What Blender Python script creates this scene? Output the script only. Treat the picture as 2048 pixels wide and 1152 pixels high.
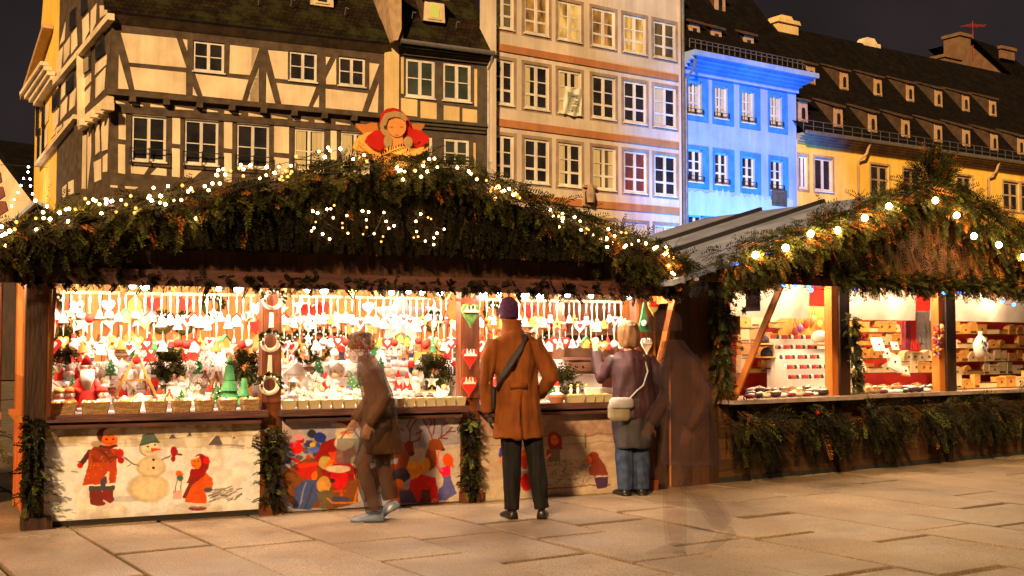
import bpy, bmesh, math, random
import numpy as np
from mathutils import Vector, Matrix, Quaternion
R = math.radians
for o in list(bpy.data.objects): bpy.data.objects.remove(o)
scn = bpy.context.scene
COL = scn.collection
# ---------------------------------------------------------------- camera
FPX, PIT, CH = 2350.0, R(2.75), 1.40          # focal length in photo pixels, upward pitch, eye height
cd = bpy.data.cameras.new('camera'); cam = bpy.data.objects.new('camera', cd); COL.objects.link(cam)
cam.location = (0, 0, CH); cam.rotation_euler = (R(90) + PIT, 0, 0)
cd.sensor_width = 36; cd.lens = 36 * FPX / 2048; cd.clip_end = 600; cd.clip_start = 0.1
scn.camera = cam
# ---------------------------------------------------------------- night sky
w = bpy.data.worlds.new('World'); scn.world = w; w.use_nodes = True
nt = w.node_tree; nt.nodes.clear()
wo = nt.nodes.new('ShaderNodeOutputWorld'); bg = nt.nodes.new('ShaderNodeBackground'); bg.inputs['Strength'].default_value = 1.0
tc = nt.nodes.new('ShaderNodeTexCoord'); ns = nt.nodes.new('ShaderNodeTexNoise'); ns.inputs['Scale'].default_value = 3.5; ns.inputs['Detail'].default_value = 5
rp = nt.nodes.new('ShaderNodeValToRGB')
rp.color_ramp.elements[0].position = .35; rp.color_ramp.elements[0].color = (.009, .0072, .0075, 1)
rp.color_ramp.elements[1].position = .75; rp.color_ramp.elements[1].color = (.030, .021, .021, 1)
sk = nt.nodes.new('ShaderNodeTexSky'); sk.sky_type = 'NISHITA'; sk.sun_disc = False; sk.sun_elevation = R(-5); sk.sun_rotation = R(200)
sm = nt.nodes.new('ShaderNodeMix'); sm.data_type = 'RGBA'; sm.inputs['Factor'].default_value = .03
nt.links.new(tc.outputs['Generated'], ns.inputs['Vector']); nt.links.new(ns.outputs['Fac'], rp.inputs['Fac'])
nt.links.new(rp.outputs['Color'], sm.inputs[6]); nt.links.new(sk.outputs['Color'], sm.inputs[7])
nt.links.new(sm.outputs[2], bg.inputs['Color']); nt.links.new(bg.outputs['Background'], wo.inputs['Surface'])
# ---------------------------------------------------------------- the sodium light that floods the square (one far lamp)
SUN_S = 5.0
sd = bpy.data.lights.new('square_floodlight', 'SUN'); so = bpy.data.objects.new('square_floodlight', sd); COL.objects.link(so)
sd.energy = SUN_S; sd.angle = R(4.0); sd.color = (1, .60, .26)
def aim(o, d): o.rotation_euler = Vector(d).normalized().to_track_quat('-Z', 'Y').to_euler()
aim(so, (0.25, 1.0, -0.55))
scn.view_settings.view_transform = 'Standard'; scn.view_settings.look = 'None'; scn.view_settings.exposure = 0.35; scn.view_settings.gamma = 1
cy = scn.cycles; cy.use_denoising = True; cy.max_bounces = 5; cy.diffuse_bounces = 3; cy.glossy_bounces = 3; cy.transparent_max_bounces = 12; cy.transmission_bounces = 3
cy.sample_clamp_indirect = 4; cy.caustics_reflective = False; cy.caustics_refractive = False
try: cy.use_light_tree = True
except Exception: pass
# ---------------------------------------------------------------- frames: a plane standing in the world, local (u along, w inwards, z up)
def ray(px, py):
    x = (px - 1024) / FPX; y = (576 - py) / FPX
    return Vector((x, math.cos(PIT) - y * math.sin(PIT), math.sin(PIT) + y * math.cos(PIT)))
def ground(px, py, z=0):
    d = ray(px, py); t = (z - CH) / d.z
    return Vector((d.x * t, d.y * t, z))
class Fr:
    def __init__(s, o, a):
        s.o = Vector((o[0], o[1], 0)); s.a = a
        s.d = Vector((math.cos(a), math.sin(a), 0)); s.n = Vector((-math.sin(a), math.cos(a), 0))
    def pix(s, px, py, w=0):
        d = ray(px, py); c = Vector((0, 0, CH)); p0 = s.o + s.n * w
        t = (p0 - c).dot(s.n) / d.dot(s.n); p = c + d * t - s.o
        return p.dot(s.d), p.z
    def u(s, px, w=0, py=690): return s.pix(px, py, w)[0]
    def W(s, u, w_, z): return s.o + s.d * u + s.n * w_ + Vector((0, 0, z))
    def M(s): return Matrix.Translation(s.o) @ Matrix.Rotation(s.a, 4, 'Z')
# ---------------------------------------------------------------- mesh builder
class MB:
    def __init__(s): s.v = []; s.f = []; s.m = []
    def add(s, vs, fs, m=0):
        b = len(s.v); s.v += [tuple(v) for v in vs]
        for f in fs: s.f.append(tuple(b + i for i in f)); s.m.append(m)
        return s
    def box(s, x0, x1, y0, y1, z0, z1, m=0):
        return s.add([(x0,y0,z0),(x1,y0,z0),(x1,y1,z0),(x0,y1,z0),(x0,y0,z1),(x1,y0,z1),(x1,y1,z1),(x0,y1,z1)],
              [(0,3,2,1),(4,5,6,7),(0,1,5,4),(1,2,6,5),(2,3,7,6),(3,0,4,7)], m)
    def obox(s, c, ax, ay, az, m=0):      # oriented box: centre, half axes
        c, ax, ay, az = map(Vector, (c, ax, ay, az)); vs = []
        for k in (-1, 1):
            for (i, j) in ((-1,-1),(1,-1),(1,1),(-1,1)): vs.append(c + ax*i + ay*j + az*k)
        return s.add(vs, [(0,3,2,1),(4,5,6,7),(0,1,5,4),(1,2,6,5),(2,3,7,6),(3,0,4,7)], m)
    def quad(s, a, b, c, d, m=0): return s.add([a,b,c,d], [(0,1,2,3)], m)
    def prism(s, pts, y0, y1, m=0):       # polygon in xz, extruded along y (y0 = front)
        A = sum(pts[i][0]*pts[(i+1)%len(pts)][1]-pts[(i+1)%len(pts)][0]*pts[i][1] for i in range(len(pts)))
        if A < 0: pts = pts[::-1]
        n = len(pts)
        return s.add([(x,y0,z) for x,z in pts]+[(x,y1,z) for x,z in pts],
              [tuple(range(n)), tuple(range(2*n-1,n-1,-1))]+[(i,i+n,(i+1)%n+n,(i+1)%n) for i in range(n)], m)
    def bar(s, p, q, a, b, m=0):          # beam between points, a = width, b = thickness in y
        p, q = Vector(p), Vector(q); t = (q-p); 
        if t.length < 1e-6: return s
        tn = t.normalized(); up = Vector((0,1,0)) if abs(tn.y) < .9 else Vector((1,0,0))
        x = tn.cross(up).normalized(); y = x.cross(tn)
        return s.obox((p+q)/2, t/2, x*a/2, y*b/2, m)
    def tube(s, pts, r, n=6, m=0, el=(1,1), up=None):
        pts = [Vector(p) for p in pts]; rs = r if isinstance(r, (list,tuple)) else [r]*len(pts); b = len(s.v)
        prev = None
        for i, p in enumerate(pts):
            t = (pts[min(i+1,len(pts)-1)]-pts[max(i-1,0)]).normalized()
            if prev is None:
                a = Vector(up) if up else (Vector((0,0,1)) if abs(t.z) < .9 else Vector((1,0,0)))
                x = (a - t*a.dot(t)).normalized()
            else: x = (prev - t*prev.dot(t)).normalized()
            prev = x; y = t.cross(x)
            for k in range(n):
                an = 2*math.pi*k/n; s.v.append(tuple(p + x*math.cos(an)*rs[i]*el[0] + y*math.sin(an)*rs[i]*el[1]))
        for i in range(len(pts)-1):
            for k in range(n):
                s.f.append((b+i*n+k, b+i*n+(k+1)%n, b+(i+1)*n+(k+1)%n, b+(i+1)*n+k)); s.m.append(m)
        s.f.append(tuple(b+k for k in range(n))[::-1]); s.m.append(m)
        e = b+(len(pts)-1)*n; s.f.append(tuple(e+k for k in range(n))); s.m.append(m)
        return s
    def lathe(s, prof, c=(0,0,0), n=10, m=0, sx=1, sy=1):
        b = len(s.v)
        for r, z in prof:
            for k in range(n):
                a = 2*math.pi*k/n; s.v.append((c[0]+r*sx*math.cos(a), c[1]+r*sy*math.sin(a), c[2]+z))
        for i in range(len(prof)-1):
            for k in range(n):
                s.f.append((b+i*n+k, b+i*n+(k+1)%n, b+(i+1)*n+(k+1)%n, b+(i+1)*n+k)); s.m.append(m)
        s.f.append(tuple(b+k for k in range(n))[::-1]); s.m.append(m)
        e = b+(len(prof)-1)*n; s.f.append(tuple(e+k for k in range(n))); s.m.append(m)
        return s
    def ball(s, c, r, m=0, sc=(1,1,1), n=8, k=5):
        prof = [(max(r*math.sin(math.pi*i/k), r*.02)*1, -r*math.cos(math.pi*i/k)*sc[2]) for i in range(k+1)]
        return s.lathe(prof, c, n, m, sc[0], sc[1])
    def rings(s, rings, m=0, cap=True):
        n = len(rings[0]); b = len(s.v)
        for r in rings: s.v += [tuple(p) for p in r]
        for i in range(len(rings)-1):
            for k in range(n):
                s.f.append((b+i*n+k, b+i*n+(k+1)%n, b+(i+1)*n+(k+1)%n, b+(i+1)*n+k)); s.m.append(m)
        if cap:
            s.f.append(tuple(b+k for k in range(n))[::-1]); s.m.append(m)
            e = b+(len(rings)-1)*n; s.f.append(tuple(e+k for k in range(n))); s.m.append(m)
        return s
    def mesh(s, name, mats, smooth=False):
        me = bpy.data.meshes.new(name); me.from_pydata(s.v, [], s.f)
        for m_ in (mats if isinstance(mats, (list,tuple)) else [mats]): me.materials.append(m_)
        if len(s.m): me.polygons.foreach_set('material_index', s.m)
        if smooth: me.polygons.foreach_set('use_smooth', [True]*len(me.polygons))
        me.update(); return me
    def build(s, name, mats, parent=None, smooth=False, loc=None, rot=None):
        o = bpy.data.objects.new(name, s.mesh(name, mats, smooth)); COL.objects.link(o)
        if parent: o.parent = parent
        if loc is not None: o.location = loc
        if rot is not None: o.rotation_euler = rot if isinstance(rot, (tuple,list)) else (0,0,rot)
        return o
def tag(o, label, cat, group=None, kind=None):
    if label: o['label'] = label
    if cat: o['category'] = cat
    if group: o['group'] = group
    if kind: o['kind'] = kind
    return o
def thing(name, label, cat, fr=None, at=(0,0,0), group=None, rz=None):
    o = bpy.data.objects.new(name, None); COL.objects.link(o); o.empty_display_size = .3
    if fr: o.location = fr.W(*at); o.rotation_euler = (0,0,fr.a if rz is None else rz)
    else: o.location = at; o.rotation_euler = (0,0,rz or 0)
    return tag(o, label, cat, group)
def copy_tree(o, parent=None):
    c = o.copy(); COL.objects.link(c)
    if parent: c.parent = parent
    for ch in list(o.children): copy_tree(ch, c)
    return c
def put(me, name, fr, u, w_, z, label, cat, group=None, rz=0, sc=1, tilt=0):
    o = bpy.data.objects.new(name, me); COL.objects.link(o)
    o.location = fr.W(u, w_, z); o.rotation_euler = (0, tilt, fr.a + rz); o.scale = (sc, sc, sc)
    return tag(o, label, cat, group)
# ---------------------------------------------------------------- materials
def M(name, c, c2=None, scale=8., rough=.7, bump=.0, bscale=None, metal=0., es=0., ec=None, alpha=1., stretch=(1,1,1), lo=.35, hi=.65, island=None, spec=.4, detail=6, sss=0):
    m = bpy.data.materials.new(name); m.use_nodes = True; t = m.node_tree; N = t.nodes; L = t.links
    b = N['Principled BSDF']; b.inputs['Roughness'].default_value = rough; b.inputs['Metallic'].default_value = metal
    b.inputs['Specular IOR Level'].default_value = spec; b.inputs['Alpha'].default_value = alpha
    b.inputs['Base Color'].default_value = (*c, 1)
    tc = N.new('ShaderNodeTexCoord'); mp = N.new('ShaderNodeMapping'); mp.inputs['Scale'].default_value = stretch
    L.new(tc.outputs['Object'], mp.inputs['Vector'])
    if c2 is not None:
        r = N.new('ShaderNodeValToRGB'); r.color_ramp.elements[0].color = (*c, 1); r.color_ramp.elements[1].color = (*c2, 1)
        r.color_ramp.elements[0].position = lo; r.color_ramp.elements[1].position = hi
        n = N.new('ShaderNodeTexNoise'); n.inputs['Scale'].default_value = scale; n.inputs['Detail'].default_value = detail
        L.new(mp.outputs['Vector'], n.inputs['Vector'])
        if island:
            g = N.new('ShaderNodeNewGeometry'); mx = N.new('ShaderNodeMath'); mx.operation = 'MULTIPLY_ADD'
            mx.inputs[1].default_value = island; mx2 = N.new('ShaderNodeMath'); mx2.operation = 'MULTIPLY'; mx2.inputs[1].default_value = 1-island
            L.new(g.outputs['Random Per Island'], mx.inputs[0]); L.new(n.outputs['Fac'], mx2.inputs[0]); L.new(mx2.outputs[0], mx.inputs[2])
            L.new(mx.outputs[0], r.inputs['Fac'])
        else: L.new(n.outputs['Fac'], r.inputs['Fac'])
        L.new(r.outputs['Color'], b.inputs['Base Color'])
    if bump:
        n2 = N.new('ShaderNodeTexNoise'); n2.inputs['Scale'].default_value = bscale or scale*3; n2.inputs['Detail'].default_value = 6
        bp = N.new('ShaderNodeBump'); bp.inputs['Strength'].default_value = bump; bp.inputs['Distance'].default_value = .02
        L.new(mp.outputs['Vector'], n2.inputs['Vector']); L.new(n2.outputs['Fac'], bp.inputs['Height']); L.new(bp.outputs['Normal'], b.inputs['Normal'])
    if es: b.inputs['Emission Color'].default_value = (*(ec or c), 1); b.inputs['Emission Strength'].default_value = es
    return m
def MP(name, c, c2, plank=.12, axis=0, gap=(.02,.01,.005), rough=.6, bump=.25, var=.5):
    """wooden planks: stripes along one axis with dark gaps, long grain, a tone for each plank"""
    m = M(name, c, c2, scale=6, rough=rough); t = m.node_tree; N = t.nodes; L = t.links; b = N['Principled BSDF']
    for n in list(N):
        if n.type in ('TEX_NOISE','VALTORGB','MAPPING'): N.remove(n)
    tc = [n for n in N if n.type == 'TEX_COORD'][0]; sx = N.new('ShaderNodeSeparateXYZ'); L.new(tc.outputs['Object'], sx.inputs[0])
    dv = N.new('ShaderNodeMath'); dv.operation = 'DIVIDE'; dv.inputs[1].default_value = plank; L.new(sx.outputs[axis], dv.inputs[0])
    fr_ = N.new('ShaderNodeMath'); fr_.operation = 'FRACT'; L.new(dv.outputs[0], fr_.inputs[0])
    fl = N.new('ShaderNodeMath'); fl.operation = 'FLOOR'; L.new(dv.outputs[0], fl.inputs[0])
    wn = N.new('ShaderNodeTexWhiteNoise'); wn.noise_dimensions = '1D'; L.new(fl.outputs[0], wn.inputs['W'])
    mp = N.new('ShaderNodeMapping'); sc = [1.5,1.5,1.5]; sc[axis] = 22; mp.inputs['Scale'].default_value = sc; L.new(tc.outputs['Object'], mp.inputs['Vector'])
    cmb = N.new('ShaderNodeVectorMath'); cmb.operation = 'ADD'; L.new(mp.outputs[0], cmb.inputs[0])
    cx = N.new('ShaderNodeCombineXYZ'); mu = N.new('ShaderNodeMath'); mu.operation = 'MULTIPLY'; mu.inputs[1].default_value = 37.; L.new(wn.outputs['Value'], mu.inputs[0])
    for i in range(3): L.new(mu.outputs[0], cx.inputs[i])
    L.new(cx.outputs[0], cmb.inputs[1])
    nz = N.new('ShaderNodeTexNoise'); nz.inputs['Scale'].default_value = 1.6; nz.inputs['Detail'].default_value = 7; nz.inputs['Distortion'].default_value = .8; L.new(cmb.outputs[0], nz.inputs['Vector'])
    ad = N.new('ShaderNodeMath'); ad.operation = 'MULTIPLY_ADD'; ad.inputs[1].default_value = var; L.new(wn.outputs['Value'], ad.inputs[0])
    m2 = N.new('ShaderNodeMath'); m2.operation = 'MULTIPLY'; m2.inputs[1].default_value = 1-var*.6; L.new(nz.outputs['Fac'], m2.inputs[0]); L.new(m2.outputs[0], ad.inputs[2])
    r = N.new('ShaderNodeValToRGB'); r.color_ramp.elements[0].position=.3; r.color_ramp.elements[1].position=.85
    r.color_ramp.elements[0].color=(*c,1); r.color_ramp.elements[1].color=(*c2,1); L.new(ad.outputs[0], r.inputs['Fac'])
    lt = N.new('ShaderNodeMath'); lt.operation='LESS_THAN'; lt.inputs[1].default_value = .06; L.new(fr_.outputs[0], lt.inputs[0])
    mx = N.new('ShaderNodeMix'); mx.data_type='RGBA'; L.new(lt.outputs[0], mx.inputs['Factor']); L.new(r.outputs['Color'], mx.inputs[6]); mx.inputs[7].default_value=(*gap,1)
    L.new(mx.outputs[2], b.inputs['Base Color'])
    bp = N.new('ShaderNodeBump'); bp.inputs['Strength'].default_value = bump; bp.inputs['Distance'].default_value=.01
    sb = N.new('ShaderNodeMath'); sb.operation='SUBTRACT'; L.new(nz.outputs['Fac'], sb.inputs[0]); L.new(lt.outputs[0], sb.inputs[1]); L.new(sb.outputs[0], bp.inputs['Height']); L.new(bp.outputs['Normal'], b.inputs['Normal'])
    return m
def MT(name, c, c2, wx=.17, wz=.16, slope=1, moss=None, rough=.8):
    """roof tiles: rows and staggered joints across the slope, with blotches of moss"""
    m = M(name, c, c2, scale=2.2, rough=rough, spec=.1); t = m.node_tree; N = t.nodes; L = t.links; b = N['Principled BSDF']
    tc = [n for n in N if n.type == 'TEX_COORD'][0]
    sx = N.new('ShaderNodeSeparateXYZ'); L.new(tc.outputs['Object'], sx.inputs[0]); cx = N.new('ShaderNodeCombineXYZ')
    L.new(sx.outputs[0], cx.inputs[0]); L.new(sx.outputs[2], cx.inputs[1])
    bk = N.new('ShaderNodeTexBrick'); bk.inputs['Scale'].default_value = 1; bk.inputs['Brick Width'].default_value = wx; bk.inputs['Row Height'].default_value = wz
    bk.inputs['Mortar Size'].default_value = .014; bk.inputs['Color1'].default_value=(.55,.55,.55,1); bk.inputs['Color2'].default_value=(1,1,1,1); bk.inputs['Mortar'].default_value=(.15,.15,.15,1)
    L.new(cx.outputs[0], bk.inputs['Vector'])
    col = b.inputs['Base Color'].links[0].from_socket
    mx = N.new('ShaderNodeMix'); mx.data_type='RGBA'; mx.blend_type='MULTIPLY'; mx.inputs['Factor'].default_value=.85; L.new(col, mx.inputs[6]); L.new(bk.outputs['Color'], mx.inputs[7])
    L.new(mx.outputs[2], b.inputs['Base Color'])
    if moss:
        n = N.new('ShaderNodeTexNoise'); n.inputs['Scale'].default_value=1.1; n.inputs['Detail'].default_value=9; n.inputs['Roughness'].default_value=.75; L.new(tc.outputs['Object'], n.inputs['Vector'])
        r = N.new('ShaderNodeValToRGB'); r.color_ramp.elements[0].position=.48; r.color_ramp.elements[1].position=.62; L.new(n.outputs['Fac'], r.inputs['Fac'])
        m2 = N.new('ShaderNodeMix'); m2.data_type='RGBA'; L.new(r.outputs['Color'], m2.inputs['Factor']); L.new(mx.outputs[2], m2.inputs[6]); m2.inputs[7].default_value=(*moss,1)
        L.new(m2.outputs[2], b.inputs['Base Color'])
    bp = N.new('ShaderNodeBump'); bp.inputs['Strength'].default_value=.6; bp.inputs['Distance'].default_value=.03; L.new(bk.outputs['Color'], bp.inputs['Height']); L.new(bp.outputs['Normal'], b.inputs['Normal'])
    return m
def MA(name, rough=.55, bump=.2, bscale=120):
    """paint whose colours are the mesh's own colour attribute"""
    m = M(name, (.5,.5,.5), rough=rough, bump=bump, bscale=bscale); t = m.node_tree
    a = t.nodes.new('ShaderNodeAttribute'); a.attribute_name = 'Col'; t.links.new(a.outputs['Color'], t.nodes['Principled BSDF'].inputs['Base Color']); return m
def glow(name, c, s):
    m = bpy.data.materials.new(name); m.use_nodes = True; t = m.node_tree; t.nodes.clear()
    o = t.nodes.new('ShaderNodeOutputMaterial'); e = t.nodes.new('ShaderNodeEmission'); e.inputs['Color'].default_value = (*c,1); e.inputs['Strength'].default_value = s
    t.links.new(e.outputs[0], o.inputs['Surface']); return m
def lit(name, c, c2, s, scale=2.5, stretch=(1,1,.3)):
    m = M(name, c, rough=.2); t = m.node_tree; b = t.nodes['Principled BSDF']; b.inputs['Base Color'].default_value=(.05,.04,.03,1)
    mp = [n for n in t.nodes if n.type=='MAPPING'][0]; mp.inputs['Scale'].default_value = stretch
    n = t.nodes.new('ShaderNodeTexNoise'); n.inputs['Scale'].default_value = scale; n.inputs['Detail'].default_value=3; r = t.nodes.new('ShaderNodeValToRGB')
    r.color_ramp.elements[0].position=.36; r.color_ramp.elements[1].position=.62; r.color_ramp.elements[0].color=(*c,1); r.color_ramp.elements[1].color=(*c2,1)
    t.links.new(mp.outputs[0], n.inputs['Vector']); t.links.new(n.outputs['Fac'], r.inputs['Fac']); t.links.new(r.outputs['Color'], b.inputs['Emission Color']); b.inputs['Emission Strength'].default_value = s
    return m
K = {}
K['plaster_h'] = M('cream plaster', (.70,.58,.40), (.84,.72,.52), .7, .9, .25, 60)
K['timber_h'] = M('weathered brown timber', (.050,.034,.022), (.105,.075,.050), 3, .8, .4, 14, stretch=(1,1,1))
K['plaster_2'] = M('yellow cream plaster', (.66,.50,.24), (.72,.56,.28), 1.3, .9, .2, 60)
K['timber_2'] = M('grey brown timber', (.055,.044,.034), (.095,.078,.060), 3, .8, .3, 14)
K['white'] = M('white painted wood', (.74,.72,.68), (.80,.76,.68), 4, .5, .1)
K['glass'] = M('dark window glass', (.012,.012,.016), (.035,.032,.032), 1.2, .08, spec=.8)
K['glass_g'] = M('greenish window glass', (.03,.045,.04), (.06,.075,.06), 1.2, .08, spec=.8)
K['curtain'] = M('pale curtain', (.45,.40,.25), (.60,.52,.30), 2, .8, stretch=(6,1,.2))
K['beige'] = M('beige render', (.56,.49,.41), (.72,.64,.54), .45, .9, .2, 70)
K['beige_trim'] = M('mauve brown surround', (.27,.19,.14), (.40,.30,.22), 2, .8)
K['band'] = M('terracotta band', (.42,.17,.065), (.50,.22,.09), 2, .8)
K['blue'] = M('render tinted by blue floodlight', (.22,.37,.84), (.33,.47,.90), .5, .85, .2, 60)  # part of the floodlight's blue is put into this wall colour
K['blue_trim_reveal'] = M('strong blue trim and lit reveals', (.03,.20,.62), (.05,.27,.72), 2, .7)
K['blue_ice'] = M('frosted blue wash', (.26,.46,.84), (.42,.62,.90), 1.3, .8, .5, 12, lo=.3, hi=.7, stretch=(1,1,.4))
K['yellow'] = M('ochre render', (.84,.52,.07), (.92,.62,.13), .6, .9, .25, 50)
K['sand'] = M('sandstone', (.36,.25,.15), (.48,.35,.22), 3, .9, .3)
K['tile_m'] = MT('mossy tiles', (.012,.008,.005), (.030,.018,.009), moss=(.026,.030,.008))
K['tile_d'] = MT('dark tiles', (.006,.005,.004), (.014,.010,.008))
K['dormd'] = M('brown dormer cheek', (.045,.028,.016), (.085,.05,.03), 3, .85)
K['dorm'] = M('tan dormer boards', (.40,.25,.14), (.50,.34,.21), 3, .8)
K['zinc'] = M('zinc gutter', (.20,.20,.22), (.28,.28,.30), 4, .45, metal=.6)
K['iron'] = M('black iron', (.02,.02,.02), rough=.5)
K['firewall'] = M('brown parapet stone', (.15,.085,.045), (.21,.125,.07), 2, .9, .4)
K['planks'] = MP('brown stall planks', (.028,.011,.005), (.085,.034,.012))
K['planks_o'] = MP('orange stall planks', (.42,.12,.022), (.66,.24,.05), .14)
K['hplanks'] = MP('shaded brown lap boards', (.035,.015,.004), (.085,.038,.010), .11, 2)  # darkened so the boards' colour carries the shade on the stall front
K['wood_d'] = M('dark stained wood', (.016,.007,.004), (.045,.019,.009), 5, .55, .3, 20, stretch=(3,3,.4))
K['wood_r'] = M('reddish varnished wood', (.075,.020,.006), (.17,.048,.012), 5, .45, .3, 20, stretch=(3,3,.4))
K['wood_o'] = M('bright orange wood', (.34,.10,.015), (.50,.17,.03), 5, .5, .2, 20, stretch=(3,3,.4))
K['tarp'] = M('pale sheeting with blue bounce', (.22,.27,.46), (.36,.41,.60), 2, .5, .2, 6)  # blue reflected from the blue house is put into the sheet's colour
K['beam'] = M('sooty brown beam', (.050,.020,.018), (.10,.040,.030), 6, .6, .3, 18, stretch=(.5,3,3))
K['fir'] = M('fir needles', (.003,.005,.002), (.026,.025,.007), 3, .8, spec=.08, island=.7, lo=.15, hi=.85)
K['fir_dk'] = M('dark fir needles', (.002,.002,.0015), (.012,.010,.004), 3, .8, spec=.08, island=.7, lo=.15, hi=.85)
K['fir_b'] = M('fresh fir needles', (.010,.018,.003), (.075,.078,.015), 3, .7, spec=.08, island=.7, lo=.15, hi=.85)
K['fir_dry'] = M('dried orange leaves', (.06,.025,.006), (.24,.09,.016), 3, .8, spec=.08, island=.7)
K['wire'] = M('dark cable', (.01,.012,.01), rough=.6)
K['bulb'] = glow('warm white bulb', (1,.52,.22), 90)
K['bulb_dim'] = glow('amber bulb', (1,.40,.07), 3.0)
K['bulb_mid'] = glow('golden bulb', (1,.58,.20), 14)
K['bulb_big'] = glow('big warm bulb', (1,.62,.34), 60)
K['bulb_w'] = glow('cool white lamp', (1,.90,.95), 30)
K['bulb_b'] = glow('blue bulb', (.03,.16,1), 12)
K['cream'] = M('matt white', (.80,.76,.70), (.86,.83,.78), 8, .6)
K['cream_d'] = M('ivory', (.60,.52,.38), (.74,.66,.52), 10, .6)
K['pink'] = M('skin pink wood', (.72,.42,.26), rough=.6)
K['red'] = M('red felt', (.52,.018,.010), (.66,.03,.014), 10, .7)
K['orange'] = M('orange felt', (.62,.14,.02), (.72,.20,.03), 10, .7)
K['green'] = M('green felt', (.02,.14,.04), (.05,.24,.08), 10, .7)
K['gold'] = M('gold straw', (.55,.32,.07), (.70,.45,.12), 20, .5)
K['navy'] = M('dark blue cloth', (.02,.025,.08), (.04,.05,.14), 10, .7)
K['brownw'] = M('small brown wood', (.20,.09,.03), (.34,.17,.06), 10, .6)
K['wicker'] = None
K['pot'] = M('pale olive tin', (.36,.31,.17), (.46,.41,.25), 6, .6)
K['terra'] = M('terracotta', (.40,.15,.06), rough=.7)
K['snowc'] = M('white counter cloth', (.78,.76,.74), (.84,.82,.80), 6, .7)
K['paint'] = MA('painted board')

def weather(m, lo=.74, hi=1.06):
    """old render: rain streaks and big soft patches in the paint itself"""
    t = m.node_tree; N = t.nodes; L = t.links; b = N['Principled BSDF']; src = b.inputs['Base Color'].links[0].from_socket
    tc = [n for n in N if n.type=='TEX_COORD'][0]; out = None
    for sc_, st_ in ((2.2,(1,1,.12)),(.35,(1,1,1))):
        mp = N.new('ShaderNodeMapping'); mp.inputs['Scale'].default_value = st_; n = N.new('ShaderNodeTexNoise'); n.inputs['Scale'].default_value = sc_; n.inputs['Detail'].default_value = 9; n.inputs['Roughness'].default_value = .65
        mr = N.new('ShaderNodeMapRange'); mr.inputs['From Min'].default_value=.32; mr.inputs['From Max'].default_value=.62; mr.inputs['To Min'].default_value=lo; mr.inputs['To Max'].default_value=hi
        L.new(tc.outputs['Object'], mp.inputs['Vector']); L.new(mp.outputs[0], n.inputs['Vector']); L.new(n.outputs['Fac'], mr.inputs['Value'])
        v = N.new('ShaderNodeVectorMath'); v.operation='SCALE'; L.new(src, v.inputs[0]); L.new(mr.outputs[0], v.inputs['Scale']); src = v.outputs[0]
    L.new(src, b.inputs['Base Color'])
for k_ in ('plaster_h','plaster_2','beige','blue','yellow','band','beige_trim','blue_trim_reveal'): weather(K[k_], .82, 1.07)
for k_ in ('planks','hplanks','wood_d','wood_r','beam','tarp','sand','white'): weather(K[k_], .68, 1.12)
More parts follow.
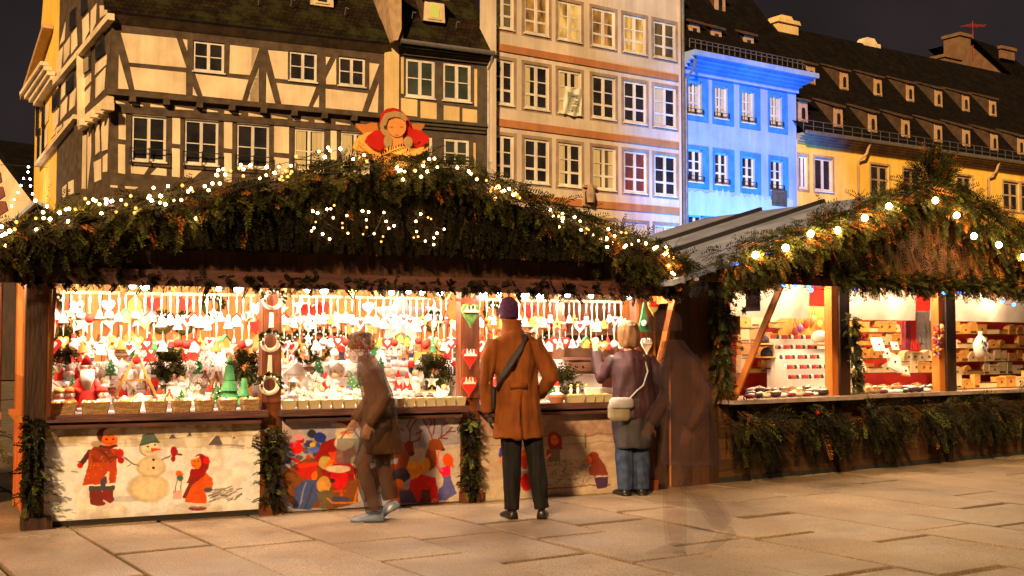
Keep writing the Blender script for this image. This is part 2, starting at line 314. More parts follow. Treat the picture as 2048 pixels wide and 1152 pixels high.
# ================================================================ GROUND
rnd = random.Random(7)
mb = MB(); mb.quad((-300,-60,-.06),(300,-60,-.06),(300,500,-.06),(-300,500,-.06))
K['joint'] = M('joint dirt', (.012,.010,.008), (.03,.025,.02), 20, .95)
K['cobble'] = M('far square stones', (.10,.085,.07), (.17,.14,.11), 2.5, .85, .4, 30)
tag(mb.build('ground', K['joint']), None, None, kind='structure')
K['stone'] = M('pale granite slabs', (.235,.180,.125), (.36,.285,.205), 1.4, .48, .55, 55, spec=.35, detail=10)
def stone_nodes():
    m = K['stone']; t = m.node_tree; N = t.nodes; L = t.links; b = N['Principled BSDF']
    col = b.inputs['Base Color'].links[0].from_socket; tc = [n for n in N if n.type=='TEX_COORD'][0]
    n = N.new('ShaderNodeTexNoise'); n.inputs['Scale'].default_value = 95; n.inputs['Detail'].default_value = 3; L.new(tc.outputs['Object'], n.inputs['Vector'])
    r = N.new('ShaderNodeValToRGB'); r.color_ramp.elements[0].position=.36; r.color_ramp.elements[1].position=.62
    r.color_ramp.elements[0].color=(.50,.46,.42,1); r.color_ramp.elements[1].color=(1.1,1.08,1.05,1); L.new(n.outputs['Fac'], r.inputs['Fac'])
    g = N.new('ShaderNodeNewGeometry'); r2 = N.new('ShaderNodeMapRange'); r2.inputs['To Min'].default_value=.80; r2.inputs['To Max'].default_value=1.08; L.new(g.outputs['Random Per Island'], r2.inputs['Value'])
    n3 = N.new('ShaderNodeTexNoise'); n3.inputs['Scale'].default_value=.9; n3.inputs['Detail'].default_value=8; n3.inputs['Roughness'].default_value=.7; L.new(tc.outputs['Object'], n3.inputs['Vector'])
    r3 = N.new('ShaderNodeMapRange'); r3.inputs['From Min'].default_value=.3; r3.inputs['From Max'].default_value=.7; r3.inputs['To Min'].default_value=.50; r3.inputs['To Max'].default_value=1.2; L.new(n3.outputs['Fac'], r3.inputs['Value'])
    ml = N.new('ShaderNodeMath'); ml.operation='MULTIPLY'; L.new(r2.outputs[0], ml.inputs[0]); L.new(r3.outputs[0], ml.inputs[1])
    a = N.new('ShaderNodeMix'); a.data_type='RGBA'; a.blend_type='MULTIPLY'; a.inputs['Factor'].default_value=1; L.new(col, a.inputs[6]); L.new(r.outputs['Color'], a.inputs[7])
    v = N.new('ShaderNodeVectorMath'); v.operation='SCALE'; L.new(a.outputs[2], v.inputs[0]); L.new(ml.outputs[0], v.inputs['Scale'])
    n4 = N.new('ShaderNodeTexNoise'); n4.inputs['Scale'].default_value=5.5; n4.inputs['Detail'].default_value=10; n4.inputs['Roughness'].default_value=.8; L.new(tc.outputs['Object'], n4.inputs['Vector'])
    r4 = N.new('ShaderNodeMapRange'); r4.inputs['From Min'].default_value=.60; r4.inputs['From Max'].default_value=.70; r4.inputs['To Min'].default_value=1; r4.inputs['To Max'].default_value=.55; L.new(n4.outputs['Fac'], r4.inputs['Value'])
    vo = N.new('ShaderNodeTexVoronoi'); vo.inputs['Scale'].default_value=3.1; L.new(tc.outputs['Object'], vo.inputs['Vector'])
    r5 = N.new('ShaderNodeMapRange'); r5.inputs['From Min'].default_value=.03; r5.inputs['From Max'].default_value=.05; r5.inputs['To Min'].default_value=.30; r5.inputs['To Max'].default_value=1; L.new(vo.outputs['Distance'], r5.inputs['Value'])
    m5 = N.new('ShaderNodeMath'); m5.operation='MULTIPLY'; L.new(r4.outputs[0], m5.inputs[0]); L.new(r5.outputs[0], m5.inputs[1])
    v2 = N.new('ShaderNodeVectorMath'); v2.operation='SCALE'; L.new(v.outputs[0], v2.inputs[0]); L.new(m5.outputs[0], v2.inputs['Scale']); L.new(v2.outputs[0], b.inputs['Base Color'])
    r6 = N.new('ShaderNodeMapRange'); r6.inputs['From Min'].default_value=.35; r6.inputs['From Max'].default_value=.65; r6.inputs['To Min'].default_value=.30; r6.inputs['To Max'].default_value=.66; L.new(n3.outputs['Fac'], r6.inputs['Value']); L.new(r6.outputs[0], b.inputs['Roughness'])
stone_nodes()
GF_ = Fr((0,0), R(32.6)); mb = MB()
def slab(mb, x0, x1, y0, y1, z, tx, ty):
    c = .006; b = len(mb.v); P = []
    for (x, y) in ((x0,y0),(x1,y0),(x1,y1),(x0,y1)): P.append((x, y))
    cx, cy_ = (x0+x1)/2, (y0+y1)/2
    def h(x, y): return z + tx*(x-cx) + ty*(y-cy_)
    for (x, y) in P: mb.v.append((x, y, -.07))
    for (x, y) in P: mb.v.append((x, y, h(x,y)-c))
    for (x, y) in P:
        xx = x + (c if x == x0 else -c); yy = y + (c if y == y0 else -c); mb.v.append((xx, yy, h(xx,yy)))
    for k in range(4):
        j = (k+1) % 4; mb.f += [(b+k,b+j,b+4+j,b+4+k),(b+4+k,b+4+j,b+8+j,b+8+k)]; mb.m += [0,0]
    mb.f.append((b+8,b+9,b+10,b+11)); mb.m.append(0)
g0 = ground(455, 1100); xL = g0.dot(GF_.d)
xs = [xL - .69]; 
while xs[0] > -9: xs.insert(0, xs[0]-rnd.choice([.62,.7,.84]))
xs.append(xL)
while xs[-1] < 15: xs.append(xs[-1] + rnd.choice([.62,.72,.86,.70]))
for i in range(len(xs)-1):
    y = 1.0 + rnd.random()*1.2; gl = rnd.choice([.008,.012,.02])
    while y < 16:
        ln = rnd.choice([.8,1.1,1.35,1.6,1.9]); gp = rnd.choice([.010,.018,.030,.055,.075])
        slab(mb, xs[i]+gl*.5, xs[i+1]-gl*.5-rnd.choice([0,.008,.018]), y+gp, y+ln, rnd.uniform(-.005,.004), rnd.uniform(-.006,.006), rnd.uniform(-.005,.005)); y += ln
o = mb.build('pavement', K['stone']); o.rotation_euler = (0,0,GF_.a); tag(o, None, None, kind='structure')
mb = MB(); mb.quad((-80,12,-.05),(120,12,-.05),(120,140,-.05),(-80,140,-.05)); o = mb.build('square', K['cobble']); tag(o, None, None, kind='structure')

# ================================================================ BUILDINGS
def wall_cells(mb, u0, u1, z0, z1, ops, w0=0., dep=.18, m=0):
    """a wall sheet at w0 with rectangular openings and their reveals"""
    us = sorted(set([u0,u1]+[v for o in ops for v in o[:2]])); zs = sorted(set([z0,z1]+[v for o in ops for v in o[2:4]]))
    for i in range(len(us)-1):
        for j in range(len(zs)-1):
            cu, cz = (us[i]+us[i+1])/2, (zs[j]+zs[j+1])/2
            if any(o[0]<cu<o[1] and o[2]<cz<o[3] for o in ops): continue
            mb.quad((us[i],w0,zs[j]),(us[i+1],w0,zs[j]),(us[i+1],w0,zs[j+1]),(us[i],w0,zs[j+1]), m)
    for (a,b,c,d) in ops:
        e = w0+dep
        mb.quad((a,w0,c),(a,e,c),(a,e,d),(a,w0,d),m); mb.quad((b,w0,c),(b,w0,d),(b,e,d),(b,e,c),m)
        mb.quad((a,w0,d),(a,e,d),(b,e,d),(b,w0,d),m); mb.quad((a,w0,c),(b,w0,c),(b,e,c),(a,e,c),m)
def window(parent, a, b, c, d, w0=.06, cols=2, rows=(.5,), fm='white', gm='glass', fw=.075, mw=.035, mid=.10, arch=0, sur=None, surm=None, cur=None, surd=.03, name='window'):
    """a casement: outer frame, centre post, glazing bars; pane behind, painted surround proud of the wall"""
    mb = MB(); e = .05
    a2, b2, c2, d2 = a+.002, b-.002, c+.002, d-.002
    mb.box(a2,b2,w0,w0+e,c2,c2+fw); mb.box(a2,b2,w0,w0+e,d2-fw,d2); mb.box(a2,a2+fw,w0,w0+e,c2+fw,d2-fw); mb.box(b2-fw,b2,w0,w0+e,c2+fw,d2-fw)
    cx = (a+b)/2; mb.box(cx-mid/2,cx+mid/2,w0-.012,w0+e,c2+fw,d2-fw)
    h = d2-c2-2*fw
    for r in rows:
        zc = c2+fw+h*r; t_ = mw*(1.9 if (r < .4 and len(rows) > 1) else 1)
        mb.box(a2+fw,cx-mid/2,w0+.004,w0+e-.01,zc-t_/2,zc+t_/2); mb.box(cx+mid/2,b2-fw,w0+.004,w0+e-.01,zc-t_/2,zc+t_/2)
    if arch:
        n = 8; pts = [(a2,d2-.001)]; 
        for i in range(n+1):
            t = i/n; pts.append((a2+(b2-a2)*t, d2-.001+arch*math.sin(math.pi*t)))
        pts.append((b2,d2-.001)); mb.prism(pts[1:-1], w0-.07, w0+e)
    if b-a > .7: mb.box(a-.03,b+.03,-.06,w0,c-.05,c-.004)
    wn = mb.build(name, K[fm], parent)
    p = MB(); p.quad((a,w0+.03,c),(b,w0+.03,c),(b,w0+.03,d),(a,w0+.03,d)); p.build('pane', K[gm], wn)
    if cur:
        q = MB(); n = 14; zt = d-fw; 
        for (s0, s1) in cur:
            x0, x1 = a+(b-a)*s0, a+(b-a)*s1
            for i in range(n):
                y0 = w0+.022 - .0; xa, xb = x0+(x1-x0)*i/n, x0+(x1-x0)*(i+1)/n
                q.quad((xa,y0+(i%2)*.006,c+fw),(xb,y0+((i+1)%2)*.006,c+fw),(xb,y0+((i+1)%2)*.006,zt),(xa,y0+(i%2)*.006,zt))
        q.build('curtain', K['curtain'], wn)
    if surm:
        L_, R_, B_, T_ = sur; s = MB()
        s.box(a-L_,a,-surd,.0-.001,c-B_,d+T_); s.box(b,b+R_,-surd,-.001,c-B_,d+T_); s.box(a,b,-surd,-.001,d,d+T_); s.box(a,b,-surd,-.001,c-B_,c-.052 if b-a>.7 else c)
        s.build('surround', K[surm], wn)
    return wn
def zp(off, sc, pts): return [(off[0]+x*sc, off[1]+y*sc) for x, y in pts]
S1Z, S2Z = .3647, .3647
D1 = R(25.5); D2 = R(34.9)
# ---- the half-timbered corner house
x0 = (215-1024)/FPX*38
H = Fr((x0, 38.0), D1)
hh = thing('timbered_house', 'half timbered corner house with cream infill panels and mossy tiled roof', 'house', H)
uE = H.u(768, 0, 200)
def rect(fr, pts, w=0):
    uv = [fr.pix(x, y, w) for x, y in pts]; return uv
top = [((1065,215),(1225,390)), ]
ops_h = []; wins = []
def addw(off, sc, a, b, kind):
    (ua, za), (ub, zb) = H.pix(off[0]+a[0]*sc, off[1]+a[1]*sc), H.pix(off[0]+b[0]*sc, off[1]+b[1]*sc)
    wins.append([ua, ub, zb, za, kind])
addw((0,0),S1Z,(1060,203),(1230,396),'t'); addw((500,0),S2Z,(215,278),(367,452),'t'); addw((500,0),S2Z,(485,320),(632,486),'t')
addw((0,0),S1Z,(722,622),(910,888),'b'); addw((0,0),S1Z,(1012,648),(1197,902),'b'); addw((0,0),S1Z,(1298,674),(1476,925),'b')
addw((500,0),S2Z,(243,704),(407,950),'c'); addw((500,0),S2Z,(497,727),(660,968),'c')
# storeys share one sill and one head height
for ks in ('t','bc'):
    g = [q for q in wins if q[4] in ks]; z0_ = sum(q[2] for q in g)/len(g); z1_ = sum(q[3] for q in g)/len(g)
    for q in g: q[2], q[3] = z0_, z1_
zE = H.pix(500, 66)[1]
mb = MB(); wall_cells(mb, 0, uE, 0, zE, [q[:4] for q in wins], 0, .16); mb.build('wall', K['timber_h'], hh)
for q in wins:
    window(hh, *q[:4], w0=.05, rows=(.5,) if q[4]=='t' else (.47,), gm='glass', arch=0 if q[4]=='t' else .13, fw=.08, cur=[(.08,.40),(.60,.92)] if q[4]=='c' else None, name='window')
# plaster infill: each panel a real shape standing 12 mm proud of the frame
A = (0,0); Bf = (500,0); panels = []
def P(off, *pts): panels.append([H.pix(off[0]+x*.3647, off[1]+y*.3647) for x, y in pts])
P(A,(662,180),(968,210),(1022,372),(708,343)); P(A,(712,367),(1020,398),(1020,520),(738,492)); P(A,(652,298),(706,490),(648,486)); P(A,(1002,215),(1027,218),(1027,280))
P(A,(1058,475),(1082,527),(1057,522)); P(A,(1070,405),(1362,438),(1328,550),(1112,527)); P(A,(1262,247),(1418,265),(1370,412),(1257,402)); P(A,(1418,375),(1418,560),(1356,555))
P(Bf,(98,275),(207,285),(207,437),(137,430)); P(Bf,(90,397),(138,570),(88,565)); P(Bf,(145,455),(362,478),(318,590),(173,572)); P(Bf,(378,522),(378,595),(343,590)); P(Bf,(415,312),(440,315),(417,357))
P(Bf,(472,320),(472,465),(417,462),(417,430)); P(Bf,(415,487),(647,513),(612,618),(415,600)); P(Bf,(655,345),(708,352),(655,495)); P(Bf,(705,457),(700,630),(645,622))
P(Bf,(8,262),(49,267),(8,390)) ; P(Bf,(48,375),(46,560),(0,555),(0,500))
P(A,(650,607),(690,612),(690,768),(650,762)); P(A,(648,790),(686,794),(686,955),(648,948)); P(A,(945,632),(988,637),(988,792),(945,787)); P(A,(943,812),(986,817),(986,973),(943,968))
P(A,(1228,655),(1273,660),(1273,818),(1228,812)); P(A,(1228,838),(1270,842),(1270,1000),(1228,996)); P(Bf,(132,685),(213,694),(213,842),(132,836)); P(Bf,(132,862),(213,870),(213,1000),(132,996)); P(Bf,(442,714),(475,718),(475,880),(442,876))
P(A,(718,908),(815,917),(790,957),(718,950)); P(A,(860,920),(913,927),(913,965),(825,957)); P(A,(1010,930),(1105,937),(1060,977),(1010,970)); P(A,(605,1015),(645,1018),(645,1030),(605,1027)); P(A,(685,1020),(760,1026),(740,1038),(685,1034))
for a, b, c in [(A,(635,552),(684,572)),(A,(718,561),(785,583)),(A,(825,570),(922,592)),(A,(962,585),(1062,605)),(A,(1110,596),(1195,616)),(A,(1230,607),(1322,629)),(A,(1362,619),(1456,643)),(Bf,(118,632),(205,654)),(Bf,(238,644),(320,667)),(Bf,(355,656),(437,677)),(Bf,(470,668),(550,687))]:
    P(a,(b[0],b[1]),(c[0],c[1]-(c[1]-b[1])*.25),(c[0],c[1]),(b[0],c[1]-(c[1]-b[1])*.25))
pm = MB()
ops_pad = [(q[0]-.10,q[1]+.10,q[2]-.09,q[3]+.20) for q in wins]
for pl in panels: pm.prism(pl, -.014, .0)
pm.build('plaster_infill', K['plaster_h'], hh)
jt = MB()
zj = H.pix(300, 205)[1]
for k in range(12):
    uu = .25+k*1.08+.3
    if uu < uE-.2: jt.box(uu, uu+.2, -.22, -.0, zj-.06, zj+.12)
jt.box(-.15, uE, -.20, -.001, zj+.12, zj+.30); jt.box(-.15, uE, -.06, -.001, zj-.42, zj-.24)
jt.build('jetty_beam', K['timber_h'], hh)
for q in wins:
    if q[4] in 'bc':
        ri = MB()
        for (uu) in (q[0]-.06, (q[0]+q[1])/2, q[1]+.06): ri.box(uu-.015,uu+.015,-.16,-.13,q[2]-.12,q[2]+.42)
        ri.box(q[0]-.08,q[1]+.08,-.165,-.135,q[2]+.36,q[2]+.39); ri.box(q[0]-.08,q[1]+.08,-.165,-.135,q[2]-.10,q[2]-.07)
        for k in range(3): ri.box(q[0]-.06,q[0]-.03,-.15,0,q[2]-.1+k*.24,q[2]-.08+k*.24)
        ri.build('window_railing', K['iron'], hh)
rf = MB(); hgt = 6.5
EV = zE+.42
rf.add([(-.3,-.38,EV-.15),(uE,-.38,EV-.15),(uE,5.0,EV+hgt),(-.3,5.0,EV+hgt),(-.3,-.38,EV-.30),(uE,-.38,EV-.30),(uE,5.0,EV+hgt-.4),(-.3,5.0,EV+hgt-.4)],[(0,1,2,3),(4,7,6,5),(0,4,5,1),(0,3,7,4),(1,5,6,2)])
rr = rf.build('roof', K['tile_m'], hh)
sf = MB(); sf.add([(-.2,-.34,EV-.31),(uE,-.34,EV-.31),(uE,-.02,EV-.62),(-.2,-.02,EV-.62)],[(0,3,2,1)]); sf.build('soffit', K['timber_h'], hh)
def dormer(parent, fr, u, zb, w_, wd, ht, m='dorm', back=2.4, rise=1.6, arch=True, glassm='glass', roofm=None, flare=.1, win=.3):
    """small dormer: boarded cheeks, flared lid, little window, roof running back up the slope"""
    mb = MB(); h = wd/2
    mb.prism([(u-h,zb),(u+h,zb),(u+h*.9,zb+ht),(u-h*.9,zb+ht)], w_, w_+.06)
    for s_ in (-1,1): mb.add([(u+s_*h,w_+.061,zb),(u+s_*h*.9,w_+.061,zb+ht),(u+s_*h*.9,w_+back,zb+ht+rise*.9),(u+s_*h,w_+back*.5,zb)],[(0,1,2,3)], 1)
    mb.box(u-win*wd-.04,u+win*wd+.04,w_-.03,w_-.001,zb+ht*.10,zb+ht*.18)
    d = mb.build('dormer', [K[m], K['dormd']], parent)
    r = MB(); f = flare
    r.add([(u-h-f,w_-.12,zb+ht),(u+h+f,w_-.12,zb+ht),(u+h*.7,w_+back,zb+ht+rise),(u-h*.7,w_+back,zb+ht+rise),(u-h-f,w_-.12,zb+ht+.09),(u+h+f,w_-.12,zb+ht+.09),(u+h*.7,w_+back,zb+ht+rise+.05),(u-h*.7,w_+back,zb+ht+rise+.05)],[(0,3,2,1),(4,5,6,7),(0,1,5,4),(1,2,6,5),(3,0,4,7)])
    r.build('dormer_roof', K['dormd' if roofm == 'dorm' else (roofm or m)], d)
    g = MB(); hw = win*wd*.75; z0_, z1_ = zb+ht*.2, zb+ht*.62; pts = [(u-hw,z0_),(u+hw,z0_),(u+hw,z1_)]+([(u+hw*math.cos(a_),z1_+hw*math.sin(a_)) for a_ in (math.pi*.25,math.pi*.5,math.pi*.75)] if arch else [(u+hw,zb+ht*.8),(u-hw,zb+ht*.8)])+[(u-hw,z1_)]
    g.prism(pts, w_-.025, w_-.005); g.build('dormer_window', K[glassm], d)
    return d
ud, zd = H.pix(642, 14, .6); dormer(hh, H, ud, zd, .45, .85, .8, 'plaster_h', 2.0, 1.2, False, 'glass', 'tile_m', .1, .25)
hk = MB()
for (px_, py_) in ((580,8),(688,25),(822,33),(910,52),(515,6)):
    uu, zz = H.pix(px_, py_, .3); hk.bar((uu,.2,zz-.1),(uu,.1,zz+.12),.03,.03); hk.bar((uu,.1,zz+.12),(uu+.12,.1,zz+.10),.03,.03)
hk.build('snow_hook', K['zinc'], hh)
# gable side of the corner house
dv = Vector((-1500/ FPX, 1, 0)).normalized()
gang = math.atan2(-dv.y, -dv.x)       # u runs toward the corner seen from outside left
GS = Fr((x0, 38.0), gang)             # u negative away from the corner, w inward
panels = []
def PG(*pts): panels.append([GS.pix(x*.3647, y*.3647) for x, y in pts])
for pts in [((530,20),(525,130),(497,200),(500,60)),((590,30),(588,75),(550,100),(548,30)),((487,70),(490,170),(455,245),(452,110)),((360,120),(355,220),(328,250)),((420,150),(425,250),(390,300),(392,190)),((385,200),(380,300),(350,350),(352,250)),((347,255),(335,390),(303,440),(318,290)),
  ((587,300),(583,355),(522,412),(525,350)),((580,370),(572,490),(525,540),(527,430)),((500,400),(500,445),(452,500),(455,440)),((498,470),(492,560),(455,610),(455,520)),((425,340),(420,420),(432,330),(436,290)),((418,480),(410,580),(380,610),(385,520)),((370,530),(365,620),(332,665),(335,575)),((325,590),(318,680),(290,730),(292,625)),((360,420),(358,520),(335,550),(340,440)),
  ((598,615),(590,820),(560,830),(555,655)),((545,680),(548,830),(525,850),(523,670)),((590,840),(588,940),(565,945),(565,860)),((555,870),(555,985),(520,1000),(515,890)),((500,690),(500,850),(480,1035),(482,720)),((475,740),(470,1035),(450,1035),(455,745)),((405,985),(405,1060),(378,1070),(375,1000)),((365,1010),(360,1080),(345,1085),(343,1030)),
  ((412,625),(410,645),(385,665),(385,645)),((378,650),(376,675),(350,695),(350,670)),((342,680),(340,700),(315,725),(315,700)),((305,710),(303,735),(280,760),(280,735)),((270,560),(265,660),(248,690),(250,590)),((262,700),(258,790),(235,830),(238,720)),((228,740),(226,850),(200,890),(205,760)),
  ((605,95),(603,150),(598,150),(598,100)),((470,250),(470,290),(440,320),(440,280))]: PG(*pts)
uL = GS.u(112, 0, 400)
zR = GS.pix(205, 10)[1]
gs = MB(); gp = [(0,0),(0,zE+.3),(-5.2,zE+7.5),(uL,zE+3.0),(uL,0)]; gs.prism(gp, 0, .3); gs.build('gable_wall', K['timber_h'], hh).matrix_local = H.M().inverted() @ GS.M()
gp_ = MB()
for pl in panels: gp_.prism(pl, -.014, 0)
gp_.build('gable_infill', K['plaster_h'], hh).matrix_local = H.M().inverted() @ GS.M()
gw = MB()
for pts in [((575,180),(580,290),(530,330),(530,215)),((505,255),(500,380),(455,410),(455,300)),((408,390),(405,490),(365,520),(368,420)),((330,480),(325,580),(290,620),(292,510)),((480,0),(485,50),(450,90),(452,0)),((420,40),(420,140),(388,170),(390,70)),((245,560),(250,690),(232,700),(235,590))]:
    gw = MB(); gw.prism([GS.pix(x*.3647, y*.3647) for x, y in pts], -.05, 0); gw.build('gable_window', K['glass'], hh).matrix_local = H.M().inverted() @ GS.M()
gb = MB()
for (a_, b_, t_) in [((604,90),(300,455),.22),((600,555),(440,690),.34),((600,590),(440,705),.12),((412,640),(200,905),.16),((435,290),(440,690),.2)]:
    (ua, za), (ub, zb) = GS.pix(a_[0]*.3647, a_[1]*.3647, -.15), GS.pix(b_[0]*.3647, b_[1]*.3647, -.15); gb.bar((ua,-.12,za),(ub,-.12,zb), t_, .22)
for k in range(5):
    t = k/5+.08; x_, y_ = 585-145*t, 575+108*t; ua, za = GS.pix(x_*.3647, (y_)*.3647, -.3); gb.box(ua-.12,ua+.12,-.42,-.02,za-.12,za+.12)
gb.build('gable_beam', K['plaster_h'], hh).matrix_local = H.M().inverted() @ GS.M()
gd = MB()
for pts in [((440,690),(440,1060),(415,1060),(415,640))]: gd.prism([GS.pix(x*.3647, y*.3647) for x, y in pts], -.06, 0)
gd.build('gable_post', K['timber_h'], hh).matrix_local = H.M().inverted() @ GS.M()
# ---- neighbour behind the gable on the left: ochre house with a stepped eaves cornice
NB = Fr(GS.W(uL, 0, 0)[:2], gang)
nb = thing('ochre_side_house', 'narrow ochre house with carved eaves behind the timbered gable', 'house', NB)
un = NB.u(66, 0, 400)
q = MB(); zc = NB.pix(70, 197)[1]; q.prism([(0,0),(0,zc+4.0),(-3,zc+5),(un,zc),(un,0)], .02, .4); q.build('wall', K['yellow'], nb)
q = MB()
for k in range(4):
    (ua, za), (ub, zb) = NB.pix(100, 128+k*9, -.3), NB.pix(57+k*3, 190+k*6, -.3); q.bar((ua,-.5+k*.12,za),(ub,-.5+k*.12,zb), .16, .3)
q.build('cornice', K['plaster_h'], nb)
q = MB(); (ua, za), (ub, zb) = NB.pix(96, 52, -.2), NB.pix(50, 197, -.2); q.bar((ua,-.2,za),(ub,-.2,zb), .20, .4); q.build('eaves', K['dorm'], nb)
q = MB()
for (x_, y_) in ((238,760),(212,800),(205,650)):
    uu, zz = NB.pix(x_*.3647, y_*.3647); q.box(uu-.3,uu+.3,-.02,.02,zz-.7,zz+.7)
q.build('window', K['glass'], nb)
# ---- far left little house and its roof
fo = ground(20, 712); FL = Fr((-31.5, 70), R(-40))
fl = thing('far_gabled_house', 'distant cream house end between ochre house and left edge', 'house', FL)
q = MB(); q.prism([(-4,0),(7,0),(7,9.0),(1.5,13.0),(-4,9.0)], 0, 8); q.build('wall', K['plaster_h'], fl)
q = MB(); q.prism([(-4.4,8.7),(1.5,13.0),(7.4,8.7),(7.4,9.1),(1.5,13.5),(-4.4,9.1)], -.5, 8.3); q.build('roof', K['tile_d'], fl)
q = MB(); 
for (a_, c_) in ((-1,6.5),(1.2,6.5),(-1,3.2),(1.2,3.2)): q.box(a_,a_+.9,-.03,0,c_,c_+1.4)
q.build('window', K['glass'], fl)
# ---- firewall strip and second house
SW = Fr(H.W(uE, 0, 0)[:2], D1); u2 = SW.u(975, 0, 200)
us0 = SW.u(797, 0, 200)
h2 = thing('grey_timbered_house', 'narrow grey brown timbered house with moulded gutter right of the yellow strip', 'house', SW)
q = MB(); zt = SW.pix(785, 84)[1]; q.prism([(0.0,0),(us0,0),(us0,zt+.1),(0.0,zt)], -.05, .4); q.build('firewall', K['plaster_2'], h2)
q = MB(); ua = SW.u(765,-.6,100)
pts = [SW.pix(x,y,-.3) for x,y in ((781,85),(790,84),(797,62),(797,30),(796,-60),(770,-60),(772,20),(776,60))]
q.prism(pts, -.62, 1.5); q.build('parapet', K['sand'], h2)
# firewall edge rising along the roofs
q = MB(); q.add([(us0-.45,-.45,zt+.5),(us0,-.45,zt+.5),(us0,5,zt+7.4),(us0-.45,5,zt+7.4),(us0-.45,-.45,zt-.1),(us0,-.45,zt-.1),(us0,5,zt+6.0),(us0-.45,5,zt+6.0)],[(0,1,2,3),(0,4,5,1),(0,3,7,4),(1,5,6,2)]); q.build('parapet_coping', K['firewall'], h2)
zE2 = SW.pix(880, 100)[1]
w2 = []
for a, b in (((853,308),(1014,535)),((1058,348),(1212,570)),((1062,762),(1202,930)),((860,735),(1000,900))):
    (ua, za), (ub, zb) = SW.pix(500+a[0]*.3647, a[1]*.3647), SW.pix(500+b[0]*.3647, b[1]*.3647); w2.append([ua,ub,zb,za])
for i, j in ((0,1),(2,3)):
    z_ = (w2[i][2]+w2[j][2])/2; w2[i][2]=w2[j][2]=z_; z_=(w2[i][3]+w2[j][3])/2; w2[i][3]=w2[j][3]=z_
q = MB(); wall_cells(q, us0, u2, 0, zE2, w2, 0, .14); q.build('wall', K['timber_2'], h2)
for i, x in enumerate(w2): window(h2, *x, w0=.04, rows=(.5,), gm='glass_g', fw=.10, mid=.12)
panels = []
def P2(*pts): panels.append([SW.pix(500+x*.3647, y*.3647) for x, y in pts])
for (a,b) in (((828,299),(842,515)),((1230,378),(1245,585)),((828,537),(917,640)),((935,555),(1023,657)),((1062,578),(1148,680)),((1165,594),(1245,692)),((1225,783),(1237,920))):
    dy = (b[0]-a[0])*.12; P2((a[0],a[1]),(b[0],a[1]+dy),(b[0],b[1]),(a[0],b[1]-dy))
q = MB()
for pl in panels: q.prism(pl, -.014, 0)
q.build('plaster_infill', K['plaster_2'], h2)
q = MB(); zz = SW.pix(900, 258)[1]
for k in range(3): q.box(us0+.1, u2-.1, -.08-.07*k, -.001, zz-.08+.12*k, zz+.035+.12*k)
q.box(us0, u2, -.10, -.001, zE2-.35, zE2-.2); q.box(us0, u2, -.20, -.001, zE2-.2, zE2-.08); q.build('string_moulding', K['timber_2'], h2)
q = MB(); q.tube([(us0-.1,-.42,zE2+.06),(u2+.1,-.42,zE2+.0)], .09, 8); q.tube([(u2+.02,-.40,zE2-.02),(u2+.03,-.30,zE2-.35),(u2-.02,-.12,zE2-.6),(u2-.02,-.12,0)], .055, 7); q.build('gutter', K['zinc'], h2)
q = MB(); q.add([(us0,-.35,zE2),(u2+.1,-.35,zE2),(u2+.1,5,zE2+7.3),(us0,5,zE2+7.3),(us0,-.35,zE2-.15),(u2+.1,-.35,zE2-.15),(u2+.1,5,zE2+6.8),(us0,5,zE2+6.8)],[(0,1,2,3),(4,7,6,5),(0,4,5,1),(0,3,7,4),(1,5,6,2)]); q.build('roof', K['tile_m'], h2)
ud, zd = SW.pix(868, 44, .3); K['dlit'] = glow('lit attic window', (.8,.62,.08), .75)
dormer(h2, SW, ud, zd, .25, .85, .8, 'plaster_h', 2.2, 1.3, True, 'dlit', 'dorm', .12, .28)
# ---- beige house
BE = Fr(SW.W(u2, 0, 0)[:2], D2); uB = BE.u(1361, 0, 250)
be = thing('beige_house', 'tall beige rendered house with mauve window surrounds and terracotta bands', 'house', BE)
def z3(x, y): return (960+x*.4339, y*.4339)
colsx = [(50,155),(203,318),(360,468),(517,625),(663,768),(803,905)]
us = [(BE.pix(*z3(a,760))[0], BE.pix(*z3(b,760))[0]) for a, b in colsx]
us[0] = (max(us[0][0], .18), us[0][1])
cx = (503+608)/2
def zz3(y, x=555): return BE.pix(*z3(x,y))[1]
rowsz = [(zz3(215),zz3(40)),(zz3(545),zz3(350)),(zz3(875,571),zz3(680,571))]
hgt = rowsz[1][1]-rowsz[1][0]; r4t = zz3(1038, 858); rowsz.append((r4t-hgt, r4t))
ztop = rowsz[0][1]+1.5
bops = [(a,b,c,d) for (c,d) in rowsz for (a,b) in us]
q = MB(); wall_cells(q, 0, uB, 0, ztop+1, bops, 0, .16); q.build('wall', K['beige'], be)
q = MB(); q.box(-.02,.16,-.35,.5,0,ztop+1); q.build('corner_pilaster', K['beige'], be)
q = MB(); q.box(uB-.12,uB,-.05,-.001,0,ztop+1); q.build('corner_pilaster', K['beige'], be)
K['lit_y'] = lit('lamplit curtain', (.16,.06,.01), (.95,.50,.10), .75, 3)
K['lit_o'] = lit('lamplit amber room', (.06,.02,.005), (.70,.27,.04), .65, 3)
K['lit_r'] = lit('red curtain', (.05,.004,.004), (.30,.012,.008), .7, 2)
K['lit_d'] = lit('dim room', (.01,.008,.008), (.22,.12,.03), .45, 2.6)
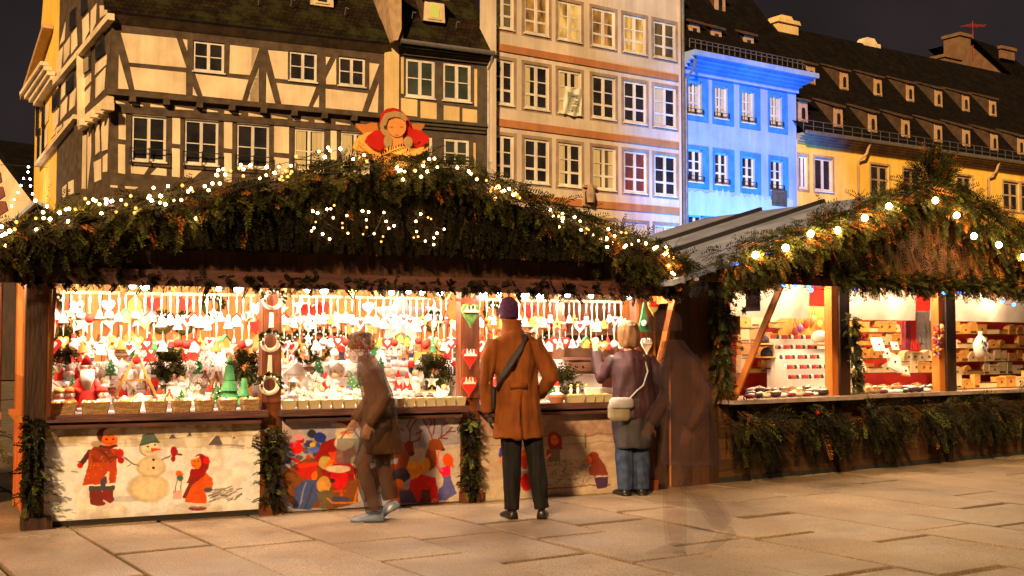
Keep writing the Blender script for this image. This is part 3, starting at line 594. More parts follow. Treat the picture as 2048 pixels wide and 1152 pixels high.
for r in range(4):
    for c in range(6):
        gm = 'glass'; cur = None
        if r == 0: gm = ['lit_d','lit_o','lit_y','lit_o','lit_y','lit_d'][c]
        if r == 2 and c == 4: gm = 'lit_r'
        if r == 2 and c == 3: gm = 'lit_d'
        if r in (1,2) and (c*5+r*3)%4 in (0,1): cur = [(.1,.22+.05*c),(.80-.03*c,.92)][:1+(c+r)%2]
        if r == 3: cur = [(.1,.42),(.58,.9)]
        a,b = us[c]; window(be, a, b, *rowsz[r], w0=.04, rows=(.30,.64), gm=gm, fw=.10, mw=.045, mid=.13, sur=(.12,.13,.13,.12), surm='beige_trim', cur=cur, surd=.010)
for (ya, yb, x) in ((212,245,150),(556,590,150),(925,958,530)):
    z1_, z0_ = BE.pix(*z3(x,ya))[1], BE.pix(*z3(x,yb))[1]; q = MB(); q.box(.17,uB-.13,-.05,-.001,z0_,z1_); q.build('string_course', K['band'], be)
q = MB(); (ua,za),(ub,zb) = BE.pix(*z3(468,865)), BE.pix(*z3(522,955)); q.box(ua,ub,-.10,-.05,zb,za); q.box(ua-.05,ub+.05,-.2,-.05,za,za+.1); q.box(ua+.1,ub-.1,-.14,-.1,zb+.1,za-.15,1)
q.ball(((ua+ub)/2,-.2,za-.45),.13,2); q.lathe([(.16,0),(.2,.3),(.12,.7)],((ua+ub)/2,-.2,zb+.15),8,2); q.build('niche', [K['sand'],K['iron'],K['beige_trim']], be)
q = MB(); (ua,za),(ub,zb) = BE.pix(*z3(378,402)), BE.pix(*z3(462,540))
n = 10
K['banner'] = M('white banner with faded green print', (.55,.60,.45), (.76,.74,.66), 3, .8)
for i in range(n):
    for j in range(n):
        f = lambda i_, j_: (ua+(ub-ua)*i_/n+.04*math.sin(j_*.5), -.10+.03*math.sin(i_*1.3+j_*.4), za+(zb-za)*j_/n+.03*math.sin(i_*.8))
        q.quad(f(i,j+1), f(i+1,j+1), f(i+1,j), f(i,j))
bn = q.build('banner', K['banner'], None); bn.location = BE.o; bn.rotation_euler = (0,0,BE.a)
tag(bn, 'white cloth banner with green print hung over a beige house window', 'banner')
q = MB()
for j in range(13):
    zl = za-.18-j*(za-zb-.3)/13; q.box(ua+.16, ua+.16+(ub-ua-.32)*(.95 if j%4 else .5), -.145, -.135, zl-.022 if j>1 else zl-.05, zl)
K['print'] = M('faded grey green print', (.30,.36,.26), rough=.8)
q.build('printed_lines', K['print'], bn)
q = MB(); q.add([(0,-.3,ztop+1),(uB,-.3,ztop+1),(uB,5,ztop+7),(0,5,ztop+7)],[(0,1,2,3)]); q.build('roof', K['tile_d'], be)
q = MB(); q.tube([(uB+.08,-.1,0),(uB+.08,-.1,ztop)], .07, 8); q.build('downpipe', K['zinc'], be)
# ---- blue house
BU = Fr(BE.W(uB+.16, 0, 0)[:2], D2); 
def z4(x, y): return (1340+x*.4342, y*.4342)
uU = BU.pix(*z4(582,600))[0]
bu = thing('blue_house', 'house flooded with blue light, blue framed windows and deep cornice', 'house', BU)
c1 = [(80,147),(203,265),(328,388),(458,515)]; us = [(BU.pix(*z4(a,450))[0], BU.pix(*z4(b,480))[0]) for a,b in c1]
mw_ = sum(b-a for a,b in us)/4
def m4(x,y): return BU.pix(*z4(x,y))[1]
rz4 = [(m4(358,565),m4(358,415)),(m4(371,865),m4(371,720))]; h3 = m4(262,1000); rz4.append((h3-2.0, h3))
bo = [(a,b,c,d) for (c,d) in rz4 for a,b in us]
zc = m4(330,360)      # underside of the cornice
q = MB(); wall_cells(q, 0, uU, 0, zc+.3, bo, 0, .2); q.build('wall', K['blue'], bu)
for i,(c,d) in enumerate(rz4):
    for (a,b) in us: window(bu, a,b,c,d, w0=.10, rows=(.33,.66), gm='glass', fw=.10, mw=.045, mid=.12, sur=(.12,.36,.26,.16), surm='blue_trim_reveal', surd=.035, cur=[(.1,.35),(.65,.9)] if i==0 else None)  # surround widened at right to paint in the blue-lit window reveals
q = MB()
for i,(dd,za,zb) in enumerate([(.10,-.25,.0),(.22,.0,.14),(.38,.14,.26),(.60,.26,.40),(.78,.40,.62)]): q.box(-.05-.0*i, uU+dd*.9, -dd, -.001-.0005*i, zc+za, zc+zb)
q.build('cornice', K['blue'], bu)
q = MB()
for (a,b) in us:
    for i in (0,1): q = MB(); q.box(a-.05,b+.05,-.10,-.07,rz4[i][0]+.06,rz4[i][0]+.09); q.box(a-.05,b+.05,-.10,-.07,rz4[i][0]+.22,rz4[i][0]+.24); [q.box(x_,x_+.02,-.10,.0,rz4[i][0]+.05,rz4[i][0]+.24) for x_ in (a-.05,(a+b)/2,b+.03)]; q.build('flower_box_rail', K['iron'], bu)
q = MB(); u_, z_ = BU.pix(*z4(500,915)); q.box(u_-.5,u_+.5,-.06,-.02,z_-.35,z_+.4); q.box(u_-.42,u_+.1,-.09,-.06,z_-.2,z_+.2); q.build('wall_plaque', K['timber_2'], bu)
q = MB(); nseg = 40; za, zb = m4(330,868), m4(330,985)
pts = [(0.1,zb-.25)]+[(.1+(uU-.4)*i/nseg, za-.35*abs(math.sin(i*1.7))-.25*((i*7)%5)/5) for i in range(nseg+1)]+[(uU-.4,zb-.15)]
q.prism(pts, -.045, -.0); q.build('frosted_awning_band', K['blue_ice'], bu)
q = MB(); zr = zc+.66; q.add([(0,-.5,zr),(uU+.3,-.5,zr),(uU-1.0,6.0,zr+9.0),(0,6.0,zr+9.0),(0,12,zr),(uU+.3,12,zr)],[(0,1,2,3),(1,5,2),(0,3,4),(2,5,4,3)]); q.build('roof', K['tile_d'], bu)
for (x,y,w_) in ((114,170,.35),(215,195,.35),(364,222,.35),(232,30,1.6)):
    wq = .3; ud, zd = BU.pix(*z4(x,y+44), wq+(1.2 if w_>1 else 0)); dormer(bu, BU, ud, zd, wq+(1.2 if w_>1 else 0), .68, 1.0, 'dorm', 1.4, .7, False, 'glass', 'dormd', .14, .22)
q = MB(); 
for zz in (zr+.35, zr+.5): q.box(0,uU+.2,-.42,-.39,zz,zz+.03)
for k in range(22): q.box(k*uU/21,k*uU/21+.03,-.42,-.39,zr,zr+.53)
q.build('snow_guard', K['zinc'], bu)
q = MB(); q.tube([(.15,-.6,zc+.4),(.2,-.5,zc-.1),(.05,-.12,zc-.5),(.03,-.12,0)], .06, 7); q.build('downpipe', K['zinc'], bu)
# ---- long ochre house
YE = Fr(BU.W(uU, 0, 0)[:2], R(33.6)); uY = 26
def z5(x,y): return (1580+x*.4168, y*.4168)
ye = thing('long_ochre_house', 'long ochre house with two rows of small dormers on dark roof', 'house', YE)
zeY = YE.pix(*z5(600,745))[1]
wy = []
for (a,b,t,bt) in ((35,85,765,915),(118,205,775,930),(388,475,790,925),(545,630,810,960),(668,745,830,1000),(803,875,845,992),(1025,1100,875,1030),(1112,1180,888,1040)):
    ua = max(.12,YE.pix(*z5(a,(t+bt)/2))[0]); ub = YE.pix(*z5(b,(t+bt)/2))[0]; wy.append([ua,ub,0,0])
zt_ = YE.pix(*z5(432,792))[1]; zb_ = YE.pix(*z5(839,990))[1]
for x in wy: x[2], x[3] = zb_, zt_
q = MB(); wall_cells(q, 0, uY, 0, zeY, wy, 0, .16); q.build('wall', K['yellow'], ye)
for i,x in enumerate(wy): window(ye, *x, w0=.08, rows=(.55,) if i>1 else (), fm='sand' if i>1 else 'white', gm='lit_d' if i==4 else 'glass', fw=.12, mid=.13, mw=.08, sur=(.10,.10,.10,.10), surm='sand', surd=.02)
q = MB()
for i,(dd,za,zb) in enumerate([(.06,-.18,-.08),(.14,-.08,.04),(.24,.04,.14),(.36,.14,.25)]): q.box(0.02,uY,-dd,-.001-.0005*i,zeY+za,zeY+zb)
q.build('cornice', K['sand'], ye)
def roofw(z): return (z-zeY-.25)/1.15-.5
q = MB(); zr = zeY+.27; rh = YE.pix(*z5(400,232), 6.0)[1]-zr; rd = rh/1.15
q.add([(0,-.5,zr),(uY,-.5,zr),(uY,rd-.5,zr+rh),(-3.5,rd-.5,zr+rh),(uY,2*rd,zr-1),(-1.5,2*rd,zr-1)],[(0,1,2,3),(3,2,4,5),(1,4,2)]); q.build('roof', K['tile_d'], ye)
for row, xs_, wd in (('A',[(35,85,505,590),(200,258,530,615),(368,420,565,645),(525,580,590,670),(683,735,613,695),(822,866,640,715),(957,1000,660,735),(1088,1125,682,750)],.55),('B',[(70,125,322,410),(230,285,358,440),(392,447,388,470),(548,600,415,490),(686,735,440,520),(820,863,467,540),(950,992,492,565)],2.6)):
    zs_ = []
    for (a,b,t,bt) in xs_: zs_.append(YE.pix(*z5((a+b)/2,bt), wd)[1])
    zm = sum(zs_)/len(zs_); wd = roofw(zm)+0.0
    for (a,b,t,bt) in xs_:
        ua,_ = YE.pix(*z5((a+b)/2,(t+bt)/2), wd); dormer(ye, YE, ua, zm-.1, wd-.05, .62, 1.0, 'dorm', 1.7, .75, True, 'glass', 'dormd', .08, .24)
q = MB()
for zz in (zr+.30, zr+.55): q.box(0,uY,-.43,-.41,zz,zz+.022)
for k in range(40): q.box(k*uY/39,k*uY/39+.022,-.43,-.41,zr,zr+.56)
q.build('snow_guard', K['zinc'], ye)
q = MB(); q.tube([(0,-.6,zr-.02),(uY,-.6,zr-.02)], .09, 6); q.build('gutter', K['zinc'], ye)
for x in (325, 950):
    ua,_ = YE.pix(*z5(x,850),-.1); q = MB(); q.tube([(ua+.45,-.5,zr-.1),(ua+.35,-.35,zeY-.35),(ua,-.14,zeY-.7),(ua,-.14,0)], .065, 7); q.build('downpipe', K['sand'], ye)
u_, z_ = YE.pix(*z5(375,232), rd-.3); q = MB(); q.box(u_-.7,u_+.7,rd-.6,rd+.2,z_-1,z_+.25); q.prism([(u_-.6,z_+.25),(u_+.6,z_+.25),(u_+.3,z_+.55),(u_-.3,z_+.55)], rd-.5, rd+.1); q.build('chimney', K['plaster_h'], ye)
u_, z_ = YE.pix(1560, 75, rd-.3); q = MB(); q.box(u_-.75,u_+.75,rd-.9,rd+.2,z_-2,z_+.6); q.prism([(u_-.85,z_+.6),(u_+.85,z_+.6),(u_+.75,z_+.8),(u_-.75,z_+.8)], rd-1.0, rd+.3); q.prism([(u_-.65,z_+.8),(u_+.55,z_+.8),(u_+.35,z_+1.05),(u_-.4,z_+1.05)], rd-.8, rd+.1); q.build('chimney', K['plaster_2'], ye)
# ---- the higher firewall beyond
RW = Fr(YE.W(0, rd*.5, 0)[:2], YE.a)
rw = thing('far_firewall_house', 'dark taller roof with brown firewall and chimneys beyond the ochre house', 'house', RW)
def z5w(x,y,w): return RW.pix(*z5(x,y), w)
q = MB(); q.prism([z5w(830,200,6),z5w(850,195,6),z5w(1123,430,6),z5w(1350,640,6),z5w(1350,820,6),z5w(1123,620,6),z5w(930,350,6),z5w(830,332,6)], 6, 7); q.build('firewall', K['firewall'], rw)
q = MB(); q.prism([z5w(850,192,6),z5w(980,235,6),z5w(1123,345,6),z5w(1400,560,6),z5w(1400,700,6),z5w(1123,440,6)], 5.6, 9); q.build('roof', K['tile_d'], rw)
for (a,b,t,bt,nm) in ((775,830,165,330,1),(703,778,268,330,0),(975,1040,228,300,0)):
    q = MB(); (ua,za),(ub,zb) = z5w(a,t,6),z5w(b,bt,6); q.box(ua,ub,5.4,6.6,zb,za-.2); q.box(ua-.1,ub+.1,5.3,6.7,za-.2,za); q.build('chimney', K['firewall'], rw)
q = MB(); u_,z_ = z5w(870,125,6); q.tube([(u_,5.9,z_-2.2),(u_,5.9,z_+.3)],.03,5); q.bar((u_-.8,5.9,z_-.1),(u_+1.3,5.9,z_+.15),.05,.05)
for k in range(5): q.bar((u_-.7+k*.4,5.5,z_-.08+k*.05),(u_-.7+k*.4,6.3,z_-.08+k*.05),.03,.03)
K['ant'] = M('rusty red aerial', (.30,.04,.03), rough=.6); q.build('aerial', K['ant'], rw)
# blue projector light on the blue house (its beam comes from behind the stalls)
def spot(name, loc, target, power, color, size, blend=.6, rad=.3):
    l = bpy.data.lights.new(name, 'SPOT'); o = bpy.data.objects.new(name, l); COL.objects.link(o)
    l.energy = power; l.color = color; l.spot_size = R(size); l.spot_blend = blend; l.shadow_soft_size = rad
    o.location = loc; aim(o, Vector(target)-Vector(loc)); return o
cU = BU.W(uU*.5, 0, 7.0); pl = BU.W(uU*.45, -13, 1.2)
spot('blue_spot', pl, BU.W(uU*.5,0,6.0), 11500, (.04,.21,1), 58, .35)
spot('blue_spot', BU.W(uU*.25,-7,1.0), BU.W(uU*.3,0,9.5), 5200, (.03,.42,1), 60, .5)
spot('blue_spot', BU.W(uU*.5,-5,5.5), (5.6,14.6,2.9), 60000, (.05,.20,1), 13, .8)  # added: stands in for blue light the house reflects onto the stall roof
# ================================================================ STALLS
P0 = ground(85, 1055); S1 = Fr(P0, R(25.5))
rnd = random.Random(11)
def fz(w_, px_, py_): return S1.pix(px_, py_, w_)[1]
uA0, uA1 = S1.u(50), S1.u(92); uB0, uB1 = S1.u(522), S1.u(560); uC0, uC1 = S1.u(918), S1.u(955); uD0, uD1 = S1.u(1268), S1.u(1302); uR = S1.u(1330)
GW = -.62                                             # the gable stands this far in front of the counter
zBm = S1.pix(540, 574, GW)[1]                         # underside of the eaves beam
uGL, zGL = S1.pix(-8, 478, GW); uGR, zGR = S1.pix(1349, 548, GW); uAp, zAp = S1.pix(800, 352, GW)
zG = (zGL+zGR)/2
st = thing('market_stall', 'wooden market stall with wide fir covered gable and painted winter panels', 'stall', S1)
q = MB(); q.box(uA0,uA1,-.07,.08,0,zBm+.12); q.box(uA0-.01,uA1+.06,-.12,.06,0,.09); q.build('corner_post', K['wood_d'], st)
for (a,b) in ((uB0,uB1),(uC0,uC1),(uD0,uD1)):
    q = MB(); q.box(a,b,-.05,.08,0,zBm+.12); q.box(a-.02,b+.02,-.09,-.05,0,.10); q.box(a+.012,b-.012,-.062,-.05,.92,zBm); q.build('post', K['wood_r'], st)
q = MB(); q.box(uD1,uR,-.02,.05,0,zBm+.1); q.build('end_boards', K['planks'], st)
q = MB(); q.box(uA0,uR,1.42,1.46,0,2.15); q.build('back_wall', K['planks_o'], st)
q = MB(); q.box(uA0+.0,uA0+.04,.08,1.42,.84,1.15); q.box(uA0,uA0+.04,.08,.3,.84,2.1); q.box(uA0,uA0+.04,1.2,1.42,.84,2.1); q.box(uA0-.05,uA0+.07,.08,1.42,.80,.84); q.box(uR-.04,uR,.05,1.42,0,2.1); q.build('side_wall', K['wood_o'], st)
K['redpanel'] = M('red orange painted board', (.45,.05,.015), (.62,.20,.04), 5, .6)
q = MB(); q.box(uA0,uA0+.03,.08,1.42,.1,.80); q.build('side_panel', K['redpanel'], st)
q = MB(); q.box(uA1,uR-.04,.02,.06,.06,.80); q.build('front_wall', K['wood_d'], st)
q = MB(); q.box(uA1-.0,uR-.04,-.03,.62,.80,.835); q.build('counter', K['wood_r'], st)
for (a,b) in ((uA1,uB0-.0),(uB1,uC0),(uC1,uD0)):
    q = MB(); zt_ = .86; q.box(a-.03 if a>uA1 else a-.0,b+.03,-.16,-.03-.004,zt_-.055,zt_); q.box(a+.02,b-.02,-.13,-.04,zt_-.105,zt_-.077); q.build('counter_ledge', K['beam'], st)
q = MB(); q.box(uA1,uR,-.02,.12,-.0,.05); q.build('plinth', K['iron'], st)
# roof
q = MB(); OV = .12
for (ua,ub,za,zb) in ((uGL-.1,uAp,zG,zAp),(uGR+.1,uAp,zG,zAp)):
    q.add([(ua,GW-OV,za),(ub,GW-OV,zb),(ub,2.2,zb),(ua,2.2,za),(ua,GW-OV,za+.05),(ub,GW-OV,zb+.05),(ub,2.2,zb+.05),(ua,2.2,za+.05)],[(0,1,2,3),(4,7,6,5),(0,4,5,1),(0,3,7,4),(3,2,6,7),(1,5,6,2)])
q.build('roof', K['planks'], st)
q = MB(); q.prism([(uGL,zBm),(uGR,zBm),(uGR,zG-.01),(uAp,zAp-.01),(uGL,zG-.01)], GW, GW+.03); q.build('gable_boards', K['planks'], st)
q = MB(); q.box(uGL-.05,uGR+.05,GW-.07,GW-.002,zBm-.01,zBm+.11); q.build('eaves_beam', K['beam'], st)
for (ua,za,ub,zb) in ((uGL-.05,zG-.05,uAp,zAp-.04),(uGR+.05,zG-.05,uAp,zAp-.04)):
    q = MB(); q.bar((ua,GW-.035,za),(ub,GW-.035,zb), .14, .06); q.build('bargeboard', K['wood_r'], st)
q = MB(); q.box(uA0,uR,GW+.035,1.42,zBm+.13,zBm+.15); q.build('ceiling', K['planks_o'], st)
# triangular wind shutters that stick out beside the openings
def shutter(fr, u, z0_, z1_, wt, wb, m, name='side_shutter', parent=None, th=.025, fw=.05):
    mb = MB(); A_ = [(-0.02,z0_),(-wb,z0_),(-wt,z1_),(-.02,z1_)]
    for i in range(4):
        (w0,a),(w1,b) = A_[i], A_[(i+1)%4]; mb.bar((u,w0,a),(u,w1,b), fw, th) if abs(w1-w0)>1e9 else mb.obox(((u),(w0+w1)/2,(a+b)/2), (th/2,0,0), Vector((0,(w1-w0)/2,(b-a)/2)), Vector((0,-(b-a),(w1-w0))).normalized()*fw/2)
    return mb.build(name, K[m], parent)
zc_ = .87
s_ = shutter(S1, uA1+.015, zc_, zBm-.02, .50, .16, 'wood_r', parent=st, fw=.09)
q = MB(); q.add([(uA1+.012,-.03,zc_),(uA1+.012,-.16,zc_),(uA1+.012,-.5,zBm-.02),(uA1+.012,-.03,zBm-.02),(uA1+.024,-.03,zc_),(uA1+.024,-.16,zc_),(uA1+.024,-.5,zBm-.02),(uA1+.024,-.03,zBm-.02)],[(0,1,2,3),(4,7,6,5),(0,4,5,1),(1,5,6,2)]); q.build('shutter_board', K['wood_o'], s_)
s_ = shutter(S1, uD1-.0, 1.12, zBm-.02, .40, .10, 'wood_o', parent=st, fw=.08)
# hanging rails, three bays, two levels
RW_ = .10
zr1 = S1.pix(400, 589, RW_)[1]; zr2 = S1.pix(400, 640, RW_)[1]; K['rail'] = M('pale orange rail', (.50,.30,.10), (.66,.44,.20), 8, .5)
bays = [(uA1+.03,uB0-.02,'left'),(uB1+.02,uC0-.02,'middle'),(uC1+.02,uD0-.05,'right')]
for (a,b,nm) in bays:
    for z_ in (zr1,zr2):
        q = MB(); q.box(a,b,RW_-.01,RW_+.012,z_-.011,z_+.011)
        k = a+.03
        while k < b: q.ball((k,RW_-.02,z_),.010,1,n=6,k=4); k += .068
        q.build('hanging_rail', [K['rail'],K['cream']], st)
# stepped display covered with white cloth
steps = [(.05,.32,.87),(.32,.55,.97),(.55,.78,1.10),(.78,1.02,1.25)]
for (a,b,nm) in bays:
    q = MB()
    for (w0,w1,z_) in steps[(0 if nm!='right' else 0):]: q.box(a-.01,b+.01,w0+.001,1.02,.836,z_)
    q.build('display_steps', K['snowc'], st)
# ---------------------------------------------------------------- painted panels
def srgb(c): return np.power(np.array(c, float)/255., 2.2)
class Art:
    def __init__(s, W_, H_, UL, UR, LR, LL, base, seed=1):
        s.W, s.H = W_, H_; gx, gy = np.meshgrid(np.linspace(0,1,W_), np.linspace(0,1,H_)); s.gx, s.gy = gx, gy
        UL, UR, LR, LL = [np.array(v, float) for v in (UL,UR,LR,LL)]
        P_ = (1-gy)[...,None]*((1-gx)[...,None]*UL+gx[...,None]*UR)+gy[...,None]*((1-gx)[...,None]*LL+gx[...,None]*LR)
        r = np.random.RandomState(seed); s.r = r
        s.X, s.Y = P_[...,0], P_[...,1]; s.sc = abs(UR[0]-UL[0])/W_
        s.X = s.X + ((s.noise(14)-.5)*4+(s.noise(70)-.5)*1.7)*s.sc; s.Y = s.Y + ((s.noise(14)-.5)*4+(s.noise(70)-.5)*1.7)*s.sc
        s.img = np.zeros((H_,W_,3))+srgb(base)
    def noise(s, n):
        g = s.r.rand(int(n*s.H/s.W)+3, n+3); x = s.gx*n; y = s.gy*(n*s.H/s.W); i = x.astype(int); j = y.astype(int); fx = x-i; fy = y-j
        fx = fx*fx*(3-2*fx); fy = fy*fy*(3-2*fy)
        return (g[j,i]*(1-fx)+g[j,i+1]*fx)*(1-fy)+(g[j+1,i]*(1-fx)+g[j+1,i+1]*fx)*fy
    def put(s, a, col, tex=.25):
        a = np.clip(a,0,1)[...,None]; c = srgb(col)*(1-tex/2+tex*s.noise(60))[...,None]; s.img = s.img*(1-a)+c*a
    def ell(s, cx, cy_, rx, ry, col, ang=0, soft=.12, a=1, tex=.25):
        c, n = math.cos(ang), math.sin(ang); dx, dy = s.X-cx, s.Y-cy_; d = np.sqrt(((dx*c+dy*n)/rx)**2+((-dx*n+dy*c)/ry)**2)
        s.put(a*(1-np.clip((d-1)/soft+.5,0,1)), col, tex); return s
    def poly(s, pts, col, a=1, tex=.25):
        ins = np.zeros_like(s.X, bool); n = len(pts)
        for i in range(n):
            (x1,y1),(x2,y2) = pts[i], pts[(i+1)%n]
            if y1 == y2: continue
            c = ((y1 > s.Y) != (y2 > s.Y)) & (s.X < (x2-x1)*(s.Y-y1)/(y2-y1)+x1); ins ^= c
        s.put(a*ins.astype(float), col, tex); return s
    def line(s, pts, w_, col, a=1):
        d = np.full_like(s.X, 1e9)
        for (x1,y1),(x2,y2) in zip(pts[:-1], pts[1:]):
            t = np.clip(((s.X-x1)*(x2-x1)+(s.Y-y1)*(y2-y1))/max((x2-x1)**2+(y2-y1)**2,1e-6),0,1)
            d = np.minimum(d, np.hypot(s.X-x1-t*(x2-x1), s.Y-y1-t*(y2-y1)))
        s.put(a*(1-np.clip((d-w_/2)/s.sc+.5,0,1)), col); return s
    def wash(s, y0, y1, col, a=1):
        t = np.clip((s.gy-y0)/max(y1-y0,1e-6),0,1); s.put(a*(t>0)*(t<1)*1.0, col, .2); return s
    def mottled(s, n, col, a, lo=.5):
        s.put(a*np.clip((s.noise(n)-lo)*5,0,1), col, .1); return s
    def mesh(s, name, fr, UL, LR, w_, mat, parent):
        s.img *= (.86+.14*s.noise(90)+.10*s.noise(34)+.06*s.noise(8))[...,None]; g_ = s.img.copy(); g_[1:-1,1:-1] = 1.0*s.img[1:-1,1:-1]+.0*(s.img[:-2,1:-1]+s.img[2:,1:-1]+s.img[1:-1,:-2]+s.img[1:-1,2:]); lum_ = g_.mean(2,keepdims=True); s.img = np.clip(lum_+(g_-lum_)*1.3,0,1)*.88
        dirt = np.clip((s.gy-.90)*8,0,1)*s.noise(20); s.img *= (1-.35*dirt)[...,None]
        (u0,z1),(u1,z0_) = UL, LR; n = s.W*s.H; us_ = u0+(u1-u0)*s.gx; zs_ = z1+(z0_-z1)*s.gy
        co = np.stack([us_.ravel(), np.full(n,w_), zs_.ravel()],1); idx = np.arange(n).reshape(s.H,s.W)
        f = np.stack([idx[1:,:-1].ravel(), idx[1:,1:].ravel(), idx[:-1,1:].ravel(), idx[:-1,:-1].ravel()],1)
        me = bpy.data.meshes.new(name); me.from_pydata(co.tolist(), [], f.tolist()); me.materials.append(mat)
        at = me.color_attributes.new('Col','FLOAT_COLOR','POINT'); c = np.ones((n,4)); c[:,:3] = np.clip(s.img,0,1).reshape(-1,3); at.data.foreach_set('color', c.ravel())
        o = bpy.data.objects.new(name, me); COL.objects.link(o); o.parent = parent; return o
def panel(parent, art, pa, pb, w_=-.03, label=None):
    (u0,z1) = S1.pix(*pa, w_); (u1,z0_) = S1.pix(*pb, w_); z1 = min(z1, .79)
    q = MB(); e = .018; q.box(u0-e,u1+e,w_+.004,w_+.045,z0_-e,z1+e); f = q.build('picture_board', K['wood_d'], parent)
    if label: f['label'] = label
    art.mesh('painted_picture', S1, (u0,z1), (u1,z0_), w_, K['paint'], f)
a = Art(380,176,(288,150),(1705,118),(1700,730),(275,812),(226,231,238),3)
a.wash(-.1,.18,(150,128,96)).wash(.10,.20,(168,150,122),.8).mottled(26,(190,180,165),.35).mottled(9,(176,150,112),.3)
a.poly([(288,240),(700,230),(1705,200),(1705,330),(288,300)],(178,164,142),.7).mottled(40,(245,240,228),.4,.6).mottled(18,(248,244,236),.5,.55)
a.line([(288,240),(600,215),(900,232),(1300,228),(1700,190)],10,(120,112,100),.5).line([(288,270),(700,290),(1100,250),(1700,235)],6,(140,130,118),.5)
for (x,y,w_) in ((1108,240,30),(1215,230,26),(1405,270,62),(1525,245,18)): a.poly([(x-w_,y+w_*.5),(x-w_*.3,y-w_*.5),(x+w_*.2,y-w_*.5),(x+w_*.7,y+w_*.4)],(92,82,88)).line([(x-w_,y+w_*.4),(x-w_*.2,y-w_*.6)],6,(225,218,205))
a.line([(1400,300),(1590,305)],10,(110,105,125),.7)
for k in range(60):
    x = 285+a.r.rand()*240*(1-a.r.rand()*.5); y = 400+a.r.rand()*400; a.line([(x,y),(x+40*a.r.rand()+10,y+a.r.rand()*20-6)],5+a.r.rand()*7,[(70,92,96),(236,232,222),(98,116,118),(50,70,70)][k%4],.75)
for k in range(16):
    x = 1600+a.r.rand()*100; y = 280+a.r.rand()*400; a.line([(x,y),(x+30,y+20-40*a.r.rand())],5,(120,130,110),.5)
a.ell(800,660,90,22,(168,166,178),a=.6).ell(945,590,132,92,(166,150,128),soft=.25).ell(950,585,122,84,(214,200,172),soft=.35).ell(970,600,80,60,(226,212,184),soft=.8)
a.ell(965,445,95,70,(170,154,132),soft=.2).ell(968,442,86,63,(216,203,176),soft=.4).ell(955,320,66,58,(176,162,142),soft=.2).ell(958,322,58,52,(222,212,190),soft=.3)
a.poly([(885,305),(902,222),(945,212),(985,220),(1018,278),(950,282)],(82,98,92)).line([(888,300),(955,280),(1018,280)],12,(64,80,78)).line([(888,305),(890,350),(930,372)],4,(60,60,60))
a.poly([(962,318),(1040,330),(965,345)],(196,88,44)).ell(942,308,7,7,(40,36,34)).ell(990,300,7,7,(40,36,34)).ell(980,398,9,9,(40,36,40)).ell(980,452,10,10,(40,36,40))
for k in range(6): a.ell(935+k*9,345+(k%2)*4,3,3,(50,46,44))
a.line([(885,430),(830,412),(790,380)],7,(80,54,44)).line([(840,415),(815,445)],4,(80,54,44)).line([(1035,398),(1090,375)],8,(80,54,44)).ell(1112,345,24,34,(150,38,28)).ell(1110,392,14,20,(140,34,26)).line([(1120,365),(1160,365)],14,(130,34,30))
# older child
a.line([(575,345),(540,395),(505,440)],34,(78,40,46)).ell(508,436,20,18,(190,52,34)).poly([(585,320),(740,320),(745,470),(735,545),(525,572),(560,430),(570,350)],(170,78,32)).poly([(595,300),(690,300),(735,395),(700,420),(595,415),(575,350)],(118,56,30))
a.line([(600,350),(650,395),(750,370)],42,(140,66,34)).line([(640,330),(690,390),(745,375)],16,(96,46,28)).ell(758,352,26,30,(172,64,36)).ell(770,400,22,22,(150,50,34)).line([(780,370),(810,400)],5,(90,50,40))
a.line([(525,567),(620,570),(660,550),(685,480)],12,(232,222,208)).line([(690,480),(690,560),(745,548)],10,(232,222,208)).poly([(640,520),(678,500),(676,570),(640,565)],(70,66,84))
a.poly([(568,572),(730,565),(735,600),(575,605)],(66,66,70)).poly([(575,602),(650,600),(660,640),(655,700),(580,690)],(106,46,42)).poly([(655,600),(725,598),(728,670),(700,690),(655,660)],(112,48,44)).ell(625,690,45,18,(104,48,44))
a.ell(680,225,66,58,(78,38,32)).ell(715,215,56,36,(206,178,158)).ell(700,262,50,46,(208,112,58)).ell(680,250,8,6,(60,30,20)).ell(722,250,8,6,(60,30,20)).line([(680,280),(712,282)],5,(130,40,24)).ell(668,268,12,10,(218,98,50),a=.7)
a.ell(612,285,34,24,(170,150,132)).line([(640,305),(700,312),(735,300)],20,(80,42,48))
for k in range(18): a.ell(560+a.r.rand()*180,340+a.r.rand()*190,4,4,(224,150,90),a=.7)
# small child
a.poly([(1235,480),(1310,470),(1370,520),(1375,590),(1335,600),(1330,700),(1185,690),(1200,580)],(196,96,38)).line([(1320,500),(1360,560),(1345,600)],40,(204,104,42)).ell(1345,600,30,16,(70,74,86)).line([(1190,688),(1330,696)],16,(230,216,200)).ell(1270,722,60,16,(120,60,64))
a.poly([(1225,460),(1330,460),(1320,490),(1235,560),(1195,550)],(136,36,46)).ell(1295,420,56,60,(132,34,38)).ell(1335,400,22,26,(214,48,34)).ell(1262,418,36,40,(214,122,68)).line([(1240,390),(1280,380)],10,(232,222,208)).ell(1252,412,5,5,(60,30,20)).ell(1278,408,5,5,(60,30,20)).line([(1240,436),(1262,440)],5,(150,40,30)).line([(1185,640),(1240,520)],24,(110,52,44))
a.ell(1145,492,24,22,(206,110,40)).ell(1150,518,22,18,(70,96,96)).line([(1128,530),(1125,610)],5,(50,56,60)).line([(1160,530),(1160,600)],5,(50,56,60))
for k in range(6): a.line([(1118+k*9,600),(1114+k*10,655)],5,(206,80,44))
for k in range(40):
    x = 1345+a.r.rand()*200; y = 600+a.r.rand()*90-(x-1345)*.1; a.line([(x,y),(x+40,y-22*a.r.rand())],7,[(92,84,86),(60,56,60),(150,142,140)][k%3],.9)
a.ell(1240,700,120,18,(160,150,150),a=.35)
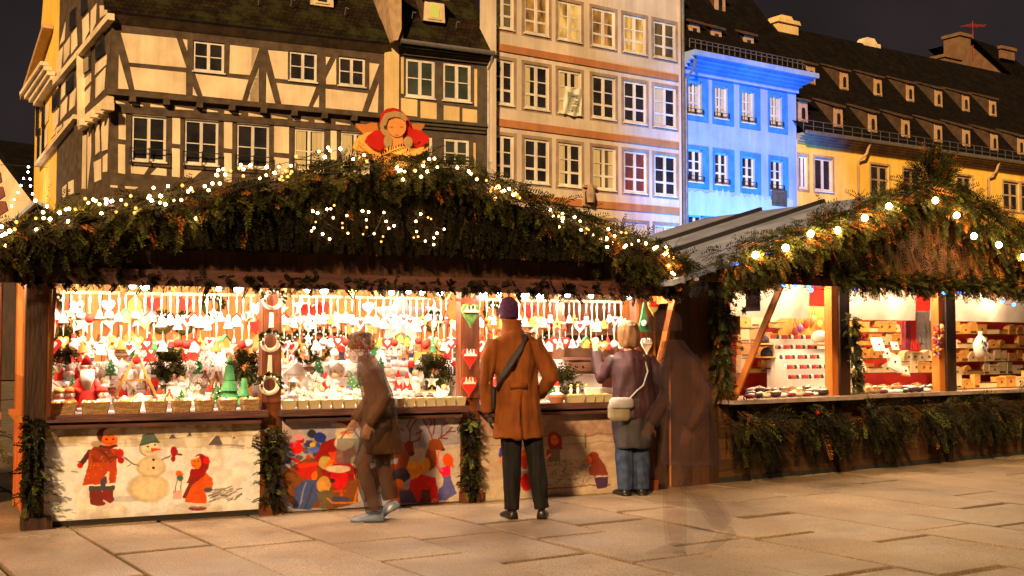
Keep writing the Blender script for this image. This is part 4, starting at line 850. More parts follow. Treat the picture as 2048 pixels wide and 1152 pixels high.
panel(st, a, (87,846), (519,1018), label='painted snow scene with two children and a snowman')
b_ = Art(380,176,(238,225),(1738,178),(1738,880),(238,985),(160,158,172),5)
b_.mottled(8,(104,108,124),.5).mottled(22,(176,172,170),.35).poly([(238,225),(330,225),(480,420),(238,430)],(190,172,168),.7).poly([(1250,480),(1738,420),(1738,880),(1400,900)],(196,182,168),.8).ell(1660,235,70,50,(214,206,206)).ell(1700,300,60,60,(170,166,174),a=.7)
for k in range(70): x = 240+b_.r.rand()*340; y = 400+b_.r.rand()*180; b_.ell(x,y,16+b_.r.rand()*16,14+b_.r.rand()*12,[(70,88,150),(60,78,60),(170,52,40),(90,60,80),(60,60,120),(150,140,70),(120,130,170)][k%7],a=.9)
b_.ell(360,470,44,50,(222,72,36)).ell(330,440,26,26,(224,90,110)).ell(380,380,34,22,(222,150,170)).ell(480,350,36,36,(44,44,60)).ell(545,380,50,40,(52,60,130)).ell(480,440,24,22,(206,176,60)).ell(500,480,50,26,(96,112,190))
b_.poly([(238,680),(420,560),(640,560),(860,520),(860,900),(640,960),(320,930)],(112,70,44)).poly([(500,560),(560,420),(680,380),(820,430),(860,560),(840,720),(600,760)],(134,24,26)).ell(740,340,72,80,(204,190,168)).ell(735,255,60,34,(140,28,26)).ell(745,350,36,26,(208,110,74)).ell(745,420,80,70,(216,202,178)).ell(700,290,66,20,(226,214,196))
b_.ell(590,590,58,54,(176,158,104)).poly([(612,500),(730,480),(745,590),(640,600)],(204,88,36)).line([(600,610),(640,570)],30,(218,120,60)).ell(700,530,30,14,(236,130,60))
b_.ell(700,720,74,76,(190,20,24)).ell(690,640,100,30,(206,190,172)).line([(655,810),(755,805)],14,(198,80,40)).line([(600,735),(650,730)],30,(40,34,40)).line([(720,800),(720,860)],24,(180,96,40)).ell(700,875,90,24,(70,66,90))
b_.ell(440,650,80,62,(176,62,36)).line([(370,620),(520,600)],30,(200,76,40)).ell(500,690,24,34,(228,116,60)).poly([(330,960),(350,800),(430,720),(520,720),(560,830),(480,960)],(72,82,124)).line([(380,960),(440,740)],12,(130,140,176)).line([(430,950),(500,760)],10,(52,60,100)).ell(575,760,54,62,(196,150,96)).ell(585,820,40,20,(150,110,80)).poly([(520,820),(640,800),(650,930),(560,960)],(96,88,70))
b_.line([(830,900),(860,760),(830,690),(900,640),(905,700)],20,(186,110,52)).line([(610,870),(640,900),(760,905),(880,900)],14,(190,120,60)).ell(920,600,34,38,(170,120,80)).ell(925,600,20,22,(216,90,50)).line([(810,560),(900,545),(1000,580),(1100,600)],9,(60,44,44)).ell(850,580,50,50,(206,190,170)).ell(860,585,28,30,(100,72,60))
b_.poly([(900,760),(940,640),(1010,610),(1200,600),(1260,640),(1230,760),(1000,840),(920,900)],(96,56,44)).poly([(1070,640),(1100,590),(1240,590),(1280,640),(1240,740),(1080,700)],(150,70,50)).ell(1100,470,170,90,(112,62,34)).line([(1060,540),(1060,620)],24,(84,48,34)).line([(1110,540),(1115,620)],22,(84,48,34)).ell(980,480,90,70,(120,76,40),a=.7)
b_.poly([(1180,600),(1200,500),(1255,430),(1300,410),(1335,510),(1290,540),(1260,640)],(140,74,52)).ell(1300,505,30,22,(70,36,36)).ell(1280,450,32,50,(110,50,42))
b_.poly([(1400,620),(1430,520),(1460,400),(1520,385),(1560,400),(1595,470),(1580,490),(1520,480),(1530,600),(1440,660)],(128,68,40)).ell(1520,430,50,44,(124,66,42)).ell(1585,475,14,12,(60,30,26))
for seg in [((1490,400),(1450,310),(1405,235)),((1450,310),(1480,260),(1440,200)),((1490,360),(1500,260),(1485,190)),((1540,390),(1590,350),(1650,290)),((1560,370),(1560,290),(1610,250)),((1540,380),(1610,380)),((1600,330),(1680,320)),((1280,400),(1290,330),(1340,240)),((1290,340),(1270,290),(1290,240)),((1300,410),(1360,400),(1390,320)),((1340,350),(1400,330)),((1150,300),(1180,340),(1190,260)),((1230,330),(1180,300),(1150,240))]: b_.line(list(seg),11,(108,44,34))
b_.ell(1335,640,76,76,(226,150,60)).ell(1435,600,34,60,(222,160,84)).ell(1310,600,40,34,(238,176,84)).poly([(1290,720),(1400,670),(1510,700),(1530,880),(1360,900),(1280,790)],(196,36,28)).line([(1420,700),(1500,780),(1520,880)],46,(206,40,30)).line([(1290,800),(1380,720)],40,(190,50,36)).poly([(1390,790),(1460,790),(1470,900),(1370,900)],(92,44,44)).ell(1500,880,24,20,(222,120,60))
b_.ell(1215,680,76,52,(50,46,66)).ell(1210,650,66,30,(62,58,80)).ell(1190,745,44,38,(222,124,64)).poly([(1070,830),(1180,770),(1290,800),(1350,900),(1180,910),(1100,880)],(184,96,46)).poly([(1200,800),(1300,800),(1350,900),(1210,905)],(74,78,110)).poly([(1060,700),(1110,725),(1080,830),(1015,810)],(186,180,170)).ell(1090,790,30,32,(70,86,130))
b_.ell(1620,560,46,54,(210,96,50)).line([(1650,580),(1660,610)],16,(196,90,46)).poly([(1540,620),(1630,600),(1640,690),(1560,690)],(208,56,92)).line([(1570,640),(1525,600),(1545,500)],18,(220,110,110)).poly([(1545,690),(1640,680),(1700,820),(1600,885),(1530,880)],(96,98,150)).ell(1540,720,34,60,(206,190,178))
b_.mottled(50,(60,50,60),.10,.55)
panel(st, b_, (562,828), (923,1002), label='painted sleigh with red robed old man, reindeer and children')
c_ = Art(300,176,(15,120),(1590,70),(1590,955),(15,1055),(172,156,140),9)
c_.mottled(7,(150,126,118),.5).poly([(15,120),(1590,70),(1590,330),(15,360)],(132,100,92),.6).mottled(30,(190,178,164),.3).line([(100,350),(500,345),(900,345),(1590,300)],10,(96,80,78),.8).line([(100,450),(900,430),(1590,380)],9,(110,94,88),.7).line([(1210,310),(1215,450)],22,(96,84,80),.8).ell(820,520,700,60,(190,176,158),a=.5).ell(600,900,700,120,(196,184,166),a=.6)
c_.ell(850,400,84,106,(136,26,32)).ell(850,385,48,54,(206,120,86)).line([(830,420),(860,426)],5,(140,50,40)).ell(832,380,6,6,(50,30,30)).ell(870,378,6,6,(50,30,30)).line([(770,500),(930,465)],26,(128,30,34)).poly([(790,480),(910,470),(915,600),(780,610)],(112,106,90)).ell(790,540,34,40,(180,66,44)).line([(760,570),(810,540)],16,(206,200,186))
c_.ell(510,600,46,90,(190,76,52)).ell(500,520,36,34,(216,110,70)).line([(440,700),(560,695)],20,(222,206,200)).ell(530,820,60,90,(186,50,60)).ell(250,520,18,50,(70,72,150)).line([(250,560),(255,640)],14,(206,110,60))
for k in range(110):
    x = 760+c_.r.rand()*500; y = 600+c_.r.rand()*260; an = c_.r.rand()*3; c_.line([(x,y),(x+50*math.cos(an),y-34*math.sin(an))],7,[(126,122,112),(78,80,74),(176,170,156),(96,98,108),(66,60,54)][k%5],.85)
for k in range(3): c_.line([(870+k*130,850),(880+k*130,920)],12,(180,172,160)).line([(790+k*130,780),(980+k*130,720)],9,(176,150,140),.7)
c_.line([(760,890),(1500,850)],14,(120,80,62)).ell(1300,570,70,74,(128,60,46)).ell(1245,590,34,46,(206,120,92)).poly([(1290,640),(1350,540),(1440,640),(1480,720),(1480,760),(1310,780)],(116,64,54)).line([(1330,770),(1470,755)],14,(196,176,170)).poly([(1310,780),(1480,760),(1470,880),(1340,890)],(70,52,76)).ell(1290,700,40,60,(120,70,58))
panel(st, c_, (957,830), (1236,990), label='painted field with bundled brushwood and kneeling child')
# ---------------------------------------------------------------- the second stall
P2 = ground(1345, 974); S2 = Fr(P2, R(34.6))
G2 = -.72; v = {}
u20 = S2.u(1432); u21 = S2.u(1658); u21b = S2.u(1690); u22 = S2.u(1872); u22b = S2.u(1902); u2R = 9.6
zB2 = S2.pix(1560, 568, G2)[1]; u2a, z2a = S2.pix(1396, 545, G2); u2p, z2p = S2.pix(1838, 398, G2)
u2e = 2*u2p-u2a
s2 = thing('market_stall', 'plank fronted jewellery stall with pale sheeted roof and leafy gable at right', 'stall', S2)
q = MB(); q.box(0.02,u20,-.02,.04,0,zB2+.1); q.build('plank_screen', K['planks'], s2)
q = MB(); q.box(u20,u20+.07,-.04,.06,.8,zB2+.05); q.build('door_frame', K['wood_o'], s2)
for (a,b) in ((u21,u21b),(u22,u22b)):
    q = MB(); q.box(a,a+(b-a)*.38,-.04,.06,.84,zB2+.1); q.build('post', K['wood_o'], s2); q = MB(); q.box(a+(b-a)*.38,b,-.07,.06,0,zB2+.1); q.build('post', K['wood_d'], s2)
q = MB(); q.box(u20,u2R,.0,.05,.05,.80); q.build('front_wall', K['hplanks'], s2)
q = MB(); q.box(u20,u2R,-.02,.3,0,.05); q.build('plinth', K['iron'], s2)
q = MB(); q.box(u20-.02,u21b-.02,-.26,.5,.80,.84); q.box(u21b+.0,u2R,-.13,.5,.80,.84); K['ctop'] = M('worn grey counter board', (.16,.12,.10), (.30,.24,.20), 5, .5); q.build('counter', K['ctop'], s2)
K['redcloth'] = M('red display cloth', (.50,.02,.015), (.62,.03,.02), 4, .8)
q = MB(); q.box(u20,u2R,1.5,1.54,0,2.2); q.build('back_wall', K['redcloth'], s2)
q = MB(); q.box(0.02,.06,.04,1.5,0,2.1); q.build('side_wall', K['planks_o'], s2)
q = MB(); q.box(.02,u2R,G2+.04,1.5,zB2+.14,zB2+.16); q.build('ceiling', K['snowc'], s2)
K['valance'] = M('cream valance sheet', (.24,.20,.17), (.42,.36,.31), 2, .8, .3, 5)
for (a,b) in ((u20+.5,u21),(u21b,u22),(u22b,u2R)):
    n = 12; q = MB()
    for i in range(n):
        x0_, x1_ = a+(b-a)*i/n, a+(b-a)*(i+1)/n; f = lambda i_: .30+.02*math.sin(i_*1.9)
        q.quad((x0_,f(i),zB2-.30),(x1_,f(i+1),zB2-.30),(x1_,.26,zB2+.12),(x0_,.26,zB2+.12))
    q.build('valance', K['valance'], s2)
q = MB(); q.prism([(u2a,zB2),(u2e,zB2),(u2p,z2p)], G2, G2+.03); q.build('gable_boards', MP('dark orange boards', (.07,.020,.005), (.16,.05,.012), .13), s2)
q = MB(); q.box(u2a-.05,u2e,G2-.06,G2-.002,zB2-.005,zB2+.08); q.build('eaves_beam', K['wood_r'], s2)
q = MB()
for (ua,ub,za,zb) in ((u2a-.5,u2p,zB2-.07,z2p+.04),(u2e+.5,u2p,zB2-.07,z2p+.04)):
    q.add([(ua,G2-.2,za),(ub,G2-.2,zb),(ub,2.6,zb),(ua,2.6,za),(ua,G2-.2,za+.05),(ub,G2-.2,zb+.05),(ub,2.6,zb+.05),(ua,2.6,za+.05)],[(0,1,2,3),(4,7,6,5),(0,4,5,1),(0,3,7,4),(3,2,6,7),(1,5,6,2)])
q.build('roof', K['tarp'], s2)
q = MB()
for w_ in (.6,1.6):
    q.bar((u2a-.5,w_,zB2+.0),(u2p,w_,z2p+.11),.05,.05)
q.build('roof_batten', K['iron'], s2)
# left wind shutter with glass, stars and notices
sh = shutter(S2, u20+.09, .86, zB2-.02, .80, .16, 'wood_o', 'glazed_shutter', s2, fw=.07)
def inw(u, w_, z, a=.02):   # a small plate in the shutter plane
    pass
K['clear'] = M('shutter glass', (.8,.8,.8), rough=.05, alpha=.13, spec=.6)
q = MB(); U = u20+.09; q.add([(U,-.03,.88),(U,-.15,.88),(U,-.76,zB2-.05),(U,-.03,zB2-.05)],[(0,1,2,3)]); q.build('glass', K['clear'], sh)
# walls behind the shutter: notice sheets and snow stars
K['sheet'] = M('pale backing sheet', (.50,.47,.44), (.64,.60,.56), 3, .8)
q = MB(); q.box(u20+.07,u20+.085,.06,1.3,.86,zB2); q.build('notice_wall', K['sheet'], s2)
def on_shutter(px_, py_):
    d = ray(px_, py_); c = Vector((0,0,CH)); p0 = S2.W(U-.012,0,0); t = (p0-c).dot(S2.d)/d.dot(S2.d); p = c+d*t-S2.o; return p.dot(S2.n), p.z
K['dstar'] = M('grey felt star', (.05,.055,.07), rough=.8); K['photo'] = M('dark landscape print', (.02,.025,.07), (.22,.14,.12), 6, .4); K['wprint'] = M('brown wood print', (.22,.09,.03), (.36,.17,.06), 8, .5)
for (x0_,y0_,x1_,y1_,m_) in ((1491,572,1520,622,'photo'),(1448,633,1480,669,'wprint')):
    (w0,z1),(w1,z0_) = on_shutter(x0_,y0_), on_shutter(x1_,y1_); q = MB(); q.add([(U-.012,w0,z0_),(U-.012,w1,z0_),(U-.012,w1,z1),(U-.012,w0,z1),(U-.006,w0,z0_),(U-.006,w1,z0_),(U-.006,w1,z1),(U-.006,w0,z1)],[(0,1,2,3),(4,7,6,5),(0,4,5,1),(2,6,7,3)])
    o = q.build('notice', [K[m_]], None); o.location = S2.o; o.rotation_euler = (0,0,S2.a); tag(o, 'tall dark landscape print taped inside the glazed shutter' if m_=='photo' else 'square brown print taped inside the glazed shutter', 'print')
for i,(x,y,r_) in enumerate(((1454,598,.035),(1471,596,.03),(1472,610,.026),(1458,621,.03),(1488,621,.05),(1456,686,.06),(1484,697,.03))):
    w_, z_ = on_shutter(x,y); q = MB(); pts = []
    for k in range(12): an = k*math.pi/6; rr_ = r_ if k%2==0 else r_*.5; pts.append((rr_*math.cos(an), rr_*math.sin(an)))
    q.add([(0,p[0],p[1]) for p in pts]+[(.008,p[0],p[1]) for p in pts], [tuple(range(12)), tuple(range(23,11,-1))]+[(k,(k+1)%12,(k+1)%12+12,k+12) for k in range(12)])
    o = q.build('felt_star', K['dstar'], None); o.location = S2.W(U-.014,w_,z_); o.rotation_euler = (0,0,S2.a)
    tag(o, ['small grey star, upper left corner of the shutter glass','small grey star right of the corner star on shutter','tiny grey star below the second shutter star','small grey star above the brown print on shutter','pale blue grey star beside the landscape print','large grey star below the brown print on shutter','small grey star right of the large shutter star'][i], 'star', 'felt stars on the shutter glass')

# the side front of the neighbouring stall, seen past the dark corner post
ns_ = thing('plank_stall', 'bright orange boarded stall side seen past the dark corner post at far left', 'stall', S1, (-2.6,1.7,0))
q = MB(); q.box(0,2.35,0,.05,.80,2.3); q.build('board_wall', K['planks_o'], ns_)
q = MB(); q.box(0,2.35,-.12,.10,.74,.80); q.build('counter', K['wood_o'], ns_)
q = MB(); q.box(0,2.35,.0,.05,0,.74); q.build('lower_wall', K['redpanel'], ns_)
for k in (.9,1.75,2.25): q = MB(); q.box(k,k+.09,-.03,-.001,.80,2.3); q.build('batten', K['wood_r'], ns_)
q = MB(); q.box(-.2,2.5,-.5,1.5,2.3,2.36); q.build('roof', K['planks'], ns_)
# ================================================================ FIR AND LIGHTS
def sprig(mb, p, d, L, droop, rnd, m=0, n=9, wd=.011, up=None):
    """a fir branchlet: curved stem with paired needle-covered twigs (flat tapered strips)"""
    p = Vector(p); d = Vector(d).normalized(); side = d.cross(Vector((rnd.uniform(-1,1),rnd.uniform(-1,1),rnd.uniform(-1,1)))).normalized()
    pts = []; cur = p.copy(); dd = d.copy(); st_ = L/n
    for i in range(n+1):
        pts.append(cur.copy()); dd = (dd + Vector((0,0,-droop/n))).normalized(); cur = cur + dd*st_
    nrm = dd.cross(side).normalized()
    for i in range(1, n+1):
        t = (pts[i]-pts[i-1]).normalized(); tl = L*.27*(1-.7*(i/n))+.012
        for s in (-1, 1):
            e = (t*.75 + side*s*(.75+rnd.random()*.3) + nrm*rnd.uniform(-.25,.25) + Vector((0,0,-droop*.25))).normalized()
            a = pts[i]; wv = e.cross(nrm).normalized()*wd*(.6+.5*rnd.random()); k = tl*(.7+.5*rnd.random())
            mb.add([a-wv*.5, a+e*k*.5-wv, a+e*k, a+e*k*.5+wv], [(0,1,2,3)], m)
    a, b = pts[0], pts[-1]; wv = side*wd*.5
    mb.add([a-wv, b-wv*.3, b+wv*.3, a+wv], [(0,1,2,3)], m)
def garland(name, fr, path, rad, dens, L, droop, mats, label, seed, out=.5, mix=(1,), group=None, down=.3, cat='garland', wd=.0072, front=.6):
    dens *= 2.0; L *= .85
    r = random.Random(seed); mb = MB(); path = [Vector(p) for p in path]
    for a, b in zip(path[:-1], path[1:]):
        n = int((b-a).length*dens)+1
        for i in range(n):
            p = a.lerp(b, r.random()); an = r.uniform(0, 2*math.pi); t = (b-a).normalized(); x = t.cross(Vector((0,1,0)));
            x = x.normalized() if x.length > .1 else Vector((1,0,0)); y = Vector((0,1,0))
            rr_ = rad*math.sqrt(r.random()); o_ = x*math.cos(an)+y*math.sin(an)
            if o_.y > .2 and r.random() < front: o_.y *= -1
            d = o_*out + t*r.uniform(-.8,.8) + Vector((0,-.15,-down))
            k = r.choices(range(len(mats)), mix if len(mix) == len(mats) else None)[0]
            sprig(mb, p+o_*rr_, d, L*(.6+.7*r.random()), droop, r, k, 10, wd)
    return tag(finish(mb, name, mats, fr), label, cat, group)
def finish(mb, name, mats, fr):
    o = mb.build(name, [K[m] for m in mats]); o.location = fr.o; o.rotation_euler = (0,0,fr.a); return o
yF = GW-.10
garland('fir_garland', S1, [(uGL-.1,yF,zG+.0),(uAp-.9,yF,zAp-.18),(uAp-.3,yF,zAp+.02)], .13, 150, .24, .5, ['fir','fir_b','fir_dry'], 'fir garland with small lights along the left slope of the wide gable', 21, mix=(8,2,.4))
garland('fir_garland', S1, [(uAp-.3,yF,zAp+.0),(uAp+.45,yF,zAp+.02),(uAp+.9,yF,zAp-.16),(uGR+.02,yF,zG-.02)], .13, 170, .24, .5, ['fir','fir_b','fir_dry'], 'fir garland with small lights along the right slope of the wide gable', 22, mix=(8,2,.6))
r = random.Random(5); mb = MB()
for i in range(4200):
    u_ = r.uniform(uGL+.3, uGR-.05); t = 1-abs(u_-uAp)/(uGR-uAp) if u_ > uAp else 1-abs(u_-uAp)/(uAp-uGL)
    zt_ = zG+(zAp-zG)*t-.05; lowz = zBm+.42; z_ = zt_ - (zt_-lowz)*r.random()**1.5
    if z_ < lowz: continue
    sprig(mb, (u_, GW-.05-.12*r.random(), z_), (r.uniform(-.5,.5), -.35, -1+r.uniform(-.2,.5)), min(r.uniform(.11,.30), (z_-zBm-.27)), .9, r, r.choices((0,1,2),(10,2,.25))[0], 11, .0068)
tag(finish(mb, 'fir_branches', ['fir_dk','fir','fir_dry'], S1), 'drooping dark fir branches covering the face of the wide gable', 'branches')
garland('fir_garland', S1, [(uGL+.05,GW-.06,zBm+.04),(uGR,GW-.06,zBm+.02)], .02, 30, .11, .3, ['fir_dk','fir'], 'thin fir garland along the lower beam of the wide gable', 23, mix=(3,1), down=.1)
garland('fir_garland', S1, [(uA1,-.02,zBm+.07),(uB0,-.02,zBm+.09)], .03, 70, .09, .5, ['fir','fir_b'], 'fir fringe under the ceiling of the left display bay', 24)
garland('fir_garland', S1, [(uB1,-.02,zBm+.07),(uD0,-.02,zBm+.09)], .03, 70, .09, .5, ['fir','fir_b','gold'], 'fir fringe with gold under the ceiling right of the wreath post', 25, mix=(3,2,1))
for i,(x0_,ya,yb,lb) in enumerate(((540,850,1000,'fir garland down the foot of the wreath post'),(937,830,985,'fir garland down the foot of the heart post'),(66,830,1010,'fir garland down the foot of the dark corner post'))):
    (ua,za),(_,zb) = S1.pix(x0_,ya,-.1), S1.pix(x0_,yb,-.1)
    garland('fir_garland', S1, [(ua,-.1,za),(ua,-.1,zb)], .03, 120, .13, .8, ['fir','fir_b','fir_dk'], lb, 30+i, mix=(3,1,3), group='garlands on the stall posts')
# second stall
y2 = G2-.2
garland('fir_garland', S2, [(u2a+.1,y2,zB2+.12),(u2p-.1,y2,z2p+.06)], .16, 170, .26, .5, ['fir','fir_b','fir_dry'], 'leafy fir garland with big bulbs on the left slope of the jewellery stall', 41, mix=(5,4,2.2))
garland('fir_garland', S2, [(u2p-.1,y2,z2p+.08),(u2e-.1,y2,zB2+.12)], .16, 170, .26, .5, ['fir','fir_b','fir_dry'], 'leafy fir garland with big bulbs on the right slope of the jewellery stall', 42, mix=(5,4,2))
garland('fir_bouquet', S2, [(u2p-.12,y2,z2p+.1),(u2p+.0,y2,z2p+.34)], .12, 300, .26, -.2, ['fir','fir_b','fir_dry'], 'tuft of fir and red leaves on the peak of the jewellery stall', 43, mix=(5,3,2.5), down=-.5, cat='bouquet')
mb = MB(); r = random.Random(6)
for i in range(1300):
    u_ = r.uniform(u2a+.5, u2R-.2); t = 1-abs(u_-u2p)/(u2p-u2a); zt_ = zB2+(z2p-zB2)*t; 
    if zt_ < zB2+.15: continue
    z_ = zt_-(zt_-zB2-.12)*r.random()**1.6; sprig(mb, (u_,G2-.06-.1*r.random(),z_), (r.uniform(-.5,.5),-.4,-1+r.uniform(-.2,.6)), r.uniform(.11,.25), .8, r, r.choices((0,1,2),(5,3,2.5))[0], 7, .0075)
tag(finish(mb, 'fir_branches', ['fir_dk','fir_b','fir_dry'], S2), 'hanging fir and orange leaves over the boards of the jewellery stall gable', 'branches')
garland('fir_garland', S2, [(u20+.9,G2-.09,zB2+.06),(u2R,G2-.09,zB2+.06)], .055, 110, .16, .3, ['fir','fir_b','fir_dry'], 'thin fir garland along the lower beam of the jewellery stall', 44, mix=(5,2,.5), down=.1)
garland('fir_garland', S2, [(u20-.06,-.12,zB2+.0),(u20-.04,-.12,.95)], .05, 130, .17, .9, ['fir','fir_b','fir_dry'], 'fir garland hanging down the left edge of the jewellery stall', 45, mix=(3,2,.5))
garland('fir_garland', S2, [(0.1,-.3,zB2+.08),(u20+.1,-.5,zB2+.06)], .06, 120, .18, .6, ['fir_dk','fir'], 'dark fir garland across the top of the plank screen', 46)
garland('fir_garland', S2, [(u21b-.06,-.12,zB2-.25),(u21b-.0,-.14,.95)], .035, 120, .12, .8, ['fir','fir_b'], 'fir garland on the dark post between the jewellery bays', 47)
for i in range(7):
    ua = u20+.35+i*1.0; garland('fir_bunch', S2, [(ua-.3,-.10,.66),(ua+.0,-.16,.52),(ua+.35,-.10,.60)], .17, 120, .30, 1.0, ['fir_dk','fir','fir_b','fir_dry'], 'one of the drooping fir bunches nailed along the plank front of the jewellery stall', 50+i, mix=(6,2,.8,.25), group='fir bunches on the plank front', cat='fir bunch')
# big burlap bow and a red ball among the bunches
ua, za = S2.pix(1508, 848, -.2); q = MB(); q.ball((0,0,0),.10,0,(1,.3,1.1),12,7)
o = q.build('straw_disc', K['brownw'], None, True, loc=S2.W(ua,-.2,za), rot=S2.a); tag(o, 'flat round straw disc among the fir on the plank front', 'ornament')
ua, za = S2.pix(1633, 824, -.22); q = MB(); q.ball((0,0,0),.032,0,n=12,k=8); o = q.build('red_ball', K['red'], None, True, loc=S2.W(ua,-.24,za)); tag(o, 'small red ball above the fir on the plank front', 'ball')
# ---------------------------------------------------------------- light strings
bulb_mesh = {}
def bm_(r_, m):
    k = (r_, m)
    if k not in bulb_mesh: q = MB(); q.ball((0,0,0), r_, 0, n=7, k=5); bulb_mesh[k] = q.mesh('bulb', K[m], True)
    return bulb_mesh[k]
def string(name, fr, pts, w_, rad, mat, label, wire=True, group=None, cat='string lights', jit=.03):
    loc = [fr.pix(x, y, w_) for x, y in pts]; r = random.Random(len(pts))
    P3 = [(u_, w_+r.uniform(-jit, jit), z_) for u_, z_ in loc]
    root = thing(name, label, cat, fr, group=group)
    if wire:
        mb = MB()
        for a, b in zip(P3[:-1], P3[1:]):
            if (Vector(a)-Vector(b)).length < 1.2:
                m_ = ((Vector(a)+Vector(b))/2)+Vector((0,.03,-.02)); mb.tube([Vector(a)+Vector((0,.015,0)), m_, Vector(b)+Vector((0,.015,0))], .0025, 4)
        mb.build('cable', K['wire'], root)
    for i_, p in enumerate(P3):
        mt_ = mat; rr_ = rad
        if mat == 'bulb': mt_ = ['bulb','bulb_mid','bulb_dim','bulb','bulb_mid','bulb_dim','bulb_mid'][(i_*3)%7]; rr_ = rad*[1,.85,.95][i_%3]
        o = bpy.data.objects.new('bulb', bm_(rr_, mt_)); COL.objects.link(o); o.parent = root; o.location = p
    return root
A1 = [(x*.2778, 280+y*.2778) for x, y in [(10,625),(12,690),(65,655),(118,590),(258,563),(313,563),(255,437),(340,475),(430,522),(495,497),(540,500),(610,425),(690,437),(713,465),(765,430),(808,438),(875,430),(940,403),(980,490),(1063,420),(1108,342),(1153,405),(1212,330),(1300,435),(1313,327),(1393,365),(1405,568),(1470,335),(1528,313),(1553,255),(1567,220),(1663,220),(1727,200),(1807,180)]]
A1 += [(500+x*.3472, 200+y*.3472) for x, y in [(8,373),(95,387),(145,418),(168,383),(208,405),(265,325),(400,295),(447,275),(518,283),(590,342),(655,318),(670,355)]]
A2 = [(500+x*.3472, 200+y*.3472) for x, y in [(850,388),(850,412),(875,402),(945,405),(995,357),(1025,343),(1063,337),(1197,388),(1265,410),(1312,455),(1355,465),(1402,503),(1425,500)]]
A2 += [(960+x*.2441, 340+y*.2441) for x, y in [(143,140),(197,170),(240,155),(295,187),(318,230),(573,347),(612,377),(668,360),(672,395),(767,390),(818,420),(870,480),(893,490),(935,530),(1037,570),(1050,485),(1090,597),(1108,540),(1150,513),(1207,513),(1190,632),(1292,580),(1360,600),(1452,630),(1520,632),(1540,660),(1588,718),(1545,783),(1600,855)]]
def fill(lst, n, seed, dx, dy):
    r_ = random.Random(seed); s_ = sorted(lst); return [(lambda i, t: (s_[i][0]+(s_[i+1][0]-s_[i][0])*t+r_.uniform(-dx,dx), s_[i][1]+(s_[i+1][1]-s_[i][1])*t+r_.uniform(-4,dy)))(r_.randrange(len(s_)-1), r_.random()) for _ in range(n)]
A1F = A1+fill(A1, 44, 3, 5, 26); A2F = A2+fill(A2, 44, 4, 5, 26)
string('string_lights', S1, A1F, GW-.27, .0125, 'bulb', 'string of small warm bulbs winding along the left slope of the wide gable')
string('string_lights', S1, A2F, GW-.27, .0125, 'bulb', 'string of small warm bulbs winding along the right slope of the wide gable')
for lst, lb in (([(238,290),(330,250),(400,238),(428,200),(215,405),(135,528),(190,480),(385,625),(300,560),(440,350),(535,425),(540,485),(607,325),(607,555),(160,275)],'leftmost loose cluster of tiny lights in the gable branches'),
    ([(800,270),(882,280),(855,380),(843,480),(793,570),(945,560),(1068,290),(1112,400),(1210,455),(1140,490),(1065,595),(1045,660)],'middle loose cluster of tiny lights in the gable branches'),
    ([(1543,307),(1490,400),(1500,530),(1500,600),(1440,612),(1600,655),(1705,700),(1725,610),(1760,550),(1850,500),(1680,370),(1645,350)],'rightmost loose cluster of tiny lights in the gable branches')):
    string('light_cluster', S1, [(600+x*.15625, 380+y*.15625) for x, y in lst], GW-.25, .0095, 'bulb', lb, group='light clusters in the gable', cat='light cluster')
BIG2 = [(1340+x*.3457, 320+y*.3457) for x, y in [(493,550),(670,508),(825,425),(968,405),(1127,335),(1270,268),(1525,235),(1658,320),(1762,440),(1910,490),(2033,560)]]
string('string_lights', S2, [(1340+x*.3457, 320+y*.3457) for x, y in [(20,565),(30,660),(493,550),(670,508),(825,425),(968,405),(1127,335),(1270,268),(1525,235),(1658,320),(1762,440),(1910,490),(2033,560)]][2:], G2-.42, .034, 'bulb_big', 'string of big round bulbs along the gable of the jewellery stall', wire=False)
string('string_lights', S2, [(1400+x*.3164, 520+y*.3164) for x, y in [(515,160),(607,165),(690,170),(715,190),(890,158),(970,190),(1027,148),(1480,172),(1535,207),(1635,200),(1655,205),(1815,215),(1900,262),(1975,282)]], G2+.05, .022, 'bulb_b', 'string of blue bulbs under the eaves of the jewellery stall')
# light pyramids on a far stall at the left edge
FA = Fr(ground(60, 760), R(10))
string('light_pyramid', FA, [(57,334),(56,344),(47,357),(60,358),(42,371),(61,372),(36,385),(65,388),(29,399),(71,402),(23,412)], 0, .04, 'bulb_w', 'triangle of white lights over the far left roofs', jit=0, cat='light pyramid')
string('light_pyramid', FA, [(121,333),(120,343),(117,357),(113,373),(110,386)], 0, .04, 'bulb_w', 'short slanting row of white lights against the timbered gable side', jit=0, cat='light row')
(ua,za),(ub,zb) = FA.pix(20,330), FA.pix(170,331)
q = MB(); q.tube([(ua-2,0,za-.02),(ua,0,za),((ua+ub)/2,0,za-.06),(ub,0,zb)], .012, 5); q.tube([(ub,0,zb),(ub+.02,0,zb-.3)],.03,5)
o = finish(q, 'overhead_cable', ['wire'], FA); tag(o, 'thin cable stretched above the light triangle at far left', 'cable')
# roof of the far stall that carries them
q = MB(); (ua,za),(ub,zb),(uc,zc2) = FA.pix(-40,520), FA.pix(75,405), FA.pix(230,470)
q.prism([(ua,0),(uc,0),(uc,zc2-.3),(ub,zb-.1),(ua,za)], .1, 3.5); ft = thing('market_stall', 'small dark far stall behind the left gable end', 'stall', FA); q.build('hut', K['wood_d'], ft)
q = MB(); q.bar((ua-.3,1.2,za-.05),(ub,1.2,zb+.02),.12,3.2); q.bar((uc+.3,1.2,zc2-.45),(ub,1.2,zb+.02),.12,3.2); q.build('roof', K['tarp'], ft)
